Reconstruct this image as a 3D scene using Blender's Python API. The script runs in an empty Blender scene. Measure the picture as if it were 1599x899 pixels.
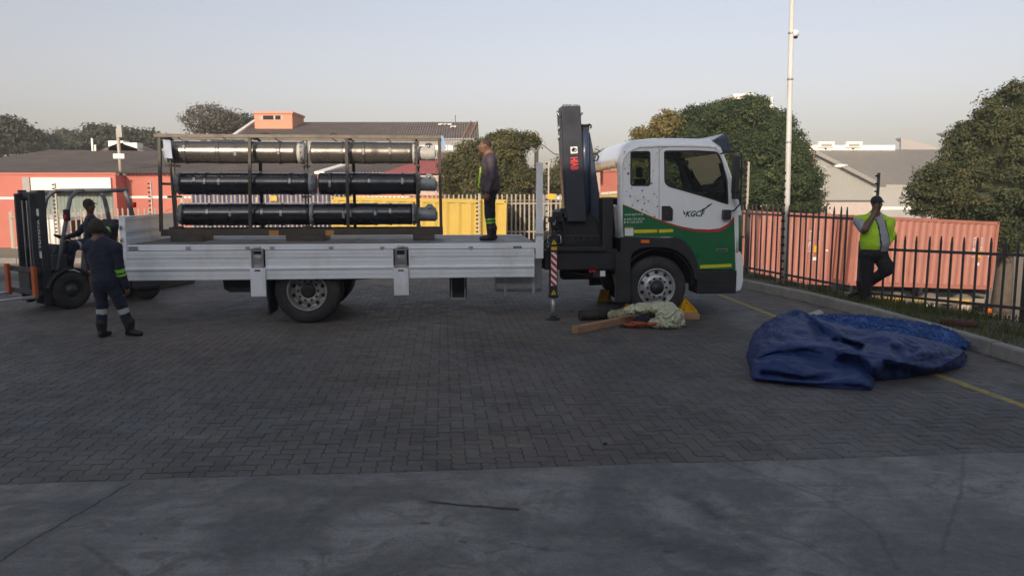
import bpy, bmesh, math, random
import numpy as np
from mathutils import Vector, Matrix
from mathutils.geometry import tessellate_polygon, delaunay_2d_cdt
from mathutils import noise as mnoise
random.seed(7); RNG = np.random.default_rng(7)
sc = bpy.context.scene
C = sc.collection
R = math.radians

# ------------------------------------------------------------------ camera
FPX, PITCH, EYE = 1209.0, R(7.07), 2.05
cam_d = bpy.data.cameras.new('camera')
cam_d.sensor_width = 36.0
cam_d.lens = 36.0 * FPX / 1599.0
cam_d.clip_start = 0.05
cam_d.clip_end = 3000
cam = bpy.data.objects.new('camera', cam_d)
C.objects.link(cam)
cam.location = (0, 0, EYE)
cam.rotation_euler = (R(90) - PITCH, 0, 0)
sc.camera = cam

# ------------------------------------------------------------------ sky and sun
SHADE = .35                            # drop of the shade's upper edge per metre into the picture
SUN_EL, SUN_AZ = 18.7, 15.0            # light travels 15 degrees to the right of straight ahead
world = bpy.data.worlds.new('World')
sc.world = world
world.use_nodes = True
nt = world.node_tree
nt.nodes.clear()
sky = nt.nodes.new('ShaderNodeTexSky')
sky.sky_type = 'NISHITA'
sky.sun_disc = False
sky.sun_elevation = R(SUN_EL)
sky.sun_rotation = R(180 + SUN_AZ)
sky.air_density = 1.0
sky.dust_density = 8.0
sky.ozone_density = 1.3
sky.altitude = 1500
hs = nt.nodes.new('ShaderNodeHueSaturation')
hs.inputs['Saturation'].default_value = 0.58
# winter dust hanging low over the city, the same all round the horizon
geo = nt.nodes.new('ShaderNodeTexCoord')
sepw = nt.nodes.new('ShaderNodeSeparateXYZ')
nt.links.new(geo.outputs['Generated'], sepw.inputs[0])
band = nt.nodes.new('ShaderNodeMapRange'); band.interpolation_type = 'SMOOTHERSTEP'
for i_, v_ in enumerate((-.02, .50, 1.0, 0.0)): band.inputs[i_ + 1].default_value = v_
nt.links.new(sepw.outputs[2], band.inputs[0])
dust = nt.nodes.new('ShaderNodeMix'); dust.data_type = 'RGBA'; dust.blend_type = 'MULTIPLY'
nt.links.new(band.outputs[0], dust.inputs[0])
nt.links.new(hs.outputs[0], dust.inputs[6])
dust.inputs[7].default_value = (1.0, .85, .77, 1)
bg = nt.nodes.new('ShaderNodeBackground')
bg.inputs['Strength'].default_value = 0.12
wo = nt.nodes.new('ShaderNodeOutputWorld')
nt.links.new(sky.outputs[0], hs.inputs['Color'])
nt.links.new(dust.outputs[2], bg.inputs['Color'])
nt.links.new(bg.outputs[0], wo.inputs['Surface'])
sun_d = bpy.data.lights.new('sun', 'SUN')
sun_d.energy = 2.5
sun_d.angle = R(0.5)
sun_d.color = (1.0, 0.83, 0.66)
sun = bpy.data.objects.new('sun', sun_d)
C.objects.link(sun)
ce = math.cos(R(SUN_EL))
SUN_DIR = Vector((math.sin(R(SUN_AZ)) * ce, math.cos(R(SUN_AZ)) * ce, -math.sin(R(SUN_EL))))
sun.rotation_euler = SUN_DIR.to_track_quat('-Z', 'Y').to_euler()
sun.location = (-10, -30, 20)
sc.view_settings.view_transform = 'Standard'
sc.view_settings.look = 'None'
sc.view_settings.exposure = 0.66
sc.view_settings.gamma = 1.0
try:
    sc.cycles.max_bounces = 8
    sc.cycles.transparent_max_bounces = 12
except Exception:
    pass

# ------------------------------------------------------------------ survey helpers: turn a sighting into a place
cp_, sp_ = math.cos(PITCH), math.sin(PITCH)
def ray(px, py):
    x = (px - 799.5) / FPX; y = -(py - 449.5) / FPX
    return (x, cp_ + y * sp_, -sp_ + y * cp_)
def P(px, py, D):
    d = ray(px, py); t = D / d[1]
    return Vector((d[0] * t, D, EYE + d[2] * t))
def G(px, py, z=0.0):
    d = ray(px, py); t = (z - EYE) / d[2]
    return Vector((d[0] * t, d[1] * t, z))
TA = R(5.0); CA, SA = math.cos(TA), math.sin(TA)
TO = (-3.20, 11.95)
def T(px, py, v=0.0):
    d = ray(px, py)
    t = (v + (-SA * TO[0] + CA * TO[1])) / (-SA * d[0] + CA * d[1])
    X, Y = d[0] * t - TO[0], d[1] * t - TO[1]
    return (X * CA + Y * SA, EYE + d[2] * t)
def TV(px, py, v=0.0):
    u, z = T(px, py, v)
    return Vector((u, v, z))

# ------------------------------------------------------------------ object helpers
def link(o, parent=None):
    C.objects.link(o)
    if parent is not None:
        o.parent = parent
    return o
def thing(name, label, cat, loc=(0, 0, 0), rz=0.0, group=None):
    o = bpy.data.objects.new(name, None)
    o.empty_display_size = 0.2
    C.objects.link(o)
    o.location = loc; o.rotation_euler = (0, 0, rz)
    o['label'] = label; o['category'] = cat
    if group: o['group'] = group
    return o
def tag(o, label, cat, group=None):
    o['label'] = label; o['category'] = cat
    if group: o['group'] = group
    return o
def struct(o, kind='structure'):
    o['kind'] = kind
    return o
def raw_obj(name, verts, faces, mats, parent=None, mi=None, smooth=None, attr=None):
    me = bpy.data.meshes.new(name)
    me.from_pydata([tuple(v) for v in verts], [], faces)
    if not isinstance(mats, (list, tuple)): mats = [mats]
    for m in mats: me.materials.append(m)
    if mi is not None: me.polygons.foreach_set('material_index', np.asarray(mi, dtype=np.int32))
    if smooth is not None:
        me.polygons.foreach_set('use_smooth', np.asarray(smooth, dtype=bool) if np.ndim(smooth) else np.full(len(me.polygons), bool(smooth)))
    me.update()
    o = bpy.data.objects.new(name, me)
    return link(o, parent)
def quads_obj(name, V, Q, mats, parent=None, mi=None, smooth=False, tint=None):
    """numpy verts (n,3), faces (m,k) of constant size"""
    me = bpy.data.meshes.new(name)
    V = np.asarray(V, dtype=np.float32); Q = np.asarray(Q, dtype=np.int32)
    n, k = Q.shape
    me.vertices.add(len(V)); me.vertices.foreach_set('co', V.ravel())
    me.loops.add(n * k); me.loops.foreach_set('vertex_index', Q.ravel())
    me.polygons.add(n); me.polygons.foreach_set('loop_start', np.arange(0, n * k, k, dtype=np.int32))
    if not isinstance(mats, (list, tuple)): mats = [mats]
    for m in mats: me.materials.append(m)
    if mi is not None: me.polygons.foreach_set('material_index', np.asarray(mi, dtype=np.int32))
    me.polygons.foreach_set('use_smooth', np.full(n, smooth))
    if tint is not None:
        a = me.attributes.new('tint', 'FLOAT', 'FACE'); a.data.foreach_set('value', np.asarray(tint, dtype=np.float32))
    me.update(calc_edges=True); me.validate()
    return link(bpy.data.objects.new(name, me), parent)

class MB:
    """collects faces of one part"""
    def __init__(s): s.v = []; s.f = []; s.m = []; s.sm = []
    def add(s, verts, faces, mi=0, smooth=False):
        b = len(s.v)
        s.v += [tuple(v) for v in verts]
        for f in faces:
            s.f.append([b + i for i in f]); s.m.append(mi); s.sm.append(smooth)
        return s
    def box(s, x0, x1, y0, y1, z0, z1, mi=0):
        x0, x1 = sorted((x0, x1)); y0, y1 = sorted((y0, y1)); z0, z1 = sorted((z0, z1))
        v = [(x0, y0, z0), (x1, y0, z0), (x1, y1, z0), (x0, y1, z0), (x0, y0, z1), (x1, y0, z1), (x1, y1, z1), (x0, y1, z1)]
        return s.add(v, [(3, 2, 1, 0), (4, 5, 6, 7), (0, 1, 5, 4), (1, 2, 6, 5), (2, 3, 7, 6), (3, 0, 4, 7)], mi)
    def bar(s, p, q, w, h, mi=0, up=(0, 0, 1)):
        p = Vector(p); q = Vector(q); d = (q - p).normalized(); up = Vector(up)
        if abs(d.dot(up)) > .95: up = Vector((0, 1, 0))
        a = d.cross(up).normalized(); b = a.cross(d).normalized()
        a *= w / 2; b *= h / 2
        v = [p - a - b, p + a - b, p + a + b, p - a + b, q - a - b, q + a - b, q + a + b, q - a + b]
        return s.add(v, [(0, 1, 2, 3), (7, 6, 5, 4), (1, 0, 4, 5), (2, 1, 5, 6), (3, 2, 6, 7), (0, 3, 7, 4)], mi)
    def tube(s, pts, r, n=8, mi=0, caps=True, smooth=True):
        pts = [Vector(p) for p in pts]; m = len(pts)
        rs = r if isinstance(r, (list, tuple)) else [r] * m
        vs = []; a = None
        for i, p in enumerate(pts):
            d = (pts[min(i + 1, m - 1)] - pts[max(i - 1, 0)]).normalized()
            if a is None:
                u = Vector((0, 0, 1)) if abs(d.z) < .9 else Vector((0, 1, 0))
                a = d.cross(u).normalized()
            else:
                a = (a - d * a.dot(d))
                a = a.normalized() if a.length > 1e-6 else d.orthogonal().normalized()
            b = d.cross(a)
            for k in range(n):
                t = 2 * math.pi * k / n
                vs.append(p + (a * math.cos(t) + b * math.sin(t)) * rs[i])
        fs = []
        for i in range(m - 1):
            for k in range(n):
                k2 = (k + 1) % n
                fs.append((i * n + k, i * n + k2, (i + 1) * n + k2, (i + 1) * n + k))
        base = len(s.v)
        s.add(vs, fs, mi, smooth)
        if caps:
            for ring, rev in ((0, True), ((m - 1) * n, False)):
                f = [base + ring + k for k in range(n)]
                s.f.append(f[::-1] if rev else f); s.m.append(mi); s.sm.append(False)
        return s
    def prism(s, poly, vec, mi=0, mi_side=None):
        n = len(poly); vec = Vector(vec)
        a = [Vector(p) for p in poly]; b = [p + vec for p in a]
        s.add(a + b, [tuple(range(n))[::-1], tuple(range(n, 2 * n))], mi)
        s.add(a + b, [(i, (i + 1) % n, n + (i + 1) % n, n + i) for i in range(n)], mi if mi_side is None else mi_side)
        return s
    def plate(s, outer, holes, fn, v0, v1, mi=0):
        """polygon with holes in (u,z), extruded from v0 to v1; fn(u,v,z)->point"""
        loops = [outer] + holes
        tris = tessellate_polygon([[Vector((u, z, 0)) for u, z in l] for l in loops])
        flat = [p for l in loops for p in l]
        A = [fn(u, v0, z) for u, z in flat]; B = [fn(u, v1, z) for u, z in flat]
        s.add(A, tris, mi); s.add(B, [t[::-1] for t in tris], mi)
        o = 0
        for l in loops:
            n = len(l)
            s.add(A[o:o + n] + B[o:o + n], [(i, (i + 1) % n, n + (i + 1) % n, n + i) for i in range(n)], mi)
            o += n
        return s
    def lathe(s, prof, o, ax, n=24, mi=0, smooth=True, mis=None):
        """prof: (radius, offset along axis)"""
        o = Vector(o); ax = Vector(ax).normalized()
        a = ax.orthogonal().normalized(); b = ax.cross(a)
        vs = []
        for r, h in prof:
            for k in range(n):
                t = 2 * math.pi * k / n
                vs.append(o + ax * h + (a * math.cos(t) + b * math.sin(t)) * max(r, 1e-4))
        base = len(s.v); s.v += [tuple(v) for v in vs]
        for i in range(len(prof) - 1):
            for k in range(n):
                k2 = (k + 1) % n
                s.f.append([base + i * n + k, base + i * n + k2, base + (i + 1) * n + k2, base + (i + 1) * n + k])
                s.m.append(mis[i] if mis else mi); s.sm.append(smooth)
        return s
    def build(s, name, mats, parent=None, bevel=0, recalc=True):
        if not isinstance(mats, (list, tuple)): mats = [mats]
        o = raw_obj(name, s.v, s.f, mats, parent, s.m, s.sm)
        if recalc:
            bm = bmesh.new(); bm.from_mesh(o.data)
            bmesh.ops.remove_doubles(bm, verts=bm.verts, dist=1e-5)
            bmesh.ops.recalc_face_normals(bm, faces=bm.faces)
            bm.to_mesh(o.data); bm.free()
        if bevel:
            md = o.modifiers.new('bevel', 'BEVEL'); md.width = bevel; md.segments = 2; md.limit_method = 'ANGLE'; md.angle_limit = R(40)
        return o

def text_obj(name, body, size, m, parent, origin, right, up, out=.001, shear=0.0, width=None, bold=0.0, extr=.0008):
    cu = bpy.data.curves.new('lettering', 'FONT'); cu.body = body; cu.size = size; cu.extrude = extr; cu.shear = shear; cu.offset = bold
    cu.resolution_u = 3
    tmp = bpy.data.objects.new('lettering', cu); C.objects.link(tmp)
    dg = bpy.context.evaluated_depsgraph_get()
    me = bpy.data.meshes.new_from_object(tmp.evaluated_get(dg))
    bpy.data.objects.remove(tmp); bpy.data.curves.remove(cu)
    me.materials.clear(); me.materials.append(m)
    o = bpy.data.objects.new(name, me); link(o, parent)
    r = Vector(right).normalized(); u = Vector(up).normalized(); n = r.cross(u)
    sx = 1.0
    if width:
        xs = [v.co.x for v in me.vertices]; sx = width / max(1e-6, max(xs) - min(xs))
    M = Matrix(((r.x * sx, u.x, n.x, 0), (r.y * sx, u.y, n.y, 0), (r.z * sx, u.z, n.z, 0), (0, 0, 0, 1)))
    for v in me.vertices:
        v.co = (M @ v.co) + Vector(origin) + n * out
    return o

# ------------------------------------------------------------------ materials
def N(nt, typ, **kw):
    n = nt.nodes.new(typ)
    for k, v in kw.items(): setattr(n, k, v)
    return n
def math_n(nt, op, a, b=None, c=None, clamp=False):
    n = nt.nodes.new('ShaderNodeMath'); n.operation = op; n.use_clamp = clamp
    for i, x in enumerate((a, b, c)):
        if x is None: continue
        if isinstance(x, (int, float)): n.inputs[i].default_value = x
        else: nt.links.new(x, n.inputs[i])
    return n.outputs[0]
def mixc(nt, fac, a, b, blend='MIX'):
    n = nt.nodes.new('ShaderNodeMix'); n.data_type = 'RGBA'; n.blend_type = blend
    for i, x in ((0, fac), (6, a), (7, b)):
        if isinstance(x, (int, float)): n.inputs[i].default_value = x
        elif isinstance(x, (tuple, list)): n.inputs[i].default_value = (*x[:3], 1)
        else: nt.links.new(x, n.inputs[i])
    return n.outputs[2]
def noise_n(nt, vec, scale, detail=4, rough=.55, dist=0.0):
    n = nt.nodes.new('ShaderNodeTexNoise'); n.inputs['Scale'].default_value = scale; n.inputs['Detail'].default_value = detail
    n.inputs['Roughness'].default_value = rough; n.inputs['Distortion'].default_value = dist
    if vec is not None: nt.links.new(vec, n.inputs['Vector'])
    return n.outputs[0]
def maprange(nt, x, a, b, c, d):
    n = nt.nodes.new('ShaderNodeMapRange')
    nt.links.new(x, n.inputs[0])
    for i, v in enumerate((a, b, c, d)): n.inputs[i + 1].default_value = v
    return n.outputs[0]
def bump_n(nt, h, strength, dist=.01):
    n = nt.nodes.new('ShaderNodeBump'); n.inputs['Strength'].default_value = strength; n.inputs['Distance'].default_value = dist
    nt.links.new(h, n.inputs['Height'])
    return n.outputs[0]
MATS = {}
def mat(name, col, rough=.6, metal=0.0, var=.12, scale=6.0, bump=0.0, bscale=40.0, coat=0.0, dirt=None, dirt_amt=0.0, rvar=.1, spec=None, sheen=0.0, trans=0.0):
    if name in MATS: return MATS[name]
    m = bpy.data.materials.new(name); m.use_nodes = True
    nt = m.node_tree; b = nt.nodes['Principled BSDF']
    tc = N(nt, 'ShaderNodeTexCoord').outputs['Object']
    n1 = noise_n(nt, tc, scale, 6, .6)
    f = maprange(nt, n1, .25, .75, 1 - var, 1 + var)
    c = mixc(nt, 1.0, col, f, 'MULTIPLY')
    if dirt is not None:
        n2 = noise_n(nt, tc, scale * .45, 8, .65, .4)
        fd = maprange(nt, n2, .48, .72, 0, dirt_amt)
        c = mixc(nt, fd, c, dirt)
    nt.links.new(c, b.inputs['Base Color'])
    rr = maprange(nt, noise_n(nt, tc, scale * 1.7, 5), .3, .7, max(0.02, rough - rvar), min(1, rough + rvar))
    nt.links.new(rr, b.inputs['Roughness'])
    b.inputs['Metallic'].default_value = metal
    if coat: b.inputs['Coat Weight'].default_value = coat; b.inputs['Coat Roughness'].default_value = .08
    if spec is not None: b.inputs['Specular IOR Level'].default_value = spec
    if sheen: b.inputs['Sheen Weight'].default_value = sheen
    if trans:
        b.inputs['Transmission Weight'].default_value = trans
    if bump:
        nt.links.new(bump_n(nt, noise_n(nt, tc, bscale, 6, .6), bump), b.inputs['Normal'])
    MATS[name] = m
    return m

M_white = mat('white_paint', (.79, .83, .87), .38, var=.05, scale=2.5, dirt=(.40, .37, .33), dirt_amt=.42, coat=.2)
M_cabwhite = mat('cab_white_paint', (.79, .82, .85), .25, var=.02, scale=1.5, dirt=(.55, .52, .48), dirt_amt=.12, coat=.6)
M_green = mat('cab_green_vinyl', (.012, .13, .045), .35, var=.06, scale=2, coat=.3)
M_red = mat('red_vinyl', (.42, .03, .035), .4, var=.05)
M_yellowtape = mat('yellow_reflective_tape', (.60, .55, .03), .35, var=.08)
M_black = mat('black_plastic', (.018, .019, .022), .5, var=.2, dirt=(.07, .065, .06), dirt_amt=.4)
M_chassis = mat('chassis_black', (.014, .015, .018), .55, var=.3, dirt=(.05, .045, .04), dirt_amt=.4)
M_crane = mat('crane_grey_paint', (.028, .034, .047), .42, var=.08, scale=2, dirt=(.09, .09, .09), dirt_amt=.2, coat=.15)
M_craneblue = mat('crane_blue_grey_paint', (.034, .05, .088), .4, var=.08, scale=2, coat=.15)
M_steel = mat('bare_steel', (.42, .42, .43), .38, metal=.85, var=.12)
M_galv = mat('galvanised_steel', (.45, .46, .47), .45, metal=.6, var=.12, scale=12)
M_rubber = mat('tyre_rubber', (.022, .022, .024), .8, var=.2, scale=8, dirt=(.07, .062, .055), dirt_amt=.6, bump=.15)
M_rim = mat('wheel_rim_silver', (.50, .51, .53), .4, metal=.55, var=.08, dirt=(.14, .12, .10), dirt_amt=.45)
M_rimdark = mat('wheel_rim_dusty', (.34, .335, .325), .5, metal=.4, var=.1, dirt=(.10, .09, .08), dirt_amt=.6)
M_hole = mat('hole_dark', (.006, .006, .007), .8)
M_deck = mat('deck_steel', (.20, .195, .19), .55, metal=.2, var=.25, scale=3, dirt=(.10, .085, .07), dirt_amt=.7, bump=.1, bscale=20)
M_orange = mat('orange_lens', (.75, .16, .01), .25, var=.05)
M_redlens = mat('red_lens', (.45, .02, .02), .25, var=.05)
M_hiabred = mat('red_lettering', (.75, .06, .06), .5, var=.05)
M_whitevinyl = mat('white_vinyl', (.78, .78, .78), .45, var=.04)
M_darkgreen = mat('dark_green_vinyl', (.01, .06, .04), .4, var=.05)
M_rack = mat('rack_black_paint', (.050, .042, .035), .5, var=.25, scale=6, dirt=(.09, .075, .06), dirt_amt=.35)
M_foil = mat('black_stretch_wrap', (.014, .016, .022), .26, var=.15, scale=3, coat=.35, bump=.10, bscale=9, rvar=.06, spec=.6)
M_foil_sunlit = mat('sunlit_wrap', (.24, .215, .18), .28, metal=.75, var=.12, scale=3, coat=.25, bump=.12, bscale=9, rvar=.05)  # same black wrap, lightened and browned for the sunlit row's gold sheen
M_tapeglint = mat('tape_glint_paint', (.30, .31, .33), .25, var=.2, coat=.5)
M_castgrey = mat('cast_grey_paint', (.26, .28, .30), .5, metal=.2, var=.15, scale=8, dirt=(.14, .13, .12), dirt_amt=.4)
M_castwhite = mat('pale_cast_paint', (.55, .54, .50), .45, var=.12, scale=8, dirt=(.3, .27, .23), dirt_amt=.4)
M_wood = mat('raw_timber', (.34, .20, .11), .75, var=.25, scale=5, bump=.2, bscale=30, dirt=(.16, .10, .06), dirt_amt=.4)
M_yellow = mat('yellow_plastic', (.72, .40, .01), .4, var=.08)
M_glass = None
def glass(name, col=(.85, .88, .9), alpha=.25, rough=.02):
    m = bpy.data.materials.new(name); m.use_nodes = True
    nt = m.node_tree; nt.nodes.clear()
    o = N(nt, 'ShaderNodeOutputMaterial'); mx = N(nt, 'ShaderNodeMixShader'); t = N(nt, 'ShaderNodeBsdfTransparent'); g = N(nt, 'ShaderNodeBsdfGlossy')
    t.inputs[0].default_value = (*col, 1); g.inputs['Roughness'].default_value = rough
    fr = N(nt, 'ShaderNodeFresnel'); fr.inputs[0].default_value = 1.45
    nt.links.new(math_n(nt, 'MULTIPLY', fr.outputs[0], 1.0), mx.inputs[0])
    nt.links.new(t.outputs[0], mx.inputs[1]); nt.links.new(g.outputs[0], mx.inputs[2]); nt.links.new(mx.outputs[0], o.inputs[0])
    return m
M_glass = glass('window_glass', (.80, .84, .82))
M_darkglass = glass('tinted_glass', (.12, .13, .14))
# ================================================================== GROUND
def seg_dist(nt, vec, a, b):
    """distance in the ground plane from position to the segment a-b"""
    sx = N(nt, 'ShaderNodeSeparateXYZ'); nt.links.new(vec, sx.inputs[0])
    x, y = sx.outputs[0], sx.outputs[1]
    dx, dy = b[0] - a[0], b[1] - a[1]; L2 = dx * dx + dy * dy
    rx = math_n(nt, 'SUBTRACT', x, a[0]); ry = math_n(nt, 'SUBTRACT', y, a[1])
    t = math_n(nt, 'DIVIDE', math_n(nt, 'ADD', math_n(nt, 'MULTIPLY', rx, dx), math_n(nt, 'MULTIPLY', ry, dy)), L2, clamp=True)
    ex = math_n(nt, 'SUBTRACT', rx, math_n(nt, 'MULTIPLY', t, dx)); ey = math_n(nt, 'SUBTRACT', ry, math_n(nt, 'MULTIPLY', t, dy))
    return math_n(nt, 'SQRT', math_n(nt, 'ADD', math_n(nt, 'MULTIPLY', ex, ex), math_n(nt, 'MULTIPLY', ey, ey)))
def poly_dist(nt, vec, pts):
    d = None
    for a, b in zip(pts[:-1], pts[1:]):
        e = seg_dist(nt, vec, a, b)
        d = e if d is None else math_n(nt, 'MINIMUM', d, e)
    return d
def mask(nt, d, w0, w1):
    return maprange(nt, d, w0, w1, 1.0, 0.0)
def warp(nt, pos, scale, amt):
    n = nt.nodes.new('ShaderNodeTexNoise'); n.inputs['Scale'].default_value = scale; n.inputs['Detail'].default_value = 4
    nt.links.new(pos, n.inputs['Vector'])
    v = nt.nodes.new('ShaderNodeVectorMath'); v.operation = 'SUBTRACT'; nt.links.new(n.outputs[1], v.inputs[0]); v.inputs[1].default_value = (.5, .5, .5)
    w = nt.nodes.new('ShaderNodeVectorMath'); w.operation = 'SCALE'; nt.links.new(v.outputs[0], w.inputs[0]); w.inputs['Scale'].default_value = amt
    a = nt.nodes.new('ShaderNodeVectorMath'); a.operation = 'ADD'; nt.links.new(pos, a.inputs[0]); nt.links.new(w.outputs[0], a.inputs[1])
    return a.outputs[0]

APS = math.tan(TA)
AP0 = 5.59
LINE_PTS = [(4.19, 15.43), (4.36, 12.9), (4.82, 8.5), (5.1, 5.9)]
def concrete_mat():
    m = bpy.data.materials.new('stained_concrete'); m.use_nodes = True
    nt = m.node_tree; b = nt.nodes['Principled BSDF']
    pos = N(nt, 'ShaderNodeNewGeometry').outputs['Position']
    n1 = noise_n(nt, pos, .9, 8, .62, .6)
    n2 = noise_n(nt, pos, 14, 6, .65)
    c = mixc(nt, maprange(nt, n1, .42, .60, 0, 1), (.098, .094, .089), (.265, .252, .235))
    n7 = noise_n(nt, pos, 3.2, 7, .7, 1.2)
    c = mixc(nt, maprange(nt, n7, .48, .62, 0, .7), c, (.085, .081, .077))
    c = mixc(nt, maprange(nt, n2, .42, .68, 0, .25), c, (.26, .255, .245))
    c = mixc(nt, 1.0, c, maprange(nt, noise_n(nt, pos, 70, 4, .75), .32, .68, .78, 1.2), 'MULTIPLY')
    # streaks swept across the slab
    mp = N(nt, 'ShaderNodeMapping'); mp.inputs['Rotation'].default_value = (0, 0, R(-52)); mp.inputs['Scale'].default_value = (1.2, 4.2, 1)
    nt.links.new(pos, mp.inputs[0])
    n3 = noise_n(nt, mp.outputs[0], 1.3, 6, .6, .3)
    c = mixc(nt, maprange(nt, n3, .5, .66, 0, .28), c, (.078, .076, .076))
    mp2 = N(nt, 'ShaderNodeMapping'); mp2.inputs['Rotation'].default_value = (0, 0, R(58)); mp2.inputs['Scale'].default_value = (.7, 9, 1)
    nt.links.new(pos, mp2.inputs[0])
    n4 = noise_n(nt, mp2.outputs[0], 1.1, 5, .6, .3)
    c = mixc(nt, maprange(nt, n4, .52, .68, 0, .35), c, (.08, .08, .085))
    wp = warp(nt, pos, 5, .16)
    # hairline crack
    crack = [tuple(G(*q)[:2]) for q in ((-40, 905), (60, 838), (130, 800), (205, 755))]
    fine = warp(nt, pos, 9, .06)
    dc = poly_dist(nt, fine, crack)
    c = mixc(nt, mask(nt, dc, .004, .012), c, (.012, .012, .013))
    c = mixc(nt, math_n(nt, 'MULTIPLY', mask(nt, dc, .0, .09), .35), c, (.06, .06, .064))
    nbrk = noise_n(nt, mp.outputs[0], 5, 6, .7, .6)
    # dark gouge and rubber marks
    g1 = [tuple(G(*q)[:2]) for q in ((676, 785), (720, 790), (765, 793), (808, 797))]
    dg_ = poly_dist(nt, fine, g1)
    c = mixc(nt, mask(nt, dg_, .008, .028), c, (.012, .012, .014))
    for pts, w, k in (([(640, 775), (676, 785)], .06, .6), ([(1068, 775), (1120, 808)], .06, .8),
                      ([(1130, 722), (1280, 775), (1370, 830), (1400, 890)], .02, .5), ([(1505, 712), (1500, 770), (1470, 860)], .02, .5),
                      ([(40, 800), (120, 790)], .08, .5), ([(470, 820), (560, 760)], .05, .4), ([(860, 700 + 55), (1010, 770)], .04, .3),
                      ([(1000, 840), (1180, 880)], .11, .6), ([(130, 850), (200, 899)], .03, .5), ([(800, 850), (850, 858)], .03, .6), ([(1040, 862), (1052, 863)], .02, .9),
                      ([(240, 841), (244, 841)], .012, .9), ([(497, 767), (500, 767)], .01, .9), ([(655, 818), (670, 818)], .02, .8), ([(720, 847), (726, 848)], .02, .9)):
        d = poly_dist(nt, wp if w > .03 else fine, [tuple(G(*q)[:2]) for q in pts])
        c = mixc(nt, math_n(nt, 'MULTIPLY', math_n(nt, 'MULTIPLY', mask(nt, d, 0 if w > .03 else w * .3, w * 1.5 if w > .03 else w), maprange(nt, nbrk, .36, .56, .3, 1.0)), k), c, (.034, .034, .037))
    # scattered specks
    vo = N(nt, 'ShaderNodeTexVoronoi'); vo.inputs['Scale'].default_value = 3.2; nt.links.new(warp(nt, pos, 12, .1), vo.inputs['Vector'])
    c = mixc(nt, maprange(nt, vo.outputs['Distance'], .02, .05, .75, 0), c, (.03, .03, .032))
    nt.links.new(c, b.inputs['Base Color'])
    nt.links.new(maprange(nt, n1, .3, .7, .55, .8), b.inputs['Roughness'])
    h = math_n(nt, 'ADD', noise_n(nt, pos, 60, 5, .7), math_n(nt, 'MULTIPLY', n2, .8))
    h = math_n(nt, 'SUBTRACT', h, math_n(nt, 'MULTIPLY', mask(nt, dc, .004, .014), 3.0))
    h = math_n(nt, 'SUBTRACT', h, math_n(nt, 'MULTIPLY', mask(nt, dg_, .006, .03), 3.0))
    nt.links.new(bump_n(nt, h, .35, .006), b.inputs['Normal'])
    return m
def paver_mat(name, flat=False):
    m = bpy.data.materials.new(name); m.use_nodes = True
    nt = m.node_tree; b = nt.nodes['Principled BSDF']
    pos = N(nt, 'ShaderNodeNewGeometry').outputs['Position']
    at = N(nt, 'ShaderNodeAttribute'); at.attribute_name = 'tint'
    oi = N(nt, 'ShaderNodeObjectInfo')
    rnd = math_n(nt, 'FRACT', math_n(nt, 'ADD', at.outputs['Fac'], math_n(nt, 'MULTIPLY', oi.outputs['Random'], 1.0)))
    ramp = N(nt, 'ShaderNodeValToRGB'); e = ramp.color_ramp.elements
    e[0].position = 0; e[0].color = (.074, .070, .067, 1); e[1].position = 1; e[1].color = (.114, .109, .104, 1)
    for p, c_ in ((.35, (.092, .088, .086)), (.6, (.102, .092, .082)), (.85, (.084, .085, .090))):
        k = e.new(p); k.color = (*c_, 1)
    if flat: c = mixc(nt, noise_n(nt, pos, 3, 5), (.075, .075, .077), (.105, .104, .104))
    else:
        nt.links.new(rnd, ramp.inputs[0]); c = ramp.outputs[0]
    n1 = noise_n(nt, pos, .55, 7, .6, .5); n2 = noise_n(nt, pos, 18, 6, .7); n3 = noise_n(nt, pos, 2.4, 6, .65, .8)
    c = mixc(nt, 1.0, c, maprange(nt, n1, .3, .7, .72, 1.28), 'MULTIPLY')
    c = mixc(nt, 1.0, c, maprange(nt, n2, .3, .7, .82, 1.16), 'MULTIPLY')
    c = mixc(nt, maprange(nt, n3, .56, .72, 0, .45), c, (.05, .05, .052))
    nb = noise_n(nt, pos, .23, 4, .5, .3)
    c = mixc(nt, maprange(nt, nb, .42, .62, 0, .75), c, mixc(nt, 1.0, c, (1.18, 1.0, .84), 'MULTIPLY'))
    # oil drips where trucks stand
    vo = N(nt, 'ShaderNodeTexVoronoi'); vo.inputs['Scale'].default_value = .55; nt.links.new(warp(nt, pos, 3, .4), vo.inputs['Vector'])
    c = mixc(nt, maprange(nt, vo.outputs['Distance'], .05, .22, .5, 0), c, (.03, .03, .032))
    d = poly_dist(nt, warp(nt, pos, 20, .03), LINE_PTS)
    wear = maprange(nt, noise_n(nt, pos, 9, 6, .7), .35, .6, .25, .95)
    c = mixc(nt, math_n(nt, 'MULTIPLY', mask(nt, d, .045, .058), wear), c, (.42, .31, .045))
    nt.links.new(c, b.inputs['Base Color'])
    nt.links.new(maprange(nt, n3, .3, .7, .55, .85), b.inputs['Roughness'])
    nt.links.new(bump_n(nt, noise_n(nt, pos, 90, 5, .7), .4, .004), b.inputs['Normal'])
    return m
M_paver = paver_mat('grey_paver')
M_asphalt = paver_mat('worn_asphalt', True)
M_sand = mat('joint_sand', (.056, .052, .047), .9, var=.3, scale=20)

def apron_y(x): return AP0 + APS * x
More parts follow.
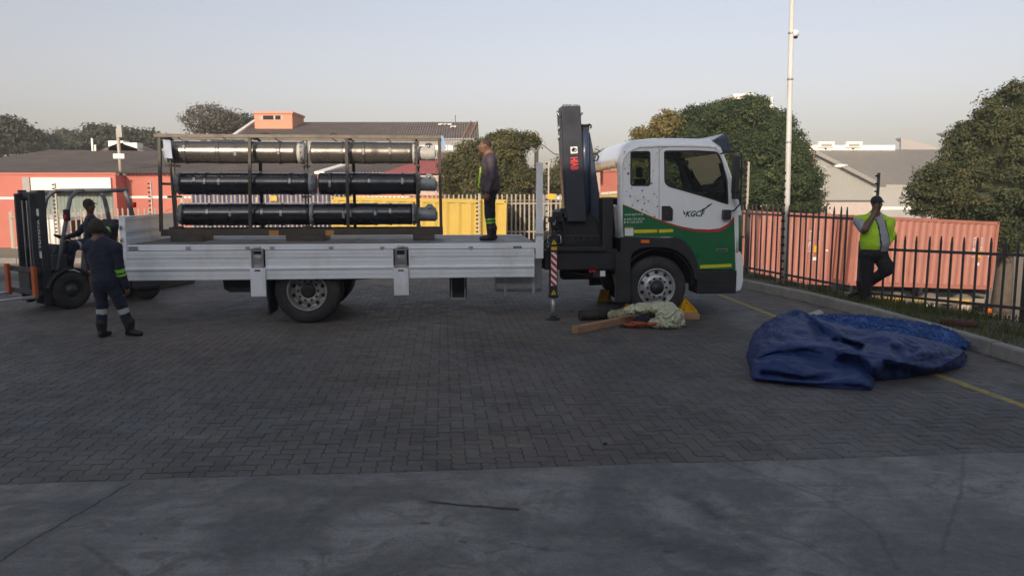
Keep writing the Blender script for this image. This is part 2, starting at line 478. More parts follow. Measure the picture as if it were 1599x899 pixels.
# kerb line (base of its front face)
KERB = [Vector((3.2, 23.0)), Vector((4.55, 18.2)), Vector((5.02, 16.47)), Vector((5.52, 14.6)), Vector((5.86, 12.6)), Vector((6.03, 10.4)), Vector((6.10, 8.9)), Vector((6.13, 6.9)), Vector((6.15, 5.0)), Vector((6.15, 1.0))]
def kerb_x(y):
    for a, b in zip(KERB[:-1], KERB[1:]):
        if b.y <= y <= a.y:
            t = (y - a.y) / (b.y - a.y); return a.x + (b.x - a.x) * t
    return KERB[0].x if y > KERB[0].y else KERB[-1].x
def fence_x(y):
    pts = [(4.0, 26.5), (5.45, 18), (6.25, 14.2), (7.65, 11.5), (8.9, 9.0), (10, 4)]
    for a, b in zip(pts[:-1], pts[1:]):
        if b[1] <= y <= a[1]:
            t = (y - a[1]) / (b[1] - a[1]); return a[0] + (b[0] - a[0]) * t
    return pts[0][0] if y > pts[0][1] else pts[-1][0]
def sst(x, a, b):
    t = min(1, max(0, (x - a) / (b - a))); return t * t * (3 - 2 * t)
def ground_z(x, y):
    yy = min(max(y, 4), 26.5)
    dr = x - fence_x(yy) if y < 27.5 else max(x - 3.5, 0)
    db = y - 28.5
    zr = -2.62 - .045 * max(0, min(x - 8, 40))
    zb = -1.25
    w = sst(x, -2, 7)
    zt = zb * (1 - w) + zr * w
    d = max(dr * .9, db)
    base = -.03
    if y < 27 and x > kerb_x(min(max(y, 1), 23)) + .9: base = .06
    return base + (zt - base) * sst(d, .4, 6.5)
def build_ground():
    xs = sorted(set([-900, -500, -250, -120, -70, -50, -35] + [round(-28 + .7 * i, 2) for i in range(84)] + [32, 36, 42, 50, 70, 120, 250, 500, 900]))
    ys = sorted(set([-300, -120, -60, -30, -15, -5] + [round(.7 * i, 2) for i in range(0, 62)] + [46, 52, 60, 75, 100, 150, 250, 500, 1200]))
    V = [(x, y, ground_z(x, y)) for y in ys for x in xs]
    nx = len(xs)
    F = [(j * nx + i, j * nx + i + 1, (j + 1) * nx + i + 1, (j + 1) * nx + i) for j in range(len(ys) - 1) for i in range(nx - 1)]
    m = bpy.data.materials.new('dry_ground'); m.use_nodes = True
    nt = m.node_tree; b = nt.nodes['Principled BSDF']
    pos = N(nt, 'ShaderNodeNewGeometry').outputs['Position']
    sp = N(nt, 'ShaderNodeSeparateXYZ'); nt.links.new(pos, sp.inputs[0])
    n1 = noise_n(nt, pos, .35, 8, .65, .5); n2 = noise_n(nt, pos, 5, 6, .7)
    dry = mixc(nt, n1, (.20, .15, .10), (.33, .26, .18))
    dry = mixc(nt, maprange(nt, n2, .5, .7, 0, .6), dry, (.12, .12, .05))
    yard = mixc(nt, n2, (.062, .062, .064), (.10, .098, .096))
    inside = math_n(nt, 'MULTIPLY', maprange(nt, sp.outputs[1], 21.6, 21.9, 1, 0), maprange(nt, sp.outputs[0], 6.4, 6.9, 1, 0))
    c = mixc(nt, inside, dry, yard)
    nt.links.new(c, b.inputs['Base Color']); b.inputs['Roughness'].default_value = .9
    nt.links.new(bump_n(nt, n2, .5, .05), b.inputs['Normal'])
    return struct(raw_obj('ground', V, F, m, smooth=True))
build_ground()

# concrete apron
def build_apron():
    xs = np.linspace(-9, 6.0, 260); V = []; F = []
    ts = [-14, -8, -5, -3, -1.5, -.6, -.15, -.04, 0]
    for x in xs:
        e = apron_y(x) + .012 * math.sin(x * 2.1) + .008 * math.sin(x * 7.3) + .016 * mnoise.noise(Vector((x * 9, 0, 0)))
        for t in ts:
            V.append((x, e + t, .006 if t < -.02 else -.004))
    n = len(ts)
    for i in range(len(xs) - 1):
        for j in range(n - 1):
            F.append((i * n + j, (i + 1) * n + j, (i + 1) * n + j + 1, i * n + j + 1))
    V0 = len(V)
    for i, x in enumerate(xs):
        V.append((x, V[i * n + n - 1][1] + .004, -.05))
    for i in range(len(xs) - 1):
        F.append((i * n + n - 1, (i + 1) * n + n - 1, V0 + i + 1, V0 + i))
    return struct(raw_obj('concrete_apron', V, F, concrete_mat(), smooth=False))
build_apron()

# block paving: every paver is its own piece near the camera, real joined pieces beyond
def paver_shape():
    """two zig-zag edged pavers of a herringbone bond (lying along and across), each unit edge stepped so that they interlock"""
    W, g, a = .1125, .0018, .0075
    def edge(p, q):
        p = Vector(p); q = Vector(q); d = q - p
        horiz = abs(d.x) > abs(d.y); s = 1 if (d.x if horiz else d.y) > 0 else -1
        n = Vector((0, 1)) if horiz else Vector((1, 0))
        off = (a, -a) if s > 0 else (-a, a)
        return [p, p + d * .27 + n * off[0], p + d * .73 + n * off[1]]
    res = []
    for cells in (((0, 0), (1, 0), (2, 0), (2, 1), (1, 1), (0, 1)), ((0, 0), (1, 0), (1, 1), (1, 2), (0, 2), (0, 1))):
        out = []
        for k in range(6): out += edge([c * W for c in cells[k]], [c * W for c in cells[(k + 1) % 6]])
        n = len(out); rings = []
        for dist in (g / 2, g / 2 + .0035):
            ring = []
            for i in range(n):
                p0, p, p1 = out[i - 1], out[i], out[(i + 1) % n]
                d1 = (p - p0).normalized(); d2 = (p1 - p).normalized()
                nn = Vector((-d1.y - d2.y, d1.x + d2.x)); nn = nn.normalized() if nn.length > 1e-6 else Vector((-d1.y, d1.x))
                ring.append(p + nn * dist)
            rings.append(ring)
        res.append(rings)
    return res
def build_paving():
    W = .1125; kinds = []
    for outer, inner in paver_shape():
        n = len(outer); cx = sum(p.x for p in outer) / n; cy = sum(p.y for p in outer) / n
        V1 = np.array([(p.x - cx, p.y - cy, -.0075) for p in outer] + [(p.x - cx, p.y - cy, 0) for p in inner])
        ring = [(i, (i + 1) % n, n + (i + 1) % n, n + i) for i in range(n)]
        fix = []
        for t in tessellate_polygon([[Vector((p.x, p.y, 0)) for p in inner]]):
            t = tuple(n + k for k in t); a, b, c = (V1[k] for k in t)
            fix.append(t if (b[0] - a[0]) * (c[1] - a[1]) - (b[1] - a[1]) * (c[0] - a[0]) > 0 else t[::-1])
        tri = np.array(fix + [q for f in ring for q in ((f[0], f[1], f[2]), (f[0], f[2], f[3]))])
        kinds.append((V1, fix, ring, tri))
    places = []
    for j in range(-1, 118):
        t0 = .01 + j * W; D = AP0 + max(t0, 0); smax = int((.70 * D + 1.0) / W)
        for i in range(-smax, max(smax, 64)):
            k = (i - j) % 4
            if k == 0: s, t, kd = (i + 1) * W, t0 + W / 2, 0
            elif k == 2: s, t, kd = (i + .5) * W, t0, 1
            else: continue
            x = s * CA - t * SA; y = AP0 + s * SA + t * CA
            if x < kerb_x(min(max(y, 1), 23)) - .09: places.append((x, y, kd))
    pts = np.array(places)
    inview = np.abs(pts[:, 0]) < pts[:, 1] * .665
    order = np.argsort(-(1.0 / pts[:, 1] ** 3 * np.where(inview, 1, 0)))
    near = order[:298]
    base = raw_obj('paving', [(-16, apron_y(-16) - .02, -.0085), (6.4, apron_y(6.4) - .02, -.0085), (6.4, 18.9, -.0085), (-16, 18.9, -.0085)], [(0, 1, 2, 3)], M_sand)
    struct(base)
    mes = []
    for V1, fix, ring, tri in kinds:
        me = bpy.data.meshes.new('paver'); me.from_pydata([tuple(v) for v in V1], [], [tuple(f) for f in fix] + ring); me.materials.append(M_paver); me.update(); mes.append(me)
    for i in near:
        x, y, kd = pts[i]
        o = bpy.data.objects.new('paver', mes[int(kd)]); C.objects.link(o); o.parent = base
        o.location = (x, y, random.gauss(0, .0010)); o.rotation_euler = (random.gauss(0, .006), random.gauss(0, .005), TA + random.gauss(0, .008))
    nset = np.zeros(len(pts), bool); nset[near] = True
    AV = []; AF = []; AT = []; base_i = 0
    for kd, (V1, fix, ring, tri) in enumerate(kinds):
        far = np.where((~nset) & (pts[:, 2] == kd))[0]; k = len(far)
        ang = TA + RNG.normal(0, .008, k); ca, sa = np.cos(ang), np.sin(ang)
        X = V1[None, :, 0] * ca[:, None] - V1[None, :, 1] * sa[:, None] + pts[far, 0][:, None]
        Y = V1[None, :, 0] * sa[:, None] + V1[None, :, 1] * ca[:, None] + pts[far, 1][:, None]
        dip = np.array([.010 * mnoise.noise(Vector((x * .45, y * .45, 2))) for x, y, _ in pts[far]]); dip = np.minimum(dip, 0.002)
        Z = V1[None, :, 2] + dip[:, None] * .5 + RNG.normal(0, .0010, k)[:, None] + V1[None, :, 0] * RNG.normal(0, .007, k)[:, None] + V1[None, :, 1] * RNG.normal(0, .008, k)[:, None]
        AV.append(np.stack([X, Y, Z], -1).reshape(-1, 3))
        AF.append((tri[None] + (np.arange(k) * len(V1))[:, None, None]).reshape(-1, 3) + base_i); base_i += k * len(V1)
        AT.append(np.repeat(RNG.random(k), len(tri)))
    o = quads_obj('pavers_beyond', np.concatenate(AV), np.concatenate(AF), M_paver, base, tint=np.concatenate(AT))
    o['kind'] = 'stuff'
build_paving()

# kerb stones along the right edge
M_kerb = mat('kerb_concrete', (.27, .255, .23), .85, var=.2, scale=5, dirt=(.12, .11, .10), dirt_amt=.6, bump=.35, bscale=35)
M_kerbbed = mat('kerb_bedding', (.10, .095, .085), .9, var=.2)
def build_kerb():
    mb = MB()
    for a, b in zip(KERB[:-1], KERB[1:]):
        d = (b - a).normalized(); nrm = Vector((-d.y, d.x))
        o = nrm * .02
        mb.prism([(a.x + o.x, a.y + o.y, -.05), (b.x + o.x, b.y + o.y, -.05), (b.x + nrm.x * .13, b.y + nrm.y * .13, -.05), (a.x + nrm.x * .13, a.y + nrm.y * .13, -.05)], (0, 0, .17))
    k = struct(mb.build('kerb', M_kerbbed))
    # walk along and set stones
    for a, b in zip(KERB[:-1], KERB[1:]):
        d = (b - a); L = d.length; d = d / L; nrm = Vector((-d.y, d.x))
        n = max(1, round(L / 1.0)); st = L / n
        for i in range(n):
            p = a + d * (st * i + .006); q = a + d * (st * (i + 1) - .006)
            h = .165 + random.gauss(0, .004); w = .15
            m = MB()
            prof = [(0, -.03), (.008, h - .02), (.022, h), (w - .01, h), (w, h - .012), (w, -.03)]
            off = random.gauss(0, .005)
            A = [(p.x + nrm.x * (s + off), p.y + nrm.y * (s + off), z) for s, z in prof]
            m.prism(A, (q.x - p.x, q.y - p.y, random.gauss(0, .003)))
            m.build('kerb_stone', M_kerb, k)
build_kerb()

# verge soil + grass
M_grass = None
def leaf_mat(name, c1, c2, c3, scale=.9, trans=.25, rough=.6):
    m = bpy.data.materials.new(name); m.use_nodes = True
    nt = m.node_tree; b = nt.nodes['Principled BSDF']
    pos = N(nt, 'ShaderNodeNewGeometry').outputs['Position']
    at = N(nt, 'ShaderNodeAttribute'); at.attribute_name = 'tint'
    n1 = noise_n(nt, pos, scale, 5, .6)
    c = mixc(nt, maprange(nt, n1, .35, .65, 0, 1), c1, c2)
    c = mixc(nt, maprange(nt, at.outputs['Fac'], .55, 1.0, 0, .8), c, c3)
    c = mixc(nt, 1.0, c, maprange(nt, at.outputs['Fac'], 0, .45, .55, 1.0), 'MULTIPLY')
    nt.links.new(c, b.inputs['Base Color']); b.inputs['Roughness'].default_value = rough
    b.inputs['Specular IOR Level'].default_value = .25
    o = nt.nodes['Material Output']; tr = N(nt, 'ShaderNodeBsdfTranslucent'); mx = N(nt, 'ShaderNodeMixShader'); mx.inputs[0].default_value = trans
    nt.links.new(c, tr.inputs[0]); nt.links.new(b.outputs[0], mx.inputs[1]); nt.links.new(tr.outputs[0], mx.inputs[2]); nt.links.new(mx.outputs[0], o.inputs[0])
    return m
M_grass = leaf_mat('verge_grass', (.055, .085, .022), (.10, .11, .035), (.20, .17, .07), 1.5)
M_soil = mat('verge_soil', (.09, .085, .045), .95, var=.35, scale=4, bump=.4, bscale=30)
def build_verge():
    V = []; F = []; ys = np.linspace(1.0, 22.5, 60); cols = 8
    for y in ys:
        k = kerb_x(y) + .14; e = fence_x(max(4, y)) + .35
        for i in range(cols):
            t = i / (cols - 1); x = k + (e - k) * t
            z = .135 + .03 * mnoise.noise(Vector((x * 1.3, y * 1.3, 0))) - (.05 * t)
            V.append((x, y, z))
    for j in range(len(ys) - 1):
        for i in range(cols - 1):
            F.append((j * cols + i, j * cols + i + 1, (j + 1) * cols + i + 1, (j + 1) * cols + i))
    struct(raw_obj('verge', V, F, M_soil, smooth=True))
    n = 26000
    y = RNG.uniform(6.0, 22, n)
    kx = np.array([kerb_x(v) for v in y]) + .17; ex = np.array([fence_x(v) for v in y]) + .3
    x = kx + (ex - kx) * RNG.random(n)
    cl = np.array([mnoise.noise(Vector((a * 1.7, b * 1.7, 3))) for a, b in zip(x, y)])
    keep = cl + RNG.normal(0, .25, n) > np.where(y > 14.2, .3, -.25)
    x, y = x[keep], y[keep]; n = len(x)
    z = np.full(n, .10); h = RNG.uniform(.04, .13, n); a = RNG.uniform(0, 6.28, n); w = .006
    lean = RNG.normal(0, .04, (n, 2))
    p0 = np.stack([x - w * np.cos(a), y - w * np.sin(a), z], -1); p1 = np.stack([x + w * np.cos(a), y + w * np.sin(a), z], -1)
    p2 = np.stack([x + lean[:, 0], y + lean[:, 1], z + h + .03], -1)
    VV = np.stack([p0, p1, p2], 1).reshape(-1, 3)
    o = quads_obj('verge_grass', VV, np.arange(3 * n).reshape(-1, 3), M_grass, tint=RNG.random(n))
    struct(o, 'stuff')
build_verge()

# road beyond the right fence
M_road = mat('sunlit_road', (.30, .25, .19), .9, var=.15, scale=1.2, bump=.2, bscale=30)
def build_road():
    V = []; F = []; xs = np.linspace(9.5, 60, 40)
    for x in xs:
        for y in (25.0, 26.5, 32, 34):
            V.append((x, y, ground_z(x, y) + .03))
    for i in range(len(xs) - 1):
        for j in range(3): F.append((i * 4 + j, (i + 1) * 4 + j, (i + 1) * 4 + j + 1, i * 4 + j + 1))
    struct(raw_obj('road', V, F, M_road, smooth=True))
build_road()

# building behind the photographer, whose shade lies over the yard
def build_rear():
    t = thing('loading_warehouse', 'large pale warehouse with roller doors behind the yard', 'warehouse', (0, 0, 0))
    Mw = mat('warehouse_wall', (.40, .38, .35), .8, var=.08, scale=1, dirt=(.22, .2, .18), dirt_amt=.4)
    Ms = mat('canopy_sheet', (.30, .31, .32), .6, var=.1)
    e = -6.5; ze = 2.55 + SHADE * (12.5 - e)
    m = MB(); m.box(-60, -5.02, e - 1, e, 0, ze); m.box(-5.02, 5.02, e - 1, e, 4.6, ze); m.box(5.02, 60, e - 1, e, 0, ze)
    m.build('wall', Mw, t)
    MB().box(-61, 61, -40, e - 1.003, ze - .5, ze - .15).build('roof', Ms, t)
    MB().box(-3.4, 60, e - .3, e - .003, ze + .002, ze + .50).build('shade_parapet', Mw, t)  # unseen roof step, added so the shade reaches higher up the cab
    MB().box(-5.0, 5.0, e - .5, e - .4, .02, 4.59).build('roller_door', Ms, t)
    for x in (-30, -18, 18, 30):
        MB().box(x - 2.4, x + 2.4, e + .004, e + .03, .02, 4.4).build('roller_door', Ms, t)
build_rear()
# ================================================================== TRUCK (truck coordinates: u forward, v away from the yard, z up)
truck = thing('flatbed_truck', 'white flatbed truck with dropped side boards, folded loader crane and green and white cab', 'truck', (TO[0], TO[1], 0), TA)
UV = lambda u, v, z: (u, v, z)
UR, UF = -2.675, 3.60           # rear and front end of the load bed
VW = 2.42
def build_bed():
    m = MB()
    m.box(UR, UF, .035, VW - .035, 1.175, 1.243)
    d = m.build('deck', M_deck, truck)
    # edge beams
    m = MB()
    m.box(UR - .03, UF + .02, -.005, .034, 1.165, 1.249); m.box(UR - .03, UF + .02, VW - .034, VW + .005, 1.165, 1.249)
    m.build('edge_beam', M_white, truck, bevel=.006)
    # plate seams
    k = UR + .9
    while k < UF - .2:
        MB().box(k - .004, k + .004, .05, VW - .05, 1.2428, 1.2445).build('deck_seam', M_hole, truck)
        k += 1.22
    # lashing rings on the edge beam
    for px in (205, 212, 294, 387, 425, 517, 597, 628, 634, 735):
        u, z = T(px, 388, 0)
        m = MB(); m.box(u - .035, u + .035, -.014, -.0055, z - .03, z + .03)
        m.tube([(u - .022, -.02, z + .012), (u - .024, -.03, z - .012), (u, -.034, z - .024), (u + .024, -.03, z - .012), (u + .022, -.02, z + .012)], .006, 6)
        m.build('lashing_ring', M_steel, truck)
    u, z = T(808, 386, 0)
    p = MB().box(u - .065, u + .065, -.012, -.0055, z - .022, z + .018).build('maker_plate', M_hole, truck)
    text_obj('plate_lettering', 'TRANSPORT', .03, M_whitevinyl, p, (u - .055, -.012, z - .012), (1, 0, 0), (0, 0, 1), width=.11)
    # hanging side boards
    prof = [(1.158, -.006), (1.158, -.032), (1.055, -.032), (1.048, -.020), (1.028, -.020), (1.020, -.034), (.912, -.034), (.895, -.052), (.868, -.052), (.845, -.036), (.716, -.036), (.708, -.030), (.708, -.006)]
    for x0, x1 in ((197, 393.5), (415.5, 614.5), (638.5, 834)):
        u0, u1 = T(x0, 410)[0], T(x1, 410)[0]
        m = MB()
        m.prism([(u0, v, z) for z, v in prof], (u1 - u0, 0, 0))
        o = m.build('side_board', M_white, truck)
        g = MB()
        for zz in (1.10, 1.035, .97, .78):
            g.box(u0 + .004, u1 - .004, -.0365 if zz < .9 else -.0345, -.03, zz - .002, zz + .002)
        g.build('board_groove', M_galv, o)
        for uu in (u0 + .012, u1 - .012):
            MB().box(uu - .012, uu + .012, -.041, -.0365, .712, 1.156).build('end_cap', M_white, o)
    # folded corner posts between the boards
    for x0, x1, yb in ((392, 417, 462), (614.5, 639, 460)):
        u0, u1 = T(x0 + .8, 430)[0], T(x1 - .8, 430)[0]; zb = T(x0, yb)[1]
        zt = T(x0, 418)[1]
        m = MB(); m.box(u0, u1, -.085, -.055, zb, zt); m.box(u0 + .03, u1 - .03, -.092, -.0855, zb + .02, zt - .02)
        p = m.build('side_post', M_white, truck, bevel=.004)
        h = MB(); h.box(u0 + .03, u1 - .03, -.05, -.01, zt - .004, 1.16)
        h.build('post_hinge', M_galv, p, bevel=.004)
        lk = MB(); lk.box(u0 + .05, u1 - .05, -.064, -.0505, zt + .07, zt + .17); lk.box(u0 + .02, u0 + .045, -.075, -.03, zt, 1.19); lk.box(u1 - .045, u1 - .02, -.075, -.03, zt, 1.19)
        lk.tube([(u0 + .06, -.06, 1.2), (u1 - .06, -.06, 1.2)], .022, 10)
        lk.build('post_latch', M_steel, p, bevel=.003)
        sl = MB(); sl.box(u0 + .055, u1 - .055, -.0535, -.0512, zt + .17 + .04, 1.15); sl.box(u0 + .07, u1 - .07, -.0965, -.0925, zt - .045, zt - .022)
        sl.build('slot', M_hole, p)
    # tailgate standing at the rear
    m = MB()
    zt = T(193, 338)[1]
    m.box(UR - .03, UR + .008, 0, VW, 1.25, zt)
    tg = m.build('tailgate', M_white, truck, bevel=.004)
    for zz, dz in ((1.30, .05), (1.46, .03), (zt - .03, .028)):
        MB().box(UR + .0085, UR + .028, .03, VW - .03, zz - dz, zz + dz).build('tailgate_rib', M_white, tg, bevel=.004)
    MB().box(UR - .055, UR + .035, -.03, -.001, .72, zt + .01).build('tailgate_post', M_white, tg, bevel=.004)
    m = MB()
    for zz in (1.52, 1.33, .98): m.tube([(UR - .03, -.052, zz - .03), (UR - .03, -.052, zz + .03)], .018, 8)
    m.build('tailgate_hinge', M_steel, tg)
    # headboard
    zt = T(840, 254)[1]
    ua, ub = UF + .0, UF + .10
    m = MB(); m.box(ua, ub, .0, .085, 1.25, zt)
    hb = m.build('front_corner_post', M_white, truck, bevel=.006)
    MB().box(ua - .015, ub + .012, -.014, -.0005, 1.0, 1.62).build('post_bracket', M_white, hb, bevel=.004)
    MB().box(ua - .022, ub + .02, -.022, -.0145, 1.36, 1.40).build('post_clamp', M_galv, hb)
    for zz in (2.2, 2.4):
        MB().tube([(ua - .01, .04, zz), (ua - .05, .04, zz)], .02, 8).build('marker_lamp', M_black, hb)
build_bed()

def wheel(name, u, v, r, w, dual=False, dusty=False, rimw=.30, deep=.0):
    wt = bpy.data.objects.new(name, None); wt.empty_display_size = .2; link(wt, truck); wt.location = (u, v, r)
    prof = [(.305, .012), (.33, -.004), (.40, -.012), (r - .05, .0), (r - .012, .02), (r, .055), (r, w - .055), (r - .012, w - .02), (r - .05, w), (.40, w + .01), (.305, w - .01)]
    m = MB(); m.lathe(prof, (0, 0, 0), (0, 1, 0), 48)
    # tread grooves
    ty = m.build('tyre', M_rubber, wt)
    g = MB()
    for h in (.08, .13, .18):
        g.lathe([(r + .0008, h - .006), (r + .0012, h), (r + .0008, h + .006)], (0, 0, 0), (0, 1, 0), 48)
    g.build('tread_groove', M_hole, ty)
    m = MB()
    if not deep:
        pr = [(.308, .006), (.312, -.008), (.298, -.012), (.290, .004), (.275, .03), (.268, .045), (.24, .03), (.205, -.02), (.19, -.035), (.115, -.038), (.11, -.03)]
    else:
        pr = [(.308, .006), (.312, -.008), (.298, -.012), (.288, .01), (.272, .05), (.268, .11), (.255, .13), (.215, .125), (.195, .10), (.18, .10), (.115, .10), (.11, .11)]
    m.lathe(pr, (0, 0, 0), (0, 1, 0), 48)
    rim = m.build('rim', M_rimdark if dusty else M_rim, wt)
    hf = pr[-2][1]; hm = (.0 if not deep else .128)
    h = MB()
    for k in range(10):
        a = 2 * math.pi * (k + .5) / 10
        c, s = math.cos(a), math.sin(a)
        hh = .238 if not deep else .235
        y = .022 if not deep else .1265
        nn = Vector((c * .55, -1, s * .55)).normalized() if not deep else Vector((0, -1, 0))
        h.lathe([(.0, .016), (.029, .015), (.031, -.012)], (hh * c, y, hh * s), nn, 12)
    h.build('hand_hole', M_hole, rim)['kind'] = 'stuff'
    b = MB()
    for k in range(10):
        a = 2 * math.pi * k / 10
        b.lathe([(.020, .0), (.020, .006), (.013, .008), (.012, .03), (.0, .032)], (.155 * math.cos(a), hf, .155 * math.sin(a)), (0, -1, 0), 8)
    b.build('wheel_nut', M_chassis if not dusty else M_chassis, rim)['kind'] = 'stuff'
    hb = MB()
    hb.lathe([(.112, hf + .02), (.112, hf - .015), (.09, hf - .03), (.07, hf - .055 if not deep else hf - .03), (.0, hf - .06 if not deep else hf - .035)], (0, 0, 0), (0, 1, 0), 24)
    hb.build('hub', M_chassis, wt)
    return wt
RW = .505
RWU = 0.0
wheel('rear_wheel', RWU + .0, .06, RW, .27, dusty=True, deep=1)
wheel('rear_wheel', RWU + .0, .37, RW, .27, dusty=True, deep=1)
wheel('rear_wheel', RWU, VW - .66, RW, .27, dusty=True, deep=1)
w_ = wheel('rear_wheel', RWU, VW - .06, RW, .27, dusty=True, deep=1); w_.rotation_euler = (0, 0, math.pi)
FWU = 5.585
wheel('front_wheel', FWU, .10, RW, .29)
w_ = wheel('front_wheel', FWU, VW - .10, RW, .29); w_.rotation_euler = (0, 0, math.pi)

def build_chassis():
    m = MB()
    for v in (.80, 1.56):
        m.box(UR + .1, 6.9, v, v + .07, .83, 1.06)
    for u in np.arange(UR + .3, 6.6, .75): m.box(u, u + .07, .871, 1.559, .86, 1.03)
    m.box(-.10, .10, .4, 2.0, .42, .58); m.box(FWU - .06, FWU + .06, .4, 2.0, .40, .52)
    m.lathe([(.0, -.22), (.16, -.2), (.2, 0), (.16, .2), (.0, .22)], (0.02, 1.2, .5), (0, 1, 0), 16)
    for v in (.66, 1.70):
        m.tube([(-.75, v, .78), (-.35, v, .66), (0, v, .62), (.35, v, .66), (.75, v, .78)], .035, 6)
        m.tube([(FWU - .7, v, .72), (FWU, v, .56), (FWU + .7, v, .72)], .03, 6)
    for u in np.arange(UR + .15, UF, .55): m.box(u, u + .06, .06, VW - .06, 1.065, 1.174)
    m.box(UR + .02, UF, .10, .16, 1.07, 1.17); m.box(UR + .02, UF, VW - .16, VW - .10, 1.07, 1.17)
    m.build('chassis_frame', M_chassis, truck)
    MB().tube([(.1, 1.22, .56), (1.9, 1.22, .70), (4.6, 1.22, .80)], .055, 10).build('drive_shaft', M_chassis, truck)
    # rear mudguard wings
    for v0, v1 in ((.05, .68), (VW - .68, VW - .05)):
        m = MB()
        pts = [(math.cos(R(a)) * .60, RW + .02 + math.sin(R(a)) * .58) for a in range(20, 165, 12)]
        pts = [(max(min(p[0], .9), -.7), min(p[1], 1.06)) for p in pts]
        pin = [(p[0] * .985, p[1] - .014) for p in pts]
        m.prism([(u, v0, z) for u, z in pts + pin[::-1]], (0, v1 - v0, 0))
        m.build('mudguard', M_black, truck)
        m = MB(); u0 = T(412, 450, v0)[0]; u1 = T(431, 450, v0)[0]
        m.box(u0 + .05, u0 + .075, v0, v1, .14, .92)
        m.build('mud_flap', M_rubber, truck)
    # rear tool box / mudguard stub seen behind the rear board
    u0, z0 = T(346, 437, .25); u1, z1 = T(392, 456, .25)
    m = MB(); m.prism([(u0, .25, z0 + .12), (u1, .25, z0 + .12), (u1, .25, z1), (u0 + .12, .25, z1), (u0 + .03, .25, z1 + .05)], (0, .5, 0))
    m.build('rear_box', M_black, truck, bevel=.01)
    # rear underrun bar and lights
    m = MB(); m.box(UR + .05, UR + .13, .25, VW - .25, .82, .92); m.box(UR + .06, UR + .12, .8, .86, .92, 1.06); m.box(UR + .06, UR + .12, 1.56, 1.62, .92, 1.06)
    m.build('underrun_bar', M_chassis, truck)
    for v in (.35, VW - .35): MB().box(UR - .02, UR + .045, v - .18, v + .18, .83, .92).build('tail_lamp', M_redlens, truck)
    # hanging toolbox / battery near mid
    u0, zt = T(702, 434, .45); u1, zb = T(729, 466, .45)
    m = MB(); m.box(u0, u1, .45, .75, zb + .02, zt + .1)
    bx = m.build('battery_box', M_black, truck, bevel=.012)
    m = MB(); m.box(u0 + .02, u0 + .04, .43, .449, zb, zt); m.box(u1 - .04, u1 - .02, .43, .449, zb, zt); m.box(u0 + .03, u1 - .03, .42, .449, zb - .015, zb + .02)
    m.build('box_strap', M_galv, bx)
    # fuel tank
    u0, zt = T(775, 436, .2); u1, zb = T(846, 455, .2)
    m = MB(); r = .06
    prof = [(zb + r, .20), (zb + .015, .215), (zb, .26), (zb, .66), (zb + .05, .72), (1.02, .72), (1.07, .66), (1.07, .26), (1.055, .215), (1.02, .20)]
    m.prism([(u0, v, z) for z, v in prof], (u1 - u0, 0, 0))
    tk = m.build('fuel_tank', mat('tank_aluminium', (.42, .42, .43), .42, metal=.7, var=.15, dirt=(.12, .11, .1), dirt_amt=.5), truck, bevel=.012)
    for uu in (u0 + .12, u1 - .16):
        m = MB(); m.box(uu, uu + .05, .19, .1995, zb + .0, 1.07); m.box(uu, uu + .05, .19, .6, zb - .008, zb - .001); m.box(uu + .01, uu + .03, .2, .24, zb - .06, zb - .009)
        m.build('tank_strap', M_galv, tk)
    # air tanks, exhaust box and step bracket between crane and cab
    m = MB(); m.lathe([(.0, 0), (.10, .02), (.125, .07), (.125, .63), (.10, .68), (.0, .70)], (4.05, .55, .72), (1, 0, 0), 20)
    m.build('air_tank', M_chassis, truck)
    u, z = T(935, 424, .2)
    ad = MB().box(u - .10, u + .12, .2, .45, z - .10, z + .22).build('adblue_box', M_chassis, truck, bevel=.01)
    u2, z2 = T(941, 427, .19)
    MB().box(u2 - .04, u2 + .045, .19, .1985, z2 - .045, z2 + .045).build('box_label', M_whitevinyl, ad)
    u3, z3 = T(925, 423, .19)
    MB().box(u3 - .06, u3 + .06, .185, .1984, z3 - .022, z3 + .022).build('red_marker', M_redlens, truck)
    m = MB()
    for k in range(6):
        a0 = Vector((4.1 + .05 * k, .28 + .04 * k, .78)); a1 = Vector((4.5 + .1 * k, .3, .62 - .015 * k)); a2 = Vector((4.9, .35, .80 + .03 * k))
        pts = [a0 * (1 - t) ** 2 + a1 * 2 * t * (1 - t) + a2 * t * t for t in np.linspace(0, 1, 9)]
        m.tube(pts, .011, 6)
    for k in range(5):
        pts = [Vector((4.85 + .02 * k, .5 + .15 * k, 1.55)) + Vector((.06 * math.sin(t * 9 + k), .03 * math.cos(t * 7), -t * .7)) for t in np.linspace(0, 1, 14)]
        m.tube(pts, .012, 6)
    m.build('hydraulic_hose', M_rubber, truck)
build_chassis()

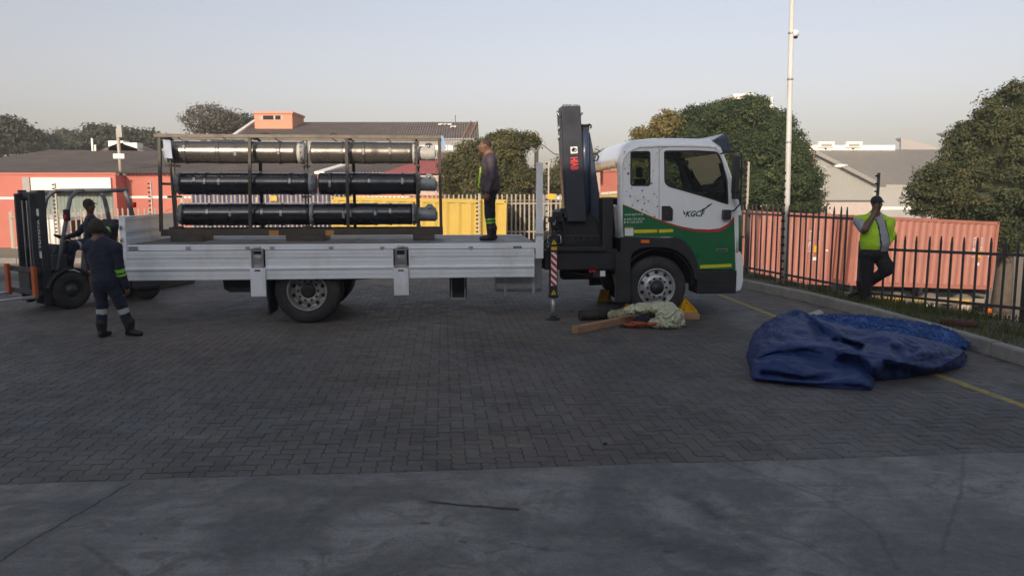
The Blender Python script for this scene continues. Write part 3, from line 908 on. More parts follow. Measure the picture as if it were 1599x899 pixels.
# ------------------------------------------------------------------ crane
def build_crane():
    cr = bpy.data.objects.new('loader_crane', None); link(cr, truck); cr['label'] = 'folded dark grey loader crane between load bed and cab'
    # sub frame, base and outrigger beam
    m = MB(); m.box(UF + .16, 4.95, .16, VW - .16, .80, 1.12)
    m.box(UF + .2, 4.75, .10, VW - .1, 1.10, 1.17); m.box(UF + .35, 4.80, .5, 2.0, 1.17, 1.34)
    m.build('crane_base', M_chassis, cr, bevel=.01)
    m = MB()
    u0 = T(905, 400, .7)[0]
    m.prism([(3.95, .55, 1.17), (4.75, .55, 1.17), (4.70, .55, 1.55), (4.55, .55, 1.75), (4.05, .55, 1.75), (3.98, .55, 1.5)], (0, .75, 0))
    m.lathe([(.24, 0), (.24, .35), (.2, .4)], (4.35, .93, 1.35), (0, 0, 1), 20)
    m.build('slewing_column', M_chassis, cr, bevel=.02)
    # grey block under the boom with rows of valve stems
    u0, z0 = T(885, 382, .5); u1, z1 = T(943, 344, .5)
    vb = MB()
    for k in range(9):
        uu = u0 + .06 + k * .052
        vb.box(uu, uu + .03, .47, .545, z0 + .05, z0 + .12); vb.tube([(uu + .015, .46, z0 + .1), (uu + .015, .44, z0 + .16)], .006, 6)
    vb.build('control_valve', M_crane, cr)
    # outer boom: a broad folded box section standing upright
    q = lambda px, py, v: TV(px, py, v)
    v0 = .42
    A = [q(876.5, 166, v0), q(906.5, 165, v0), q(916, 346, v0), q(886, 346, v0)]
    m = MB(); m.prism(A, (0, .34, 0))
    bo = m.build('outer_boom', M_crane, cr, bevel=.012)
    # edge weld plate on the rear side
    A = [q(873, 172, v0 + .03), q(876.2, 172, v0 + .03), q(885.6, 340, v0 + .03), q(882, 340, v0 + .03)]
    MB().prism(A, (0, .25, 0)).build('boom_guide', M_crane, bo, bevel=.004)
    # top details
    m = MB()
    for px in (881, 886, 891, 898, 903): a = q(px, 165.5, v0 + .1); m.box(a.x - .018, a.x + .018, v0 + .05, v0 + .2, a.z - .01, a.z + .022)
    a = q(873, 178, v0); m.tube([a + Vector((-.03, .03, .05)), a + Vector((.0, .03, -.02)), a + Vector((.03, .03, -.05))], .014, 6)
    a = q(908, 180, v0); m.tube([a + Vector((-.02, .1, -.05)), a + Vector((.0, .1, .0)), a + Vector((.035, .1, .05))], .014, 6)
    for py in (200, 214): a = q(875, py, v0); m.tube([a + Vector((-.01, .05, .05)), a + Vector((-.02, .05, -.05))], .016, 6)
    m.build('boom_roller', M_steel, bo)
    # logo + lettering, reading downwards
    a = q(897, 234.5, v0)
    dn = (q(898.5, 262, v0) - q(897, 234.5, v0)).normalized()
    rt = Vector((-dn.z, 0, dn.x)); rt = rt if rt.x > 0 else -rt
    up = rt                                       # letters' up points to the right as they run downward
    lg = MB(); c = a + Vector((0, -.003, 0))
    lg.prism([c - rt * .065 + dn * .055, c + rt * .05 + dn * .055, c + rt * .05 - dn * .055, c - rt * .065 - dn * .055], (0, .002, 0))
    pl = lg.build('logo_plate', M_whitevinyl, bo)
    lg = MB(); ring = [(.032, -.0005), (.032, -.002), (.018, -.002), (.018, -.0005)]
    lg.lathe(ring, c + rt * .005, (0, 1, 0), 18)
    lg.prism([c - rt * .02 + Vector((0, -.002, 0)) - dn * .045, c + rt * .018 + Vector((0, -.002, 0)) - dn * .012, c - rt * .03 + Vector((0, -.002, 0)) + dn * .03, c - rt * .05 + Vector((0, -.002, 0))], (0, .0015, 0))
    lg.build('logo_emblem', M_hole, pl)
    st = q(892.5, 245.5, v0)
    t = text_obj('lettering', 'HIAB', .165, M_hiabred, bo, st - rt * .015, dn, rt, out=0, width=.205, bold=.006)
    for v in t.data.vertices: v.co.y = v0 - .003 + (v.co.y - v0) * .2
    # inner boom and lift cylinder leaning behind it
    v1 = .62
    A = [q(908, 214, v1), q(921, 206, v1), q(926, 232, v1), q(932, 275, v1), q(940, 332, v1), q(938, 345, v1), q(913, 345, v1)]
    m = MB(); m.prism(A, (0, .30, 0)); ib = m.build('inner_boom', M_craneblue, cr, bevel=.012)
    m = MB(); m.tube([q(915, 330, v1 - .09), q(913, 240, v1 - .09), q(913, 205, v1 - .06)], [.085, .075, .07], 14)
    m.build('lift_cylinder', M_craneblue, ib)
    m = MB(); a = q(914, 201, v1); m.box(a.x - .07, a.x + .06, v1 - .04, v1 + .2, a.z - .05, a.z + .04); m.tube([a + Vector((-.08, -.06, .05)), a + Vector((.07, -.06, .05))], .018, 8)
    a = q(919, 196, v1); m.tube([a + Vector((-.05, 0, .0)), a + Vector((.02, 0, .02)), a + Vector((.05, 0, -.01)), a + Vector((.03, 0, -.05))], .015, 6)
    m.build('link_joint', M_chassis, ib, bevel=.006)
    a = q(929.5, 245, v1); m = MB()
    m.tube([a + Vector((-.04, 0, .05)), a + Vector((.03, 0, .05)), a + Vector((.055, 0, 0)), a + Vector((.03, 0, -.06)), a + Vector((-.03, 0, -.06))], .016, 6)
    m.build('hook', M_chassis, ib)
    # hexagonal knuckle plate by the cab
    m = MB(); h = [q(926, 336, .58), q(938, 342, .58), q(941, 360, .58), q(939, 372, .58), q(930, 379, .58), q(920, 372, .58), q(919, 348, .58)]
    m.prism(h, (0, .12, 0)); m.build('knuckle_plate', M_crane, cr, bevel=.01)
    # levers, hoses and bits near the headboard
    m = MB()
    for k, (px, py) in enumerate(((862, 343), (868, 335), (874, 342), (880, 330), (872, 352), (866, 356))):
        a = q(px, py, .30 + .05 * k); m.box(a.x - .05, a.x + .05, a.y, a.y + .12, a.z - .045, a.z + .045)
    for k in range(6):
        a = q(858 + 4 * k, 345 - 2 * k, .34 + .03 * k); b = q(864 + 5 * k, 400, .4)
        c2 = a + Vector((.06 * (-1) ** k, -.02, .10))
        m.tube([a * (1 - t) ** 2 + c2 * 2 * t * (1 - t) + b * t * t for t in np.linspace(0, 1, 9)], .013, 6)
    m.build('valve_block', M_chassis, cr, bevel=.006)
    m = MB()
    for k in range(3):
        a = q(846, 392 - 4 * k, .12 + .05 * k); b = q(874, 372 - 6 * k, .3)
        m.tube([a, (a + b) / 2 + Vector((0, 0, .07)), b], .012, 6)
    m.build('hydraulic_hose', M_rubber, cr)
    # outrigger leg near side
    u, _ = T(865, 430, .05)
    zt = T(865, 365, .05)[1]; zm = T(865, 462, .05)[1]; zs1 = T(865, 394, .05)[1]; zs0 = T(865, 446, .05)[1]
    m = MB(); m.box(u - .062, u + .062, .07, .19, zm, zt)
    ou = m.build('outrigger_leg', M_black, cr, bevel=.006)
    # striped face
    pl = MB().box(u - .047, u + .047, .062, .0695, zs0, zs1).build('stripe_plate', M_whitevinyl, ou)
    n = 5; hgt = (zs1 - zs0)
    for k in range(-1, n + 1):
        zc = zs0 + hgt * (k + .35) / n; th = hgt / n * .52
        poly = [(u - .047, zc + .11), (u - .047, zc + .11 + th), (u + .047, zc + .02 + th), (u + .047, zc + .02)]
        out = []
        # clip to the plate
        def clip(P_, zl, up_):
            r = []
            for i in range(len(P_)):
                a_, b_ = P_[i - 1], P_[i]
                ia = (a_[1] <= zl) if up_ else (a_[1] >= zl); ib_ = (b_[1] <= zl) if up_ else (b_[1] >= zl)
                if ia != ib_:
                    t_ = (zl - a_[1]) / (b_[1] - a_[1]); r.append((a_[0] + (b_[0] - a_[0]) * t_, zl))
                if ib_: r.append(b_)
            return r
        poly = clip(clip(poly, zs1, True), zs0, False)
        if len(poly) >= 3: MB().prism([(x, .0595, z) for x, z in poly], (0, .002, 0)).build('red_stripe', M_red, pl)
    # warning signs
    for py in (378, 457):
        zc = T(865, py, .05)[1]
        tr = MB().prism([(u - .042, .0625, zc - .035), (u + .042, .0625, zc - .035), (u, .0625, zc + .045)], (0, .0065, 0)).build('warning_triangle', M_yellowtape, ou)
        MB().box(u - .005, u + .005, .0595, .062, zc - .02, zc + .02).build('warning_mark', M_hole, tr)
    zc = T(865, 388, .05)[1]
    MB().box(u - .045, u + .045, .0605, .0695, zc - .025, zc + .025).build('orange_plate', M_yellow, ou)
    m = MB(); m.box(u - .075, u + .075, .055, .2, zm - .03, zm + .02)
    m.build('leg_collar', M_black, ou, bevel=.004)
    m = MB(); m.tube([(u, .13, zm), (u, .13, .03)], .036, 14); m.build('outrigger_ram', M_galv, ou)
    m = MB(); m.lathe([(.0, .0), (.115, .0), (.118, .012), (.05, .02), (.045, .05), (.0, .05)], (u, .13, .003), (0, 0, 1), 20); m.build('outrigger_foot', M_chassis, ou)
    m = MB(); m.box(UF + .3, UF + .62, .2, VW - .2, .98, 1.1); m.build('outrigger_beam', M_chassis, cr)
    # grab handles at the head of the leg
    m = MB()
    for s in (-1, 1):
        m.tube([(u + s * .05, .05, zt - .02), (u + s * .10, .03, zt - .03), (u + s * .11, .03, zt - .14), (u + s * .07, .05, zt - .16)], .009, 6)
    m.build('leg_handle', M_galv, ou)
build_crane()

# ------------------------------------------------------------------ cab
CV = .05          # plane of the cab side
CW = 2.33
def build_cab():
    ol = [(973, 372, -.05, 0), (973, 320, -.05, 0), (973, 262, -.05, 0), (974.5, 249, -.06, .02), (983, 238, -.09, .07), (998, 231.5, -.06, .13), (1030, 230, 0, .15), (1075, 230, 0, .15), (1110, 231, .03, .15),
          (1121, 236, .08, .09), (1128, 255, .12, .02), (1137, 286, .15, 0), (1147, 322, .17, 0), (1148.5, 336, .17, 0), (1149, 362, .17, 0), (1149, 393, .17, 0)]
    fr = [(0, 0), (.012, .22), (.035, .45), (.08, .68), (.16, .84), (.35, .95), (CW / 2, 1.0)]
    fr = fr + [(CW - v, f) for v, f in fr[:-1][::-1]]
    base = [T(a, b, CV) for a, b, _, _ in ol]
    nO = len(ol); V = []
    for v, f in fr:
        for (u, z), (_, _, du, dz) in zip(base, ol): V.append((u + du * f, CV + v, z + dz * f))
    sh = MB(); ws = MB(); rw = MB()
    nL = len(fr)
    for j in range(nL - 1):
        for i in range(nO - 1):
            f = (j * nO + i, j * nO + i + 1, (j + 1) * nO + i + 1, (j + 1) * nO + i)
            mid = 3 <= j <= nL - 5
            if i in (9, 10, 11) and mid: ws.add([V[k] for k in f], [(0, 1, 2, 3)], 0, True); continue
            if i in (1,) and 4 <= j <= nL - 6: rw.add([V[k] for k in f], [(0, 1, 2, 3)], 0, True); continue
            mi = 1 if (i in (13, 14) and 1 <= j <= nL - 3) else 0
            sh.add([V[k] for k in f], [(0, 1, 2, 3)], mi, True)
    # floor and bulkhead
    zf = T(1000, 372, CV)[1]
    u0, u1 = base[0][0], base[-1][0] + .15
    sh.add([(u0, CV + .03, zf), (u1, CV + .03, zf), (u1, CV + CW - .03, zf), (u0, CV + CW - .03, zf)], [(0, 1, 2, 3)], 2)
    cab = sh.build('cab_body', [M_cabwhite, M_green, M_black], truck)
    cab.data.polygons.foreach_set('use_smooth', [True] * len(cab.data.polygons))
    md = cab.modifiers.new('thickness', 'SOLIDIFY'); md.thickness = .02; md.offset = 1
    ws.build('windscreen', M_glass, cab)
    rw.build('rear_glass', M_darkglass, cab)
    cab['label'] = 'white upper cab shell with green lower corner'
    # ---- near side: quarter panel + door (and mirrored on the far side)
    arch = [(1054, 370), (1066, 375), (1076, 384), (1083, 395), (1088, 407), (1091, 421)]
    tp = lambda L: [T(a, b, CV) for a, b in L]
    quarter = tp([(973, 372), (973, 262), (974.5, 249), (983, 238), (998, 231.5), (1028.7, 230), (1028.7, 372)])
    doorp = tp([(1029.5, 372), (1029.5, 230), (1075, 230), (1110, 231), (1121, 236), (1128, 255), (1137, 286), (1147, 322), (1148.5, 336), (1149, 362), (1149, 393), (1149, 421)] + arch[::-1])
    zc = lambda x, y: (930 + x / 4.496, 200 + y / 4.496)
    def rounded(poly, r, n=4):
        out = []
        for i in range(len(poly)):
            p0, p, p1 = Vector(poly[i - 1]), Vector(poly[i]), Vector(poly[(i + 1) % len(poly)])
            a = p + (p0 - p).normalized() * min(r, (p0 - p).length * .45); b = p + (p1 - p).normalized() * min(r, (p1 - p).length * .45)
            for k in range(n + 1):
                t = k / n; q = a * (1 - t) ** 2 + p * 2 * t * (1 - t) + b * t * t; out.append((q.x, q.y))
        return out
    win1 = rounded(tp([zc(243, 163), zc(385, 161), zc(385, 408), zc(243, 408)]), .05)
    win2 = rounded(tp([zc(479, 158), zc(700, 156), zc(855, 165), zc(895, 235), zc(925, 370), zc(934, 541), zc(800, 497), zc(650, 452), zc(510, 413), zc(482, 385)]), .05)
    def inset(poly, d):
        n = len(poly); o = []
        ar = sum(poly[i - 1][0] * poly[i][1] - poly[i][0] * poly[i - 1][1] for i in range(n)); s = 1 if ar > 0 else -1
        for i in range(n):
            p0, p, p1 = Vector(poly[i - 1]), Vector(poly[i]), Vector(poly[(i + 1) % n])
            a, b = (p - p0), (p1 - p)
            nn = Vector((-a.y, a.x)).normalized() + Vector((-b.y, b.x)).normalized()
            nn = nn.normalized() if nn.length > 1e-6 else Vector((0, 0))
            q = p + nn * d * s; o.append((q.x, q.y))
        return o
    for side in (0, 1):
        if side == 0: fn = lambda u, v, z: (u, CV + v, z)
        else: fn = lambda u, v, z: (u, CV + CW - v, z)
        q = MB().plate(quarter, [win1], fn, -.002, .03).build('quarter_panel', M_cabwhite, cab)
        MB().plate(win1, [inset(win1, .022)], fn, -.006, .02).build('window_rubber', M_black, q)
        MB().plate(inset(win1, .02), [], fn, .004, .008).build('quarter_window', M_glass, q)
        d = MB().plate(doorp, [win2], fn, -.006, .03).build('door', M_cabwhite, cab)
        MB().plate(win2, [inset(win2, .025)], fn, -.010, .02).build('window_rubber', M_black, d)
        MB().plate(inset(win2, .023), [], fn, .002, .006).build('door_window', M_glass, d)
        h = rounded(tp([zc(463, 547), zc(520, 547), zc(540, 570), zc(538, 648), zc(463, 648)]), .015)
        MB().plate(h, [], fn, -.030, -.0065).build('door_handle', M_black, d)
    # door top seam
    sm = MB(); pts = tp([zc(445, 640), zc(446, 165), zc(470, 138), zc(520, 131), zc(800, 131), zc(850, 138)])
    for a, b in zip(pts[1:-1], pts[2:]): sm.bar((a[0], CV - .0065, a[1]), (b[0], CV - .0065, b[1]), .004, .008, up=(0, 1, 0))
    sm.build('door_seam', M_black, cab)
    # ---- livery (thin vinyl, proud of the paint)
    v = lambda L, y: [(u, y, z) for u, z in tp(L)]
    sw = [(185, 535), (250, 562), (330, 600), (420, 640), (500, 672), (600, 703), (700, 724), (800, 733), (870, 725), (930, 695), (972, 645)]
    arch_in = [(560, 760), (600, 765), (650, 788), (690, 825), (715, 870)]
    g = [zc(*p) for p in sw] + [(1148.4, 421)] + [(1091, 421), (1088, 407), (1083, 395), (1076, 384), (1066, 375), (1054, 370)] + [(973.5, 370)]
    gz = tp(g)
    lv = MB().plate(gz, [], lambda u, vv, z: (u, vv, z), CV - .0085, CV - .0062).build('green_livery', M_green, cab)
    up = [(185, 533), (250, 558), (330, 594), (420, 632), (500, 661), (600, 690), (700, 708), (800, 712), (870, 703), (930, 672), (972, 618)]
    r = tp([zc(*p) for p in up] + [zc(*p) for p in sw[::-1]])
    MB().plate(r, [], lambda u, vv, z: (u, vv, z), CV - .0100, CV - .0062).build('red_swoosh', M_red, cab)
    for (a, b, c, d) in ((268, 714, 432, 736), (444, 711, 543, 733)):
        MB().plate(tp([zc(a, b), zc(c, b - 3), zc(c, d - 3), zc(a, d + 2)]), [], UV, CV - .0105, CV - .0087).build('yellow_tape', M_yellowtape, cab)
    MB().plate(tp([(1093, 414), (1142, 411.5), (1142, 416.5), (1093, 419)]), [], UV, CV - .0105, CV - .0087).build('yellow_tape', M_yellowtape, cab)
    st = MB().plate(tp([zc(204, 704), zc(264, 704), zc(264, 755), zc(204, 755)]), [], UV, CV - .0105, CV - .0087).build('weight_plate', M_whitevinyl, cab)
    MB().plate(tp([zc(204, 694), zc(264, 694), zc(264, 703), zc(204, 703)]), [], UV, CV - .0105, CV - .0087).build('plate_header', mat('tan_vinyl', (.4, .28, .12), .5), st)
    tl = MB()
    for k in range(4):
        a = T(*zc(210, 712 + 11 * k), CV); b = T(*zc(258 - 9 * (k % 2), 712 + 11 * k), CV)
        tl.box(a[0], b[0], CV - .0112, CV - .0106, a[1] - .0035, a[1])
    tl.build('plate_print', mat('grey_print', (.35, .36, .38), .6), st)
    for row, (yy, s, wid) in enumerate(((613, 'www.kgcf.co.za', 132), (647, '076 774 8137', 140), (668, '011 616 38 70', 122))):
        a = T(*zc(203 + (14 if row else 0), yy), CV); b = T(*zc(203 + wid, yy), CV)
        text_obj('lettering', s, .046, M_whitevinyl, lv, (a[0], CV - .0088, a[1]), (1, 0, .02), (0, 0, 1), width=b[0] - a[0])
    ph = MB()
    for yy, w_, h_ in ((641, .018, .022), (661, .016, .03)):
        a = T(*zc(205, yy), CV); ph.box(a[0] - w_ / 2, a[0] + w_ / 2, CV - .0105, CV - .0087, a[1] - h_ / 2, a[1] + h_ / 2)
    ph.build('phone_symbol', M_whitevinyl, lv)
    # logo: slanted letters with a wing stroke
    a = T(*zc(627, 622), CV); b = T(*zc(772, 622), CV)
    text_obj('logo_lettering', 'KGCF', .125, M_darkgreen, cab, (a[0], CV - .0068, a[1]), (1, 0, .03), (0, 0, 1), shear=.28, width=(b[0] - a[0]) * .95, bold=.004)
    lw = MB()
    lw.plate(tp([zc(727, 585), zc(752, 566), zc(775, 556), zc(783, 545), zc(800, 535), zc(822, 523), zc(806, 545), zc(792, 552), zc(780, 563), zc(755, 578)]), [], UV, CV - .0085, CV - .0062)
    lw.plate(tp([zc(611, 576), zc(622, 588), zc(632, 600), zc(624, 612), zc(616, 596)]), [], UV, CV - .0085, CV - .0062)
    lw.build('logo_wing', M_darkgreen, cab)
    # network of dots and lines on the quarter panel
    dots = [(229, 320, .020, 'r'), (393, 388, .014, 'r'), (415, 622, .014, 'r'), (327, 439, .013, 'k'), (296, 511, .012, 'k'), (254, 153, .011, 'k'), (203, 167, .008, 'k'),
            (242, 479, .014, 'b'), (342, 530, .013, 'b'), (216, 444, .008, 'b'), (337, 484, .012, 'd'), (326, 573, .015, 'd'), (433, 551, .012, 'd'), (410, 463, .015, 'l'), (257, 543, .015, 'l'),
            (196, 213, .013, 'l'), (204, 286, .013, 'l'), (316, 127, .015, 'l'), (404, 298, .011, 'l'), (358, 583, .013, 'l'), (371, 515, .011, 'o'), (430, 485, .010, 'o'), (434, 178, .010, 'o'), (253, 420, .011, 'o'), (280, 489, .007, 'o'), (238, 258, .009, 'r'), (375, 600, .008, 'o')]
    cm = dict(r=mat('dot_red', (.55, .03, .05), .45), k=mat('dot_dark', (.02, .04, .06), .45), b=mat('dot_blue', (.03, .16, .5), .45), d=mat('dot_green', (.02, .18, .08), .45), l=mat('dot_lime', (.35, .5, .08), .45), o=mat('dot_sand', (.5, .32, .18), .45))
    P3 = []
    for x, y, rr, k in dots:
        u, z = T(*zc(x, y), CV); P3.append((u, z))
        if u > quarter[4][0] or z > 1.0:
            MB().lathe([(.0, .0), (rr, .0), (rr, .0025)], (u, CV - .0050, z), (0, 1, 0), 12).build('livery_dot', cm[k], cab)
    ln = MB(); rnd = random.Random(3)
    for i in range(len(P3)):
        near = sorted(range(len(P3)), key=lambda j: (P3[i][0] - P3[j][0]) ** 2 + (P3[i][1] - P3[j][1]) ** 2)[1:4]
        for j in near:
            if j > i or rnd.random() < .3: ln.bar((P3[i][0], CV - .0028, P3[i][1]), (P3[j][0], CV - .0028, P3[j][1]), .002, .0028, up=(0, 1, 0))
    a = T(*zc(280, 504), CV); b = T(*zc(400, 506), CV); ln.bar((a[0], CV - .0028, a[1]), (b[0], CV - .0028, b[1]), .002, .006, up=(0, 1, 0))
    ln.build('livery_line', mat('grey_line', (.45, .46, .48), .5), cab)
    # crease lines and badge on the green door foot
    bd = MB(); a = T(*zc(845, 852), CV); b = T(*zc(925, 858), CV); bd.box(a[0], b[0], CV - .012, CV - .0087, b[1] - .018, a[1] + .012); bg = bd.build('badge', M_steel, cab)
    MB().box(a[0] + .01, b[0] - .01, CV - .0135, CV - .0121, b[1] - .008, a[1] - .002).build('badge_bar', M_hole, bg)
    cs = MB()
    for (x0, y0, x1, y1) in ((890, 824, 925, 822), (862, 882, 910, 874), (910, 874, 955, 882)):
        a = T(*zc(x0, y0), CV); b = T(*zc(x1, y1), CV); cs.bar((a[0], CV - .009, a[1]), (b[0], CV - .009, b[1]), .005, .010, up=(0, 1, 0))
    cs.build('pressed_crease', M_green, cab)
    # fender and wheel arch
    out = [(969, 370), (1054, 371), (1066, 376), (1076, 385), (1083, 396), (1088, 408), (1091, 422), (1091, 436), (1084, 436)]
    inn = [(1081, 420), (1073, 404), (1058, 392), (1042, 387), (1016, 386), (998, 388), (986, 396), (984, 410), (984, 471), (961, 472), (962, 398), (969, 392)]
    for fn in (lambda u, v, z: (u, CV + v, z), lambda u, v, z: (u, CV + CW - v, z)):
        MB().plate(tp(out + inn), [], fn, -.02, .06).build('wheel_arch', M_black, truck, bevel=.006)
    # arch liner so the wheel sits in the dark
    ln = MB(); rr = .60
    pts = [(FWU + .02 + rr * math.cos(R(a)), RW + .08 + rr * .93 * math.sin(R(a))) for a in range(-5, 196, 15)]
    pin = [(FWU + .02 + (u - FWU - .02) * .96, RW + .08 + (z - RW - .08) * .96) for u, z in pts]
    ln.prism([(u, CV + .062, z) for u, z in pts + pin[::-1]], (0, .6, 0)); ln.build('arch_liner', M_chassis, truck)
    ln = MB(); ln.prism([(u, CV + CW - .66, z) for u, z in pts + pin[::-1]], (0, .6, 0)); ln.build('arch_liner', M_chassis, truck)
    MB().box(FWU - .6, FWU + .7, CV + .67, CV + CW - .67, .75, 1.3).build('engine', M_chassis, truck)
    a = T(1002, 377, CV); ol_ = MB().box(a[0] - .02, a[0] + .12, CV - .034, CV - .0205, a[1] - .025, a[1] + .025).build('side_lamp', M_orange, truck, bevel=.004)
    # steps below the door
    u0, zt = T(1089, 423, CV); u1, zb = T(1149, 458, CV)
    for v0, v1 in ((CV - .015, CV + .45), (CV + CW - .45, CV + CW + .015)):
        m = MB(); m.box(u0, u1, v0, v1, zb, zt)
        sp = m.build('cab_step', M_black, truck, bevel=.012)
        y = v0 - .003 if v0 < 1 else v1 - .002
        MB().box(u0 + .06, u1 - .1, y, y + .005, (zb + zt) / 2 - .004, (zb + zt) / 2 + .004).build('step_groove', M_hole, sp)
    # bumper
    m = MB(); b = [(1147.5, 394), (1157, 394), (1161, 400), (1161.5, 438), (1158, 453), (1147.5, 456)]
    pts = tp(b)
    m.prism([(u, CV + .01, z) for u, z in pts], (0, CW - .02, 0)); bp = m.build('bumper', M_cabwhite, truck, bevel=.02)
    u0, z0 = T(1155.5, 404, CV); u1, z1 = T(1158.5, 436, CV)
    for vv in (.14, CW - .3): MB().box(u1 - .02, u1 + .03, CV + vv, CV + vv + .22, z1, z0).build('headlamp', mat('lamp_lens', (.55, .56, .58), .15, coat=.6), bp, bevel=.01)
    u1 = T(1149, 420, CV)[0]
    MB().box(u1 - .07, u1 + .0, CV + .02, CV + CW - .02, zb + .05, T(1149, 394, CV)[1]).build('front_panel', M_black, truck)
    # interior
    u0, _ = base[1]; m = MB()
    ud, zd = T(*zc(860, 440), CV)
    m.prism([(ud + .12, CV + .06, zd - .02), (ud + .42, CV + .06, zd - .10), (ud + .45, CV + .06, zf + .1), (ud + .2, CV + .06, zf + .1)], (0, CW - .12, 0)); m.build('dashboard', M_black, cab, bevel=.02)
    for v0 in (CV + .25, CV + 1.45):
        m = MB(); us = T(*zc(520, 500), CV)[0]
        m.box(us, us + .5, v0, v0 + .5, zf + .25, zf + .42); m.prism([(us, v0, zf + .4), (us + .14, v0, zf + .4), (us - .02, v0, zf + .98), (us - .12, v0, zf + .98)], (0, .5, 0))
        m.prism([(us - .11, v0 + .13, zf + 1.0), (us - .02, v0 + .13, zf + 1.0), (us - .04, v0 + .13, zf + 1.18), (us - .12, v0 + .13, zf + 1.18)], (0, .24, 0))
        m.build('seat', mat('seat_fabric', (.03, .03, .034), .9), cab, bevel=.03)
    # steering wheel
    cu_, cz_ = T(*zc(815, 430), .55); m = MB(); ax = Vector((-.55, 0, .83)); a1 = Vector((0, 1, 0)); a2 = ax.cross(a1)
    ctr = Vector((cu_, CV + .5, cz_))
    m.tube([ctr + (a1 * math.cos(t) + a2 * math.sin(t)) * .21 for t in np.linspace(0, 2 * math.pi, 25)], .016, 8)
    for t in (.5, 2.6, 4.7): m.tube([ctr, ctr + (a1 * math.cos(t) + a2 * math.sin(t)) * .2], .012, 6)
    m.tube([ctr, ctr - ax * .3], .03, 8); m.build('steering_wheel', M_black, cab)
    # dark trim inside of the far pillar, bulkhead and roof lining
    m = MB(); m.box(base[1][0] + .03, base[1][0] + .05, CV + .05, CV + CW - .05, zf, 2.62)
    m.build('rear_bulkhead', mat('cab_lining', (.06, .06, .062), .9), cab)
    pa = T(*zc(700, 200), .1)[0]
    m = MB(); m.tube([(base[10][0] - .02, CV + .04, base[10][1]), (base[12][0] - .05, CV + .05, base[12][1])], .035, 8)
    m.build('pillar_trim', M_black, cab)
    m = MB(); a = TV(*zc(625, 245), .9); m.box(a.x - .07, a.x + .07, a.y, a.y + .02, a.z - .04, a.z + .04); m.build('interior_mirror', M_steel, cab)
    # sun visor over the windscreen
    pf = tp([(1116, 219), (1135, 208), (1142, 211), (1146, 234), (1140, 238), (1126, 239)])
    MB().prism([(u, CV + .14, z) for u, z in pf], (0, CW - .28, 0)).build('sun_visor', mat('visor_blue_grey', (.05, .065, .10), .3, coat=.4), cab, bevel=.008)
    # mirrors on their arms (near and far)
    for s, v0 in ((-1, CV), (1, CV + CW)):
        arm = bpy.data.objects.new('mirror_arm', None)
        y = v0 + s * .16
        m = MB(); q = lambda px, py, yy: (T(px, py, CV)[0], yy, T(px, py, CV)[1])
        m.tube([q(1124, 241, v0), q(1134, 236, v0 + s * .1), q(1148, 237, y), q(1152, 241, y), q(1152.5, 265, y), q(1151, 300, y), q(1150, 318, y), q(1144, 328, v0 + s * .08), q(1138, 331, v0)], .013, 8)
        ar = m.build('mirror_arm', M_black, cab)
        m = MB(); a = q(1143, 270, y); m.box(a[0] - .035, a[0] + .03, y - .10, y + .10, q(0, 302, y)[2], q(0, 240, y)[2]); m.build('mirror', M_black, ar, bevel=.02)
        m = MB(); a = q(1150, 266, y); m.box(a[0] - .04, a[0] + .04, y - .05, y + .05, a[2] - .045, a[2] + .045); a = q(1144, 302, y); m.box(a[0] - .06, a[0] + .07, y - .07, y + .06, a[2] - .09, a[2] + .07); m.build('wide_angle_mirror', M_black, ar, bevel=.015)
        m = MB(); a = q(1132.5, 335, v0 + s * .05); m.box(a[0] - .065, a[0] + .065, v0 + s * .008, v0 + s * .11, a[2] - .08, a[2] + .08); m.build('kerb_mirror', M_black, ar, bevel=.015)
    # air intake stack behind the cab
    u, z = T(948, 300, 1.9); m = MB(); m.box(u - .14, u - .03, 1.75, 2.2, 1.3, 2.45); m.build('air_intake', M_black, truck, bevel=.02)
    m = MB(); m.box(4.72, 4.9, .3, 1.9, 1.05, 1.95); m.build('rear_panel_box', M_chassis, truck, bevel=.02)
build_cab()

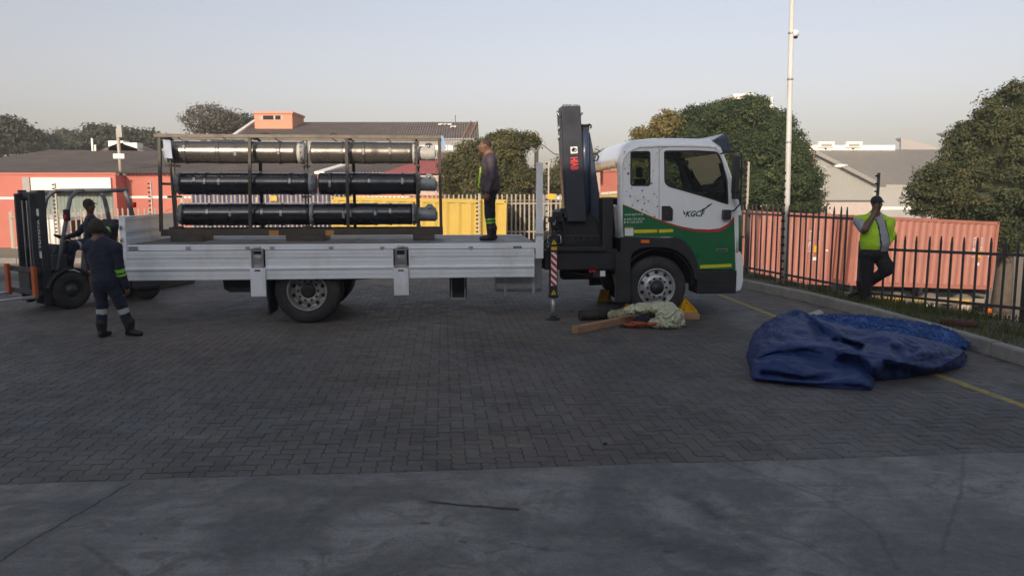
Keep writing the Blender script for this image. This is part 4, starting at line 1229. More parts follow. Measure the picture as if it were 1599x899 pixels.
# ================================================================== RACK + WRAPPED ROLLERS
rack = thing('steel_rack', 'black steel rack of posts and rails standing on the truck bed, holding wrapped rollers', 'rack', (TO[0], TO[1], 0), TA)
RV0, RV1 = .90, 1.52
def build_rack():
    zb, zt = 1.345, 2.945
    def post(u0, z0, u1, z1, v, w=.05, name='post'):
        MB().bar((u0, v, z0), (u1, v, z1), w, w, up=(0, 1, 0)).build(name, M_rack, rack, bevel=.004)
    for px in (249, 390, 541, 686):
        ut = T(px, 216, RV0)[0]; ub = T(px + (3 if px < 300 else 1 if px < 500 else 3), 365, RV0)[0]
        post(ub, zb + .06, ut, zt - .03, RV0)
    for px in (272, 408, 553, 653):
        u = T(px, 290, RV1)[0]; post(u, zb + .06, u, zt - .03, RV1)
    for px in (476, 481):
        u = T(px, 290, RV1 - .1)[0]; post(u, zb + .06, u, zt - .03, RV1 - .1, .024)
    u = T(651, 290, RV0 + .06)[0]; post(u, zb + .06, u, zt - .03, RV0 + .08, .035)
    u = T(271, 290, RV0 + .1)[0]; post(u, zb + .06, u - .02, zt - .03, RV0 + .06, .03)
    ul, ur = T(246, 290, RV0)[0], T(690, 290, RV0)[0]
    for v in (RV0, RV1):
        MB().bar((ul - .01, v, zt), (ur, v, zt), .055, .055).build('top_rail', mat('sunlit_rail_paint', (.17, .14, .105), .5, var=.25, scale=7, dirt=(.05, .042, .035), dirt_amt=.6), rack, bevel=.004)  # rack paint lightened on the top rails to carry the sunlight there
        MB().bar((ul + .02, v, zb + .045), (ur + .01, v, zb + .045), .07, .11).build('bottom_rail', M_rack, rack, bevel=.004)
    for u in (ul + .03, T(390, 290, RV0)[0], T(541, 290, RV0)[0], ur - .03):
        MB().bar((u, RV0 + .03, zt - .002), (u, RV1 - .03, zt - .002), .045, .045).build('top_cross_bar', M_rack, rack)
        MB().bar((u, RV0 + .036, zb + .04), (u, RV1 - .036, zb + .04), .06, .06).build('bottom_cross_bar', M_rack, rack)
    z = T(260, 287, RV0)[1]
    MB().bar((ul + .06, RV0, z), (ul + .06, RV1, z), .04, .04).build('end_bar', M_rack, rack)
    # skids under the frame
    for x0, x1 in ((267, 315), (447, 507), (645, 678)):
        u0, u1 = T(x0, 370, RV0)[0], T(x1, 370, RV0)[0]
        MB().box(u0, u1, RV0 - .04, RV1 + .04, 1.2455, zb - .012).build('skid', M_rack, rack, bevel=.004)
    for x0, x1 in ((421, 436), (509, 522)):
        u0, u1 = T(x0, 365, RV0)[0], T(x1, 365, RV0)[0]
        MB().box(u0, u1, RV0 - .045, RV0 - .036, zb - .01, zb + .075).build('ochre_plate', mat('ochre_paint', (.42, .20, .04), .6), rack)
    # roller cradles
    for px in (272, 478, 653):
        for zc in TZ:
            u = T(px, 290, 1.2)[0]
            MB().box(u - .03, u + .03, RV0 + .03, RV1 - .03, zc - .235, zc - .20).build('cradle', M_rack, rack)
    # paper pouches
    u, z = T(262, 233, RV0 - .03); 
    m = MB(); m.prism([(u - .07, RV0 - .032, z + .15), (u + .05, RV0 - .036, z + .14), (u + .075, RV0 - .06, z - .15), (u - .04, RV0 - .05, z - .14)], (0, .004, 0))
    m.build('paper_pouch', mat('pale_blue_paper', (.30, .35, .46), .5), rack)
    u, z = T(691, 224, RV0 - .03)
    m = MB(); m.prism([(u - .025, RV0 - .03, z + .12), (u + .01, RV0 - .03, z + .13), (u + .06, RV0 - .05, z - .09), (u + .0, RV0 - .05, z - .12)], (0, .004, 0))
    m.build('blue_tag', mat('blue_plastic_film', (.20, .36, .58), .35), rack)
    for px in (335, 415, 520): 
        u, z = T(px, 213, RV0); MB().tube([(u - .05, RV0, zt + .03), (u, RV0, zt + .05), (u + .07, RV0 - .01, zt + .03)], .008, 6).build('strap_end', M_rubber, rack)
    for px in (281, 352, 432, 522, 607):
        u = T(px, 218, RV0)[0]; MB().bar((u - .03, RV0 + .0, zt - .031), (u + .03, RV0 + .05, zt - .075), .03, .006).build('hold_down_strap', M_black, rack)
rv = 1.20
TZ = [T(480, 238.5, rv)[1], T(480, 287, rv)[1], T(480, 334.5, rv)[1]]
build_rack()
def roller(label, x0, x1, zc, row, right, seed):
    rd = random.Random(seed)
    t = thing('wrapped_roller', label, 'roller', (TO[0], TO[1], 0), TA, 'wrapped rollers held in the steel rack')
    u0, u1 = T(x0, 290, rv)[0], T(x1, 290, rv)[0]
    r0 = .182; n = 9; prof = [(.0, u0), (r0 * .92, u0), (r0, u0 + .012)]
    ext = u1 - u0
    for k in range(1, 34):
        f = k / 34
        step = .0 if f < .33 else (.004 if f < .62 else -.003)
        prof.append((r0 + step + rd.gauss(0, .0009), u0 + ext * f))
    prof += [(r0, u1 - .012), (r0 * .92, u1), (.0, u1)]
    m = MB(); m.lathe([(r, h) for r, h in prof], (0, rv, zc), (1, 0, 0), 40)
    FO_ = M_foil_sunlit if row == 0 else M_foil
    sl = m.build('wrapped_sleeve', FO_, t)
    # bands of tape and overlaps in the wrap
    for f in sorted(rd.sample([.12, .2, .31, .38, .52, .63, .78, .86], 4)):
        uu = u0 + ext * f; w = rd.choice([.012, .02, .03])
        MB().lathe([(r0 + .005, uu - w), (r0 + .0085, uu - w + .002), (r0 + .0085, uu + w - .002), (r0 + .005, uu + w)], (0, rv, zc), (1, 0, 0), 40).build('wrap_band', FO_, sl)
        a0 = rd.uniform(2.85, 3.25)
        ax = [(0, rv - (r0 + .0095) * math.sin(a), zc + (r0 + .0095) * math.cos(a)) for a in np.linspace(a0 - 1.9, a0 - 1.9 + rd.uniform(.3, .6), 6)]
        tp_ = MB(); q = []
        for p in ax: q += [(uu - .02, p[1], p[2]), (uu + .02, p[1], p[2])]
        tp_.add(q, [(2 * i, 2 * i + 1, 2 * i + 3, 2 * i + 2) for i in range(5)], 0, True)
        tp_.build('tape_glint', M_tapeglint, sl)  # pale patch where tape catches the light; glint put into its colour
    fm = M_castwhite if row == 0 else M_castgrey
    def flange(u, s, rr=.19, depth=.11):
        m = MB(); m.lathe([(.0, 0), (rr * .8, 0), (rr * .92, s * .01), (rr * .98, s * depth * .5), (rr * .9, s * depth * .55), (rr * .86, s * depth), (.1, s * depth), (.0, s * depth)], (u, rv, zc), (1, 0, 0), 28)
        fl = m.build('flange', fm, t)
        b = MB()
        for k in range(12):
            a = 2 * math.pi * k / 12; b.lathe([(.0, -.012), (.014, -.012), (.014, .012), (.0, .012)], (u + s * (depth * .55), rv + rr * .93 * math.cos(a), zc + rr * .93 * math.sin(a)), (1, 0, 0), 8)
        b.build('flange_bolt', M_steel if row else M_castgrey, t)['kind'] = 'stuff'
    if not right:
        flange(u0 - .0, -1, .185, .08)
        flange(u1 + .0, 1, .19, .12)
    else:
        flange(u1, 1, .195, .07)
        ua, ub = T(656, 290, rv)[0], T(683, 290, rv)[0]
        m = MB(); m.tube([(u1 + .06, rv, zc), (ub - .03, rv, zc - .01)], [.12, .115], 20)
        lugp = [(ua + .04, zc), (ua + .07, zc + .10), (ua + .12, zc + .17), (ua + .19, zc + .17), (ua + .25, zc + .10), (ub, zc + .02), (ub, zc - .10), (ua + .1, zc - .11)]
        m.prism([(u, rv - .07, z) for u, z in lugp], (0, .14, 0))
        lg = m.build('lifting_lug', fm, t, bevel=.008)
        MB().lathe([(.0, -.078), (.028, -.078), (.028, .078), (.0, .078)], (ua + .155, rv, zc + .11), (0, 1, 0), 12).build('lug_pin', M_steel, lg)
roller('glossy black wrapped roller, left one in the sunlit top row of the rack', 271, 467, TZ[0], 0, False, 1)
roller('glossy black wrapped roller with pale lug, right one in the sunlit top row', 488, 645, TZ[0], 0, True, 2)
roller('dull black wrapped roller, left one in the middle row of the rack', 284, 483, TZ[1], 1, False, 3)
roller('dull black wrapped roller with grey lug, right one in the middle row', 499, 650, TZ[1], 1, True, 4)
roller('dull black wrapped roller, left one in the bottom row of the rack', 286, 483, TZ[2], 2, False, 5)
roller('dull black wrapped roller with grey lug, right one in the bottom row', 489, 643, TZ[2], 2, True, 6)
# ================================================================== FENCES
M_pale = mat('galvanised_pale', (.44, .39, .32), .6, metal=.15, var=.12, scale=4, dirt=(.30, .26, .2), dirt_amt=.4)
M_paledark = mat('dark_painted_pale', (.055, .051, .050), .55, var=.2, dirt=(.07, .06, .05), dirt_amt=.3)
def pale_mesh(name, h, m, w=.062):
    # W-section pale with a split pointed head
    x = w / 2; d = .012
    prof = [(-x, 0), (-x * .45, -d), (0, -d * .35), (x * .45, -d), (x, 0)]
    V = []; F = []
    zt = [h - .055, h - .015, h - .045, h - .015, h - .055]
    for (a, b), t in zip(prof, zt): V += [(a, b, 0), (a, b, t)]
    for (a, b), t in zip(prof, zt): V += [(a, b + .004, 0), (a, b + .004, t)]
    for i in range(4):
        F += [(2 * i, 2 * i + 2, 2 * i + 3, 2 * i + 1), (10 + 2 * i, 11 + 2 * i, 13 + 2 * i, 12 + 2 * i), (2 * i + 1, 2 * i + 3, 13 + 2 * i, 11 + 2 * i)]
    F += [(0, 1, 11, 10), (8, 18, 19, 9)]
    me = bpy.data.meshes.new(name); me.from_pydata(V, [], F); me.materials.append(m); me.update()
    return me
def spear_mesh(name, h, m, w=.029):
    x = w / 2
    V = [(-x, -.012, 0), (x, -.012, 0), (x, .012, 0), (-x, .012, 0), (-x, -.012, h - .09), (x, -.012, h - .09), (x, .012, h - .09), (-x, .012, h - .09), (-.007, -.006, h), (.007, -.006, h), (.007, .006, h), (-.007, .006, h)]
    F = [(0, 1, 5, 4), (1, 2, 6, 5), (2, 3, 7, 6), (3, 0, 4, 7), (4, 5, 9, 8), (5, 6, 10, 9), (6, 7, 11, 10), (7, 4, 8, 11), (8, 9, 10, 11)]
    me = bpy.data.meshes.new(name); me.from_pydata(V, [], F); me.materials.append(m); me.update()
    return me
def run_fence(t, pts, h, step, me, mpost, rails, post_every=2.7, phase=0.0, jit=.004, ends=(1, 1)):
    """pts: (x, y, z at base)"""
    for a, b in zip(pts[:-1], pts[1:]):
        a = Vector(a); b = Vector(b); L = (b - a).xy.length; n = int(L / step); ang = math.atan2(b.y - a.y, b.x - a.x)
        for i in range(n):
            p = a.lerp(b, (i + .5 + phase) / n)
            o = bpy.data.objects.new('pale', me); C.objects.link(o); o.parent = t
            o.location = p + Vector((random.gauss(0, jit), 0, random.gauss(0, .006))); o.rotation_euler = (random.gauss(0, .006), random.gauss(0, .006), ang)
        side = Vector((-math.sin(ang), math.cos(ang), 0))
        for rz in rails:
            MB().bar(a + side * .03 + Vector((0, 0, rz)), b + side * .03 + Vector((0, 0, rz)), .045, .045).build('rail', mpost, t)
        k = max(1, round(L / post_every))
        for i in range(0 if ends[0] else 1, k + 1 if ends[1] else k):
            p = a.lerp(b, i / k) + side * .085
            MB().box(p.x - .045, p.x + .045, p.y - .045, p.y + .045, p.z - .3, p.z + h - .12).build('post', mpost, t)
pm = pale_mesh('pale', 1.8, M_pale)
f1 = thing('palisade_fence', 'long pale galvanised palisade fence along the back of the yard behind the truck', 'fence', (0, 0, 0))
run_fence(f1, [(-18.5, 28.6, -.36), (-12.9, 28.3, -.30)], 1.8, .2, pm, M_pale, (.35, 1.42), ends=(1, 0))
run_fence(f1, [(-12.7, 29.9, .17), (-4.0, 29.8, .17), (2.6, 29.6, .20)], 1.8, .166, pm, M_pale, (.35, 1.42))
f2 = thing('palisade_fence', 'dark spiked palisade fence on the verge in front of the red containers', 'fence', (0, 0, 0))
ps = spear_mesh('pale', 1.72, M_paledark)
run_fence(f2, [(4.05, 26.4, .02), (5.42, 18.1, .05), (6.22, 14.25, .06)], 1.72, .215, ps, M_paledark, (.25, 1.50), post_every=4, ends=(1, 0))
ps2 = spear_mesh('pale', 1.80, M_paledark)
run_fence(f2, [(6.30, 14.05, -.52), (7.65, 11.5, -.44), (8.9, 9.0, -.4)], 1.80, .205, ps2, M_paledark, (.75, 1.55), post_every=2.8)
# electric fence posts with rows of insulators
def strand_post(px, yt, yb, D, label, nins, lit=M_pale, side=-1, w=.05):
    a = P(px, yb, D); b = P(px, yt, D)
    t = thing('electric_fence_post', label, 'fence post', (a.x, D, 0), 0, 'electric fence posts')
    MB().box(-w / 2, w / 2, -.025, .025, a.z - .6, b.z).build('post', lit, t)
    for i in range(nins):
        z = a.z + (b.z - a.z) * (i + .6) / nins
        m = MB(); m.tube([(side * w * .5, -.01, z), (side * (w * .5 + (.075 if D > 16 else .045)), -.01, z)], [.03, .024] if D > 16 else [.018, .015], 7); m.build('insulator', M_hole, t)
    return t
strand_post(748, 302, 372, 26.6, 'pale electric fence post with black insulators right beside the man on the truck', 11)
strand_post(856, 252, 372, 26.4, 'tall pale electric fence post with black insulators between headboard and crane', 13)
strand_post(239, 284, 352, 27.6, 'pale electric fence post with black insulators left of the steel rack', 10)
strand_post(92, 286, 372, 27.8, 'pale electric fence post with black insulators behind the forklift mast', 14)
strand_post(1166, 253, 330, 18.6, 'pale electric fence post just in front of the cab mirror before the big tree', 9)
strand_post(1369, 270, 330, 13.9, 'dark electric fence post rising behind the cap of the man in the lime vest', 5, mat('post_dark', (.06, .06, .065), .6), w=.034)
def wire(label, pts, r=.006, name='fence_wire', m=None):
    o = MB().tube(pts, r, 5).build(name, m or M_pale)
    tag(o, label, 'wire'); return o
wire('thin pale strand running along the top of the back fence', [(-18.5, 28.45, 1.12), (-12.8, 28.1, 1.2), (-12.6, 29.75, 1.62), (2.6, 29.4, 1.75)], .012)
# camera pole
def build_pole():
    b = P(1226.5, 440, 16.4); tp_ = P(1237, -14, 16.4)
    t = thing('camera_pole', 'tall white steel pole with a small security camera at the right fence', 'pole', (b.x, 16.4, .05))
    h = tp_.z - .05; dx = tp_.x - b.x
    m = MB(); m.tube([(0, 0, -.3), (dx * .4, 0, h * .4), (dx, 0, h)], [.062, .056, .048], 14); m.build('shaft', mat('white_pole_paint', (.62, .61, .57), .5, var=.08, scale=3, dirt=(.3, .27, .22), dirt_amt=.4), t)
    for py in (52, 124, 222):
        q = P(1226.5 + (440 - py) * .0232, py, 16.4) - Vector((b.x, 16.4, .05))
        MB().tube([(q.x, 0, q.z - .015), (q.x, 0, q.z + .015)], .062, 14).build('band', M_galv, t)
    q = P(1238, 52, 16.4) - Vector((b.x, 16.4, .05))
    m = MB(); m.lathe([(.0, -.05), (.05, -.04), (.07, 0), (.07, .06), (.03, .09), (.0, .09)], (q.x + .05, -.02, q.z - .03), (0, 0, 1), 14); m.build('security_camera', M_whitevinyl, t)
    m = MB(); m.lathe([(.0, -.05), (.035, -.04), (.045, 0)], (q.x + .05, -.03, q.z - .07), (0, 0, 1), 12); m.build('camera_dome', M_hole, t)
    for i in range(14):
        py = 270 + i * 12.5
        z = P(1228, py, 16.4).z - .05
        x = dx * (z / h)
        m = MB(); m.tube([(x - .05, -.01, z), (x - .12, -.01, z)], [.03, .022], 7); m.build('insulator', M_hole, t)
    MB().box(-.13, -.09, -.02, .02, -.3, 1.75).build('strand_bracket', M_paledark, t)
build_pole()
# ================================================================== CONTAINERS
def corr(mb, o, d, L, h, pitch, depth, nrm, mi=0, lead=0.0):
    """upright trapezoid corrugation along d from o"""
    o = Vector(o); d = Vector(d); nrm = Vector(nrm)
    xs = []; x = lead
    while x < L - 1e-3:
        for f, k in ((0, 0), (.26, 0), (.5, 1), (.76, 1)):
            if x + f * pitch < L: xs.append((x + f * pitch, k))
        x += pitch
    xs.append((L, 0)); xs.insert(0, (0, 0)) if lead else None
    V = []
    for s, k in xs:
        p = o + d * s + nrm * (-depth * k); V += [p, p + Vector((0, 0, h))]
    F = [(2 * i, 2 * i + 2, 2 * i + 3, 2 * i + 1) for i in range(len(xs) - 1)]
    mb.add(V, F, mi)
def container(label, px_r, Dr, ztop, mats, L=6.06, yaw=0.0, slope=0.0, pitch=.285, marks=True, seed=0, group='shipping containers beyond the fences', H=2.59):
    m0, m1 = mats
    xr = (px_r - 799.5) / FPX * (Dr * cp_ + (EYE - ztop) * sp_)
    t = thing('shipping_container', label, 'container', (xr, Dr, ztop - H), 0, group)
    t.rotation_euler = (0, slope, yaw)
    W = 2.44
    b = MB()
    corr(b, (-L + .1, .022, .16), (1, 0, 0), L - .2, H - .28, pitch, .038, (0, -1, 0))
    corr(b, (-L + .1, W - .03, .16), (1, 0, 0), L - .2, H - .28, pitch, .038, (0, 1, 0))
    corr(b, (-.02, .1, .16), (0, 1, 0), W - .2, H - .28, pitch, .038, (1, 0, 0)); corr(b, (-L + .02, .1, .16), (0, 1, 0), W - .2, H - .28, pitch, .038, (-1, 0, 0))
    b.build('corrugated_wall', m0, t, recalc=False)
    f = MB()
    for x in (-L, -.11):
        for y in (0, W - .11): f.box(x, x + .11, y, y + .11, .118, H - .118)
    for z0, z1 in ((.0, .16), (H - .12, H)):
        for y in (.004, W - .064): f.box(-L + .112, -.112, y, y + .06, z0 + .003, z1 - .003)
        for x in (-L + .004, -.064): f.box(x, x + .06, .112, W - .112, z0 + .003, z1 - .003)
    f.build('frame', m1, t)
    MB().box(-L + .06, -.06, .06, W - .06, H - .05, H - .02).build('roof', m1, t)
    MB().box(-L + .06, -.06, .066, W - .066, .01, .12).build('floor', m1, t)
    for x in (-L - .002, -.116):
        for y in (-.004, W - .114):
            for z in (-.002, H - .116):
                MB().box(x, x + .118, y, y + .118, z, z + .118).build('corner_casting', m1, t)
    hl = MB()
    for x in (-L + .055, -.055):
        for z in (.055, H - .055): hl.lathe([(.0, -.0075), (.028, -.0075), (.03, .0)], (x, .0, z), (0, 1, 0), 10)
    hl.build('casting_hole', M_hole, t)
    if marks:
        rd = random.Random(seed)
        for x, s, n in ((-1.05, .16, 7), (-.72, .13, 5)):
            text_obj('serial_lettering', 'KGU ' + '48213' [:n - 2], s, M_whitevinyl, t, (x, -.003, 1.98), (0, 0, -1), (1, 0, 0), out=.002)
        MB().box(-.82, -.66, -.006, -.002, 1.20, 1.44).build('yellow_label', M_yellow, t)
        MB().box(-.82, -.68, -.006, -.002, .9, 1.02).build('white_label', M_whitevinyl, t)
        MB().box(-.34, -.24, -.006, -.002, 1.25, 1.31).build('white_label', M_whitevinyl, t)
    return t
M_cred = mat('container_red', (.40, .165, .122), .6, var=.10, scale=1.3, dirt=(.32, .15, .11), dirt_amt=.5)
M_cred2 = mat('container_red_frame', (.38, .14, .10), .6, var=.12, scale=2, dirt=(.18, .08, .05), dirt_amt=.5)
YC = math.atan2(1.55, 9.4)
container('red corrugated container with white serials, the one behind the man in the lime vest', 1557, 29.4, .92, (M_cred, M_cred2), yaw=YC, slope=.048, seed=1)
container('red corrugated container on the trailer, right beside the truck cab', 1303, 28.4, 1.215, (M_cred, M_cred2), yaw=YC, slope=.048, seed=2)
M_cyel = mat('container_yellow', (.56, .385, .065), .6, var=.1, scale=1.2, dirt=(.35, .24, .08), dirt_amt=.4)
M_cblu = mat('container_blue', (.055, .055, .12), .6, var=.15, scale=1.2, dirt=(.1, .09, .12), dirt_amt=.5)
container('bright yellow corrugated container standing before the back fence behind the truck', 789, 26.9, 1.76, (M_cyel, M_cyel), yaw=.0, slope=.02, marks=False, pitch=.42)
container('dark blue corrugated container behind the striped look of the fence pales', 531, 31.6, 2.15, (M_cblu, M_cblu), yaw=.0, slope=.0, marks=False)
def build_trailer():
    a = P(1557, 452, 29.4)
    t = thing('container_trailer', 'dark skeleton trailer with dusty wheels carrying the red containers', 'trailer', (a.x, 29.4, 0)); t.rotation_euler = (0, .048, YC)
    z = a.z - .0
    m = MB()
    for y in (.7, 1.66): m.box(-12.4, -.3, y, y + .1, z - .42, z - .015)
    for x in (-.4, -3.2, -6.1, -9, -12.2): m.box(x, x + .14, .02, 2.4, z - .2, z - .02)
    m.build('chassis', M_chassis, t)
    M_dust = mat('dusty_wheel', (.15, .125, .10), .85, var=.2); M_hub = mat('dusty_rim', (.52, .46, .38), .6, metal=.1, var=.2)
    zr = z - 1.22
    for i, x in enumerate((-1.2, -2.6, -4.0)):
        for y0, s in ((.06, 1), (2.36, -1)):
            w = MB(); w.lathe([(.26, .02), (.42, .0), (.5, .05), (.5, .3), (.42, .34), (.26, .3)], (x, y0, zr + .5), (0, s, 0), 24); w = w.build('trailer_wheel', M_dust, t)
            w2 = MB(); w2.lathe([(.27, .0), (.26, .03), (.19, .10), (.12, .09), (.11, -.02), (.0, -.03)], (x, y0, zr + .5), (0, s, 0), 20); w2.build('rim', M_hub, w)
        MB().box(x - .06, x + .06, .3, 2.1, zr + .42, zr + .56).build('axle', M_chassis, t)
    m = MB(); m.box(-.34, -.26, .1, 2.3, z - .9, z - .72); m.box(-.33, -.27, .7, .78, z - .72, z - .4); m.box(-.33, -.27, 1.66, 1.74, z - .72, z - .4); m.build('underrun_bar', M_chassis, t)
    MB().box(-.2, -.05, .0, .1, z - .95, z - .75).build('side_marker', M_orange, t)
    for x0 in (-11.2, -9.7, -8.3, -6.7, -4.9, -3.5, -2.1):
        MB().box(x0, x0 + 1.05, -.012, -.004, z - .50, z - .43).build('reflective_strip', M_yellow, t)
    MB().box(-12.0, -.4, -.004, .02, z - .6, z - .36).build('side_rail', mat('dusty_rail', (.26, .22, .17), .8, var=.2), t)
    m = MB()
    for x in (-10.4, -10.1): m.box(x, x + .1, .4, .5, z - 2.0, z - .42)
    m.build('landing_leg', M_chassis, t)
    # mudguard corner
    m = MB(); m.prism([(-.45, .05, z - .35), (-.15, .05, z - .75), (-.12, .05, z - .72), (-.40, .05, z - .31)], (0, .5, 0)); m.build('mudguard', M_chassis, t)
build_trailer()

# ================================================================== BUILDINGS
M_pink = mat('pink_red_wall', (.52, .165, .122), .8, var=.06, scale=.8, dirt=(.40, .14, .10), dirt_amt=.3)
M_pinkd = mat('red_trim', (.34, .085, .06), .8, var=.08)
M_roofb = mat('weathered_cement_roof', (.155, .125, .105), .9, var=.25, scale=.7, dirt=(.085, .07, .06), dirt_amt=.8, bump=.2)
M_roofr = mat('red_sheet_roof', (.40, .10, .08), .6, var=.1, scale=1)
M_greyw = mat('pale_grey_cladding', (.36, .36, .33), .6, var=.06, scale=.6)
M_whitew = mat('white_board', (.82, .80, .72), .6, var=.03)
def corr_roof(name, mats, parent, a, b, c, d, n, amp, rows=1):
    """corrugated sheet: a-b lower edge, d-c upper edge, ribs run up the slope"""
    a, b, c, d = map(Vector, (a, b, c, d)); up = (b - a).cross(d - a).normalized(); up = up if up.z > 0 else -up
    V = []; F = []
    per = 4
    m = n * per
    for j in range(rows + 1):
        f = j / rows
        for i in range(m + 1):
            t = i / m; p = (a.lerp(b, t)).lerp(d.lerp(c, t), f)
            V.append(p + up * (amp * (0, .7, 1, .7)[i % per]) + up * random.gauss(0, .002))
    for j in range(rows):
        for i in range(m): F.append((j * (m + 1) + i, j * (m + 1) + i + 1, (j + 1) * (m + 1) + i + 1, (j + 1) * (m + 1) + i))
    return raw_obj(name, V, F, mats, parent)
def build_left():
    D = 38.0
    t = thing('red_warehouse', 'low red-pink warehouse with brown corrugated roof and white board over its doorway', 'building', (0, 0, 0))
    L = -30.0; z0 = -1.3; ztop = P(100, 273, D).z
    xo0, xo1 = P(45, 300, D).x, P(177, 300, D).x
    xr = P(700, 300, D).x
    # left block stands a little proud, its return shows as a dark strip
    w = MB(); w.box(L, xo0, D, D + .4, z0, ztop); w.box(xo1, xo1 + .15, D, D + 1.0, z0, ztop); w.box(xo0, xo1, D, D + .4, P(0, 297.5, D).z, ztop)
    w.build('wall', M_pink, t)
    w = MB(); w.box(xo1 + .15, xr, D + 1.0, D + 1.4, z0, ztop - .02); w.build('wall', M_pink, t)
    # white band
    zb = P(0, 309.5, D).z; s = MB(); s.box(L, xo0 - .02, D - .02, D - .002, zb - .06, zb + .06); s.build('white_band', M_whitew, t)
    zb = P(220, 308, D + 1).z; s = MB(); s.box(xo1 + .17, xr, D + .97, D + .998, zb - .06, zb + .06); s.build('white_band', M_whitew, t)
    # signboard and lintel
    zs0, zs1 = P(0, 297, D).z, P(0, 277.5, D).z
    MB().box(xo0 + .2, xo1 - .05, D - .12, D - .005, zs0, zs1).build('white_board', M_whitew, t)
    MB().box(xo0 - .25, xo0 + .1, D - .06, D - .004, z0, zs1 + .02).build('grey_pilaster', mat('grey_plaster', (.38, .36, .33), .85), t)
    MB().box(xo0 + .2, xo1 - .35, D - .25, D - .01, P(0, 299.5, D).z - .04, P(0, 297.2, D).z).build('canopy_edge', M_chassis, t)
    q0, q1 = P(0, 330, D).z, P(0, 300, D).z
    corr_roof('roller_shutter', mat('green_grey_shutter', (.20, .25, .22), .6, var=.1), t, (xo0 + .1, D + .3, z0), (xo1 - .02, D + .3, z0), (xo1 - .02, D + .31, q1 + .4), (xo0 + .1, D + .31, q1 + .4), 22, .03)
    # wall-top lip
    MB().box(L, xo1 + .2, D - .05, D + .05, ztop + .001, ztop + .10).build('coping', M_pink, t)
    MB().box(xo1 + .201, xr, D + .92, D + 1.05, ztop - .018, ztop + .08).build('coping', M_pink, t)
    # roofs: one long pitch then a second bay with a valley
    zr = P(100, 235, D + 13).z
    xv = P(492, 265, D + 1).x
    corr_roof('roof', M_roofb, t, (L, D + .3, ztop + .05), (xv, D + .9, ztop + .05), (xv + 1.2, D + 13, zr - .3), (L, D + 13, zr), 110, .06, 3)
    corr_roof('roof', M_roofb, t, (xv + .5, D + .9, ztop + .12), (xr, D + .9, ztop + .12), (xr, D + 12, zr - .6), (xv + 1.6, D + 12, zr - .6), 38, .06, 3)
    m = MB(); m.bar((xv + .25, D + .8, ztop + .12), (xv + 1.4, D + 12, zr - .3), .5, .12); m.build('valley_gutter', M_whitew, t)
    # skylights and ridge vents in the distance of the same roof
    for px, py in ((905 / 5 + 0, 226), (1010 / 5, 229)):
        p = P(px, py, D + 13); MB().box(p.x - .5, p.x + .5, p.y, p.y + .8, zr - .1, p.z + .25).build('roof_vent', M_whitew, t)
    p = P(148, 226, D + 13); m = MB(); m.prism([(p.x, p.y, zr - .1), (p.x + 1.6, p.y, P(0, 229, D + 13).z + .25), (p.x + 3.4, p.y, zr - .1)], (0, 3, 0)); m.build('roof_hump', M_roofb, t)
    for px, yt in ((143, 216), (148, 226)):
        p = P(px, yt, D + 12.5); MB().box(p.x - .05, p.x + .05, p.y, p.y + .1, zr - .5, p.z).build('vent_pipe', M_whitew, t)
    # small red gabled roof at the right end
    g = thing('red_roofed_shed', 'small shed with red sheet roof behind the right end of the rack', 'building', (0, 0, 0))
    DD = 37.0
    a = P(590, 272, DD); b = P(705, 272, DD); c = P(705, 246, DD + 5); d = P(660, 250, DD + 5)
    corr_roof('roof', M_roofr, g, a, b, c, d, 14, .04)
    zl = a.z
    MB().box(P(640, 290, DD).x, b.x, DD + .1, DD + 4, -1.3, zl - .05).build('wall', mat('cream_plaster', (.55, .42, .34), .85), g)
    MB().box(P(640, 290, DD).x - .01, b.x + .01, DD + .06, DD + .098, P(0, 312, DD).z, P(0, 305, DD).z).build('red_band', M_pinkd, g)
    # taller hall behind
    h = thing('brown_roofed_hall', 'taller hall with a long brown corrugated roof and a salmon box tower', 'building', (0, 0, 0))
    Db = 60.0
    e0 = P(383, 213, Db); e1 = P(747, 215, Db); r0 = P(400, 192, Db + 9); r1 = P(748, 192, Db + 9)
    ze = P(700, 217, Db).z; zr = P(600, 191.5, Db + 9).z
    x0, x1 = P(380, 215, Db).x, P(748, 215, Db).x
    x1r = P(746.5, 192, Db + 9).x; x0r = P(398, 192, Db + 9).x
    corr_roof('roof', M_roofb, h, (x0 - 1, Db, ze), (x1, Db, ze), (x1r, Db + 9, zr), (x0r, Db + 9, zr), 95, .07, 3)
    m = MB(); m.prism([(x1 - .15, Db + .3, -1.3), (x1r - .15, Db + 18, -1.3), (x1r - .15, Db + 18, ze - .2), (x1r - .15, Db + 9, zr - .1), (x1 - .15, Db + .3, ze - .05)], (-.2, 0, 0)); m.build('gable_wall', M_greyw, h)
    zw = P(700, 237, Db).z
    MB().box(x0, x1 - .36, Db + .3, Db + .6, -1.3, ze - .03).build('wall', mat('grey_render', (.30, .29, .28), .85, var=.1), h)
    MB().box(x0, x1 - .2, Db + .1, Db + .29, zw - 1.0, zw).build('lower_roof_edge', M_roofb, h)
    zt_, zb_ = P(700, 226.5, Db).z, P(700, 234, Db).z
    for k in range(18):
        x = x1 - 1.0 - k * 1.02
        wn = MB().box(x - .8, x, Db + .25, Db + .299, zb_, zt_).build('window', M_whitew, h)
        MB().box(x - .42, x - .38, Db + .235, Db + .2495, zb_, zt_).build('mullion', M_roofb, wn)
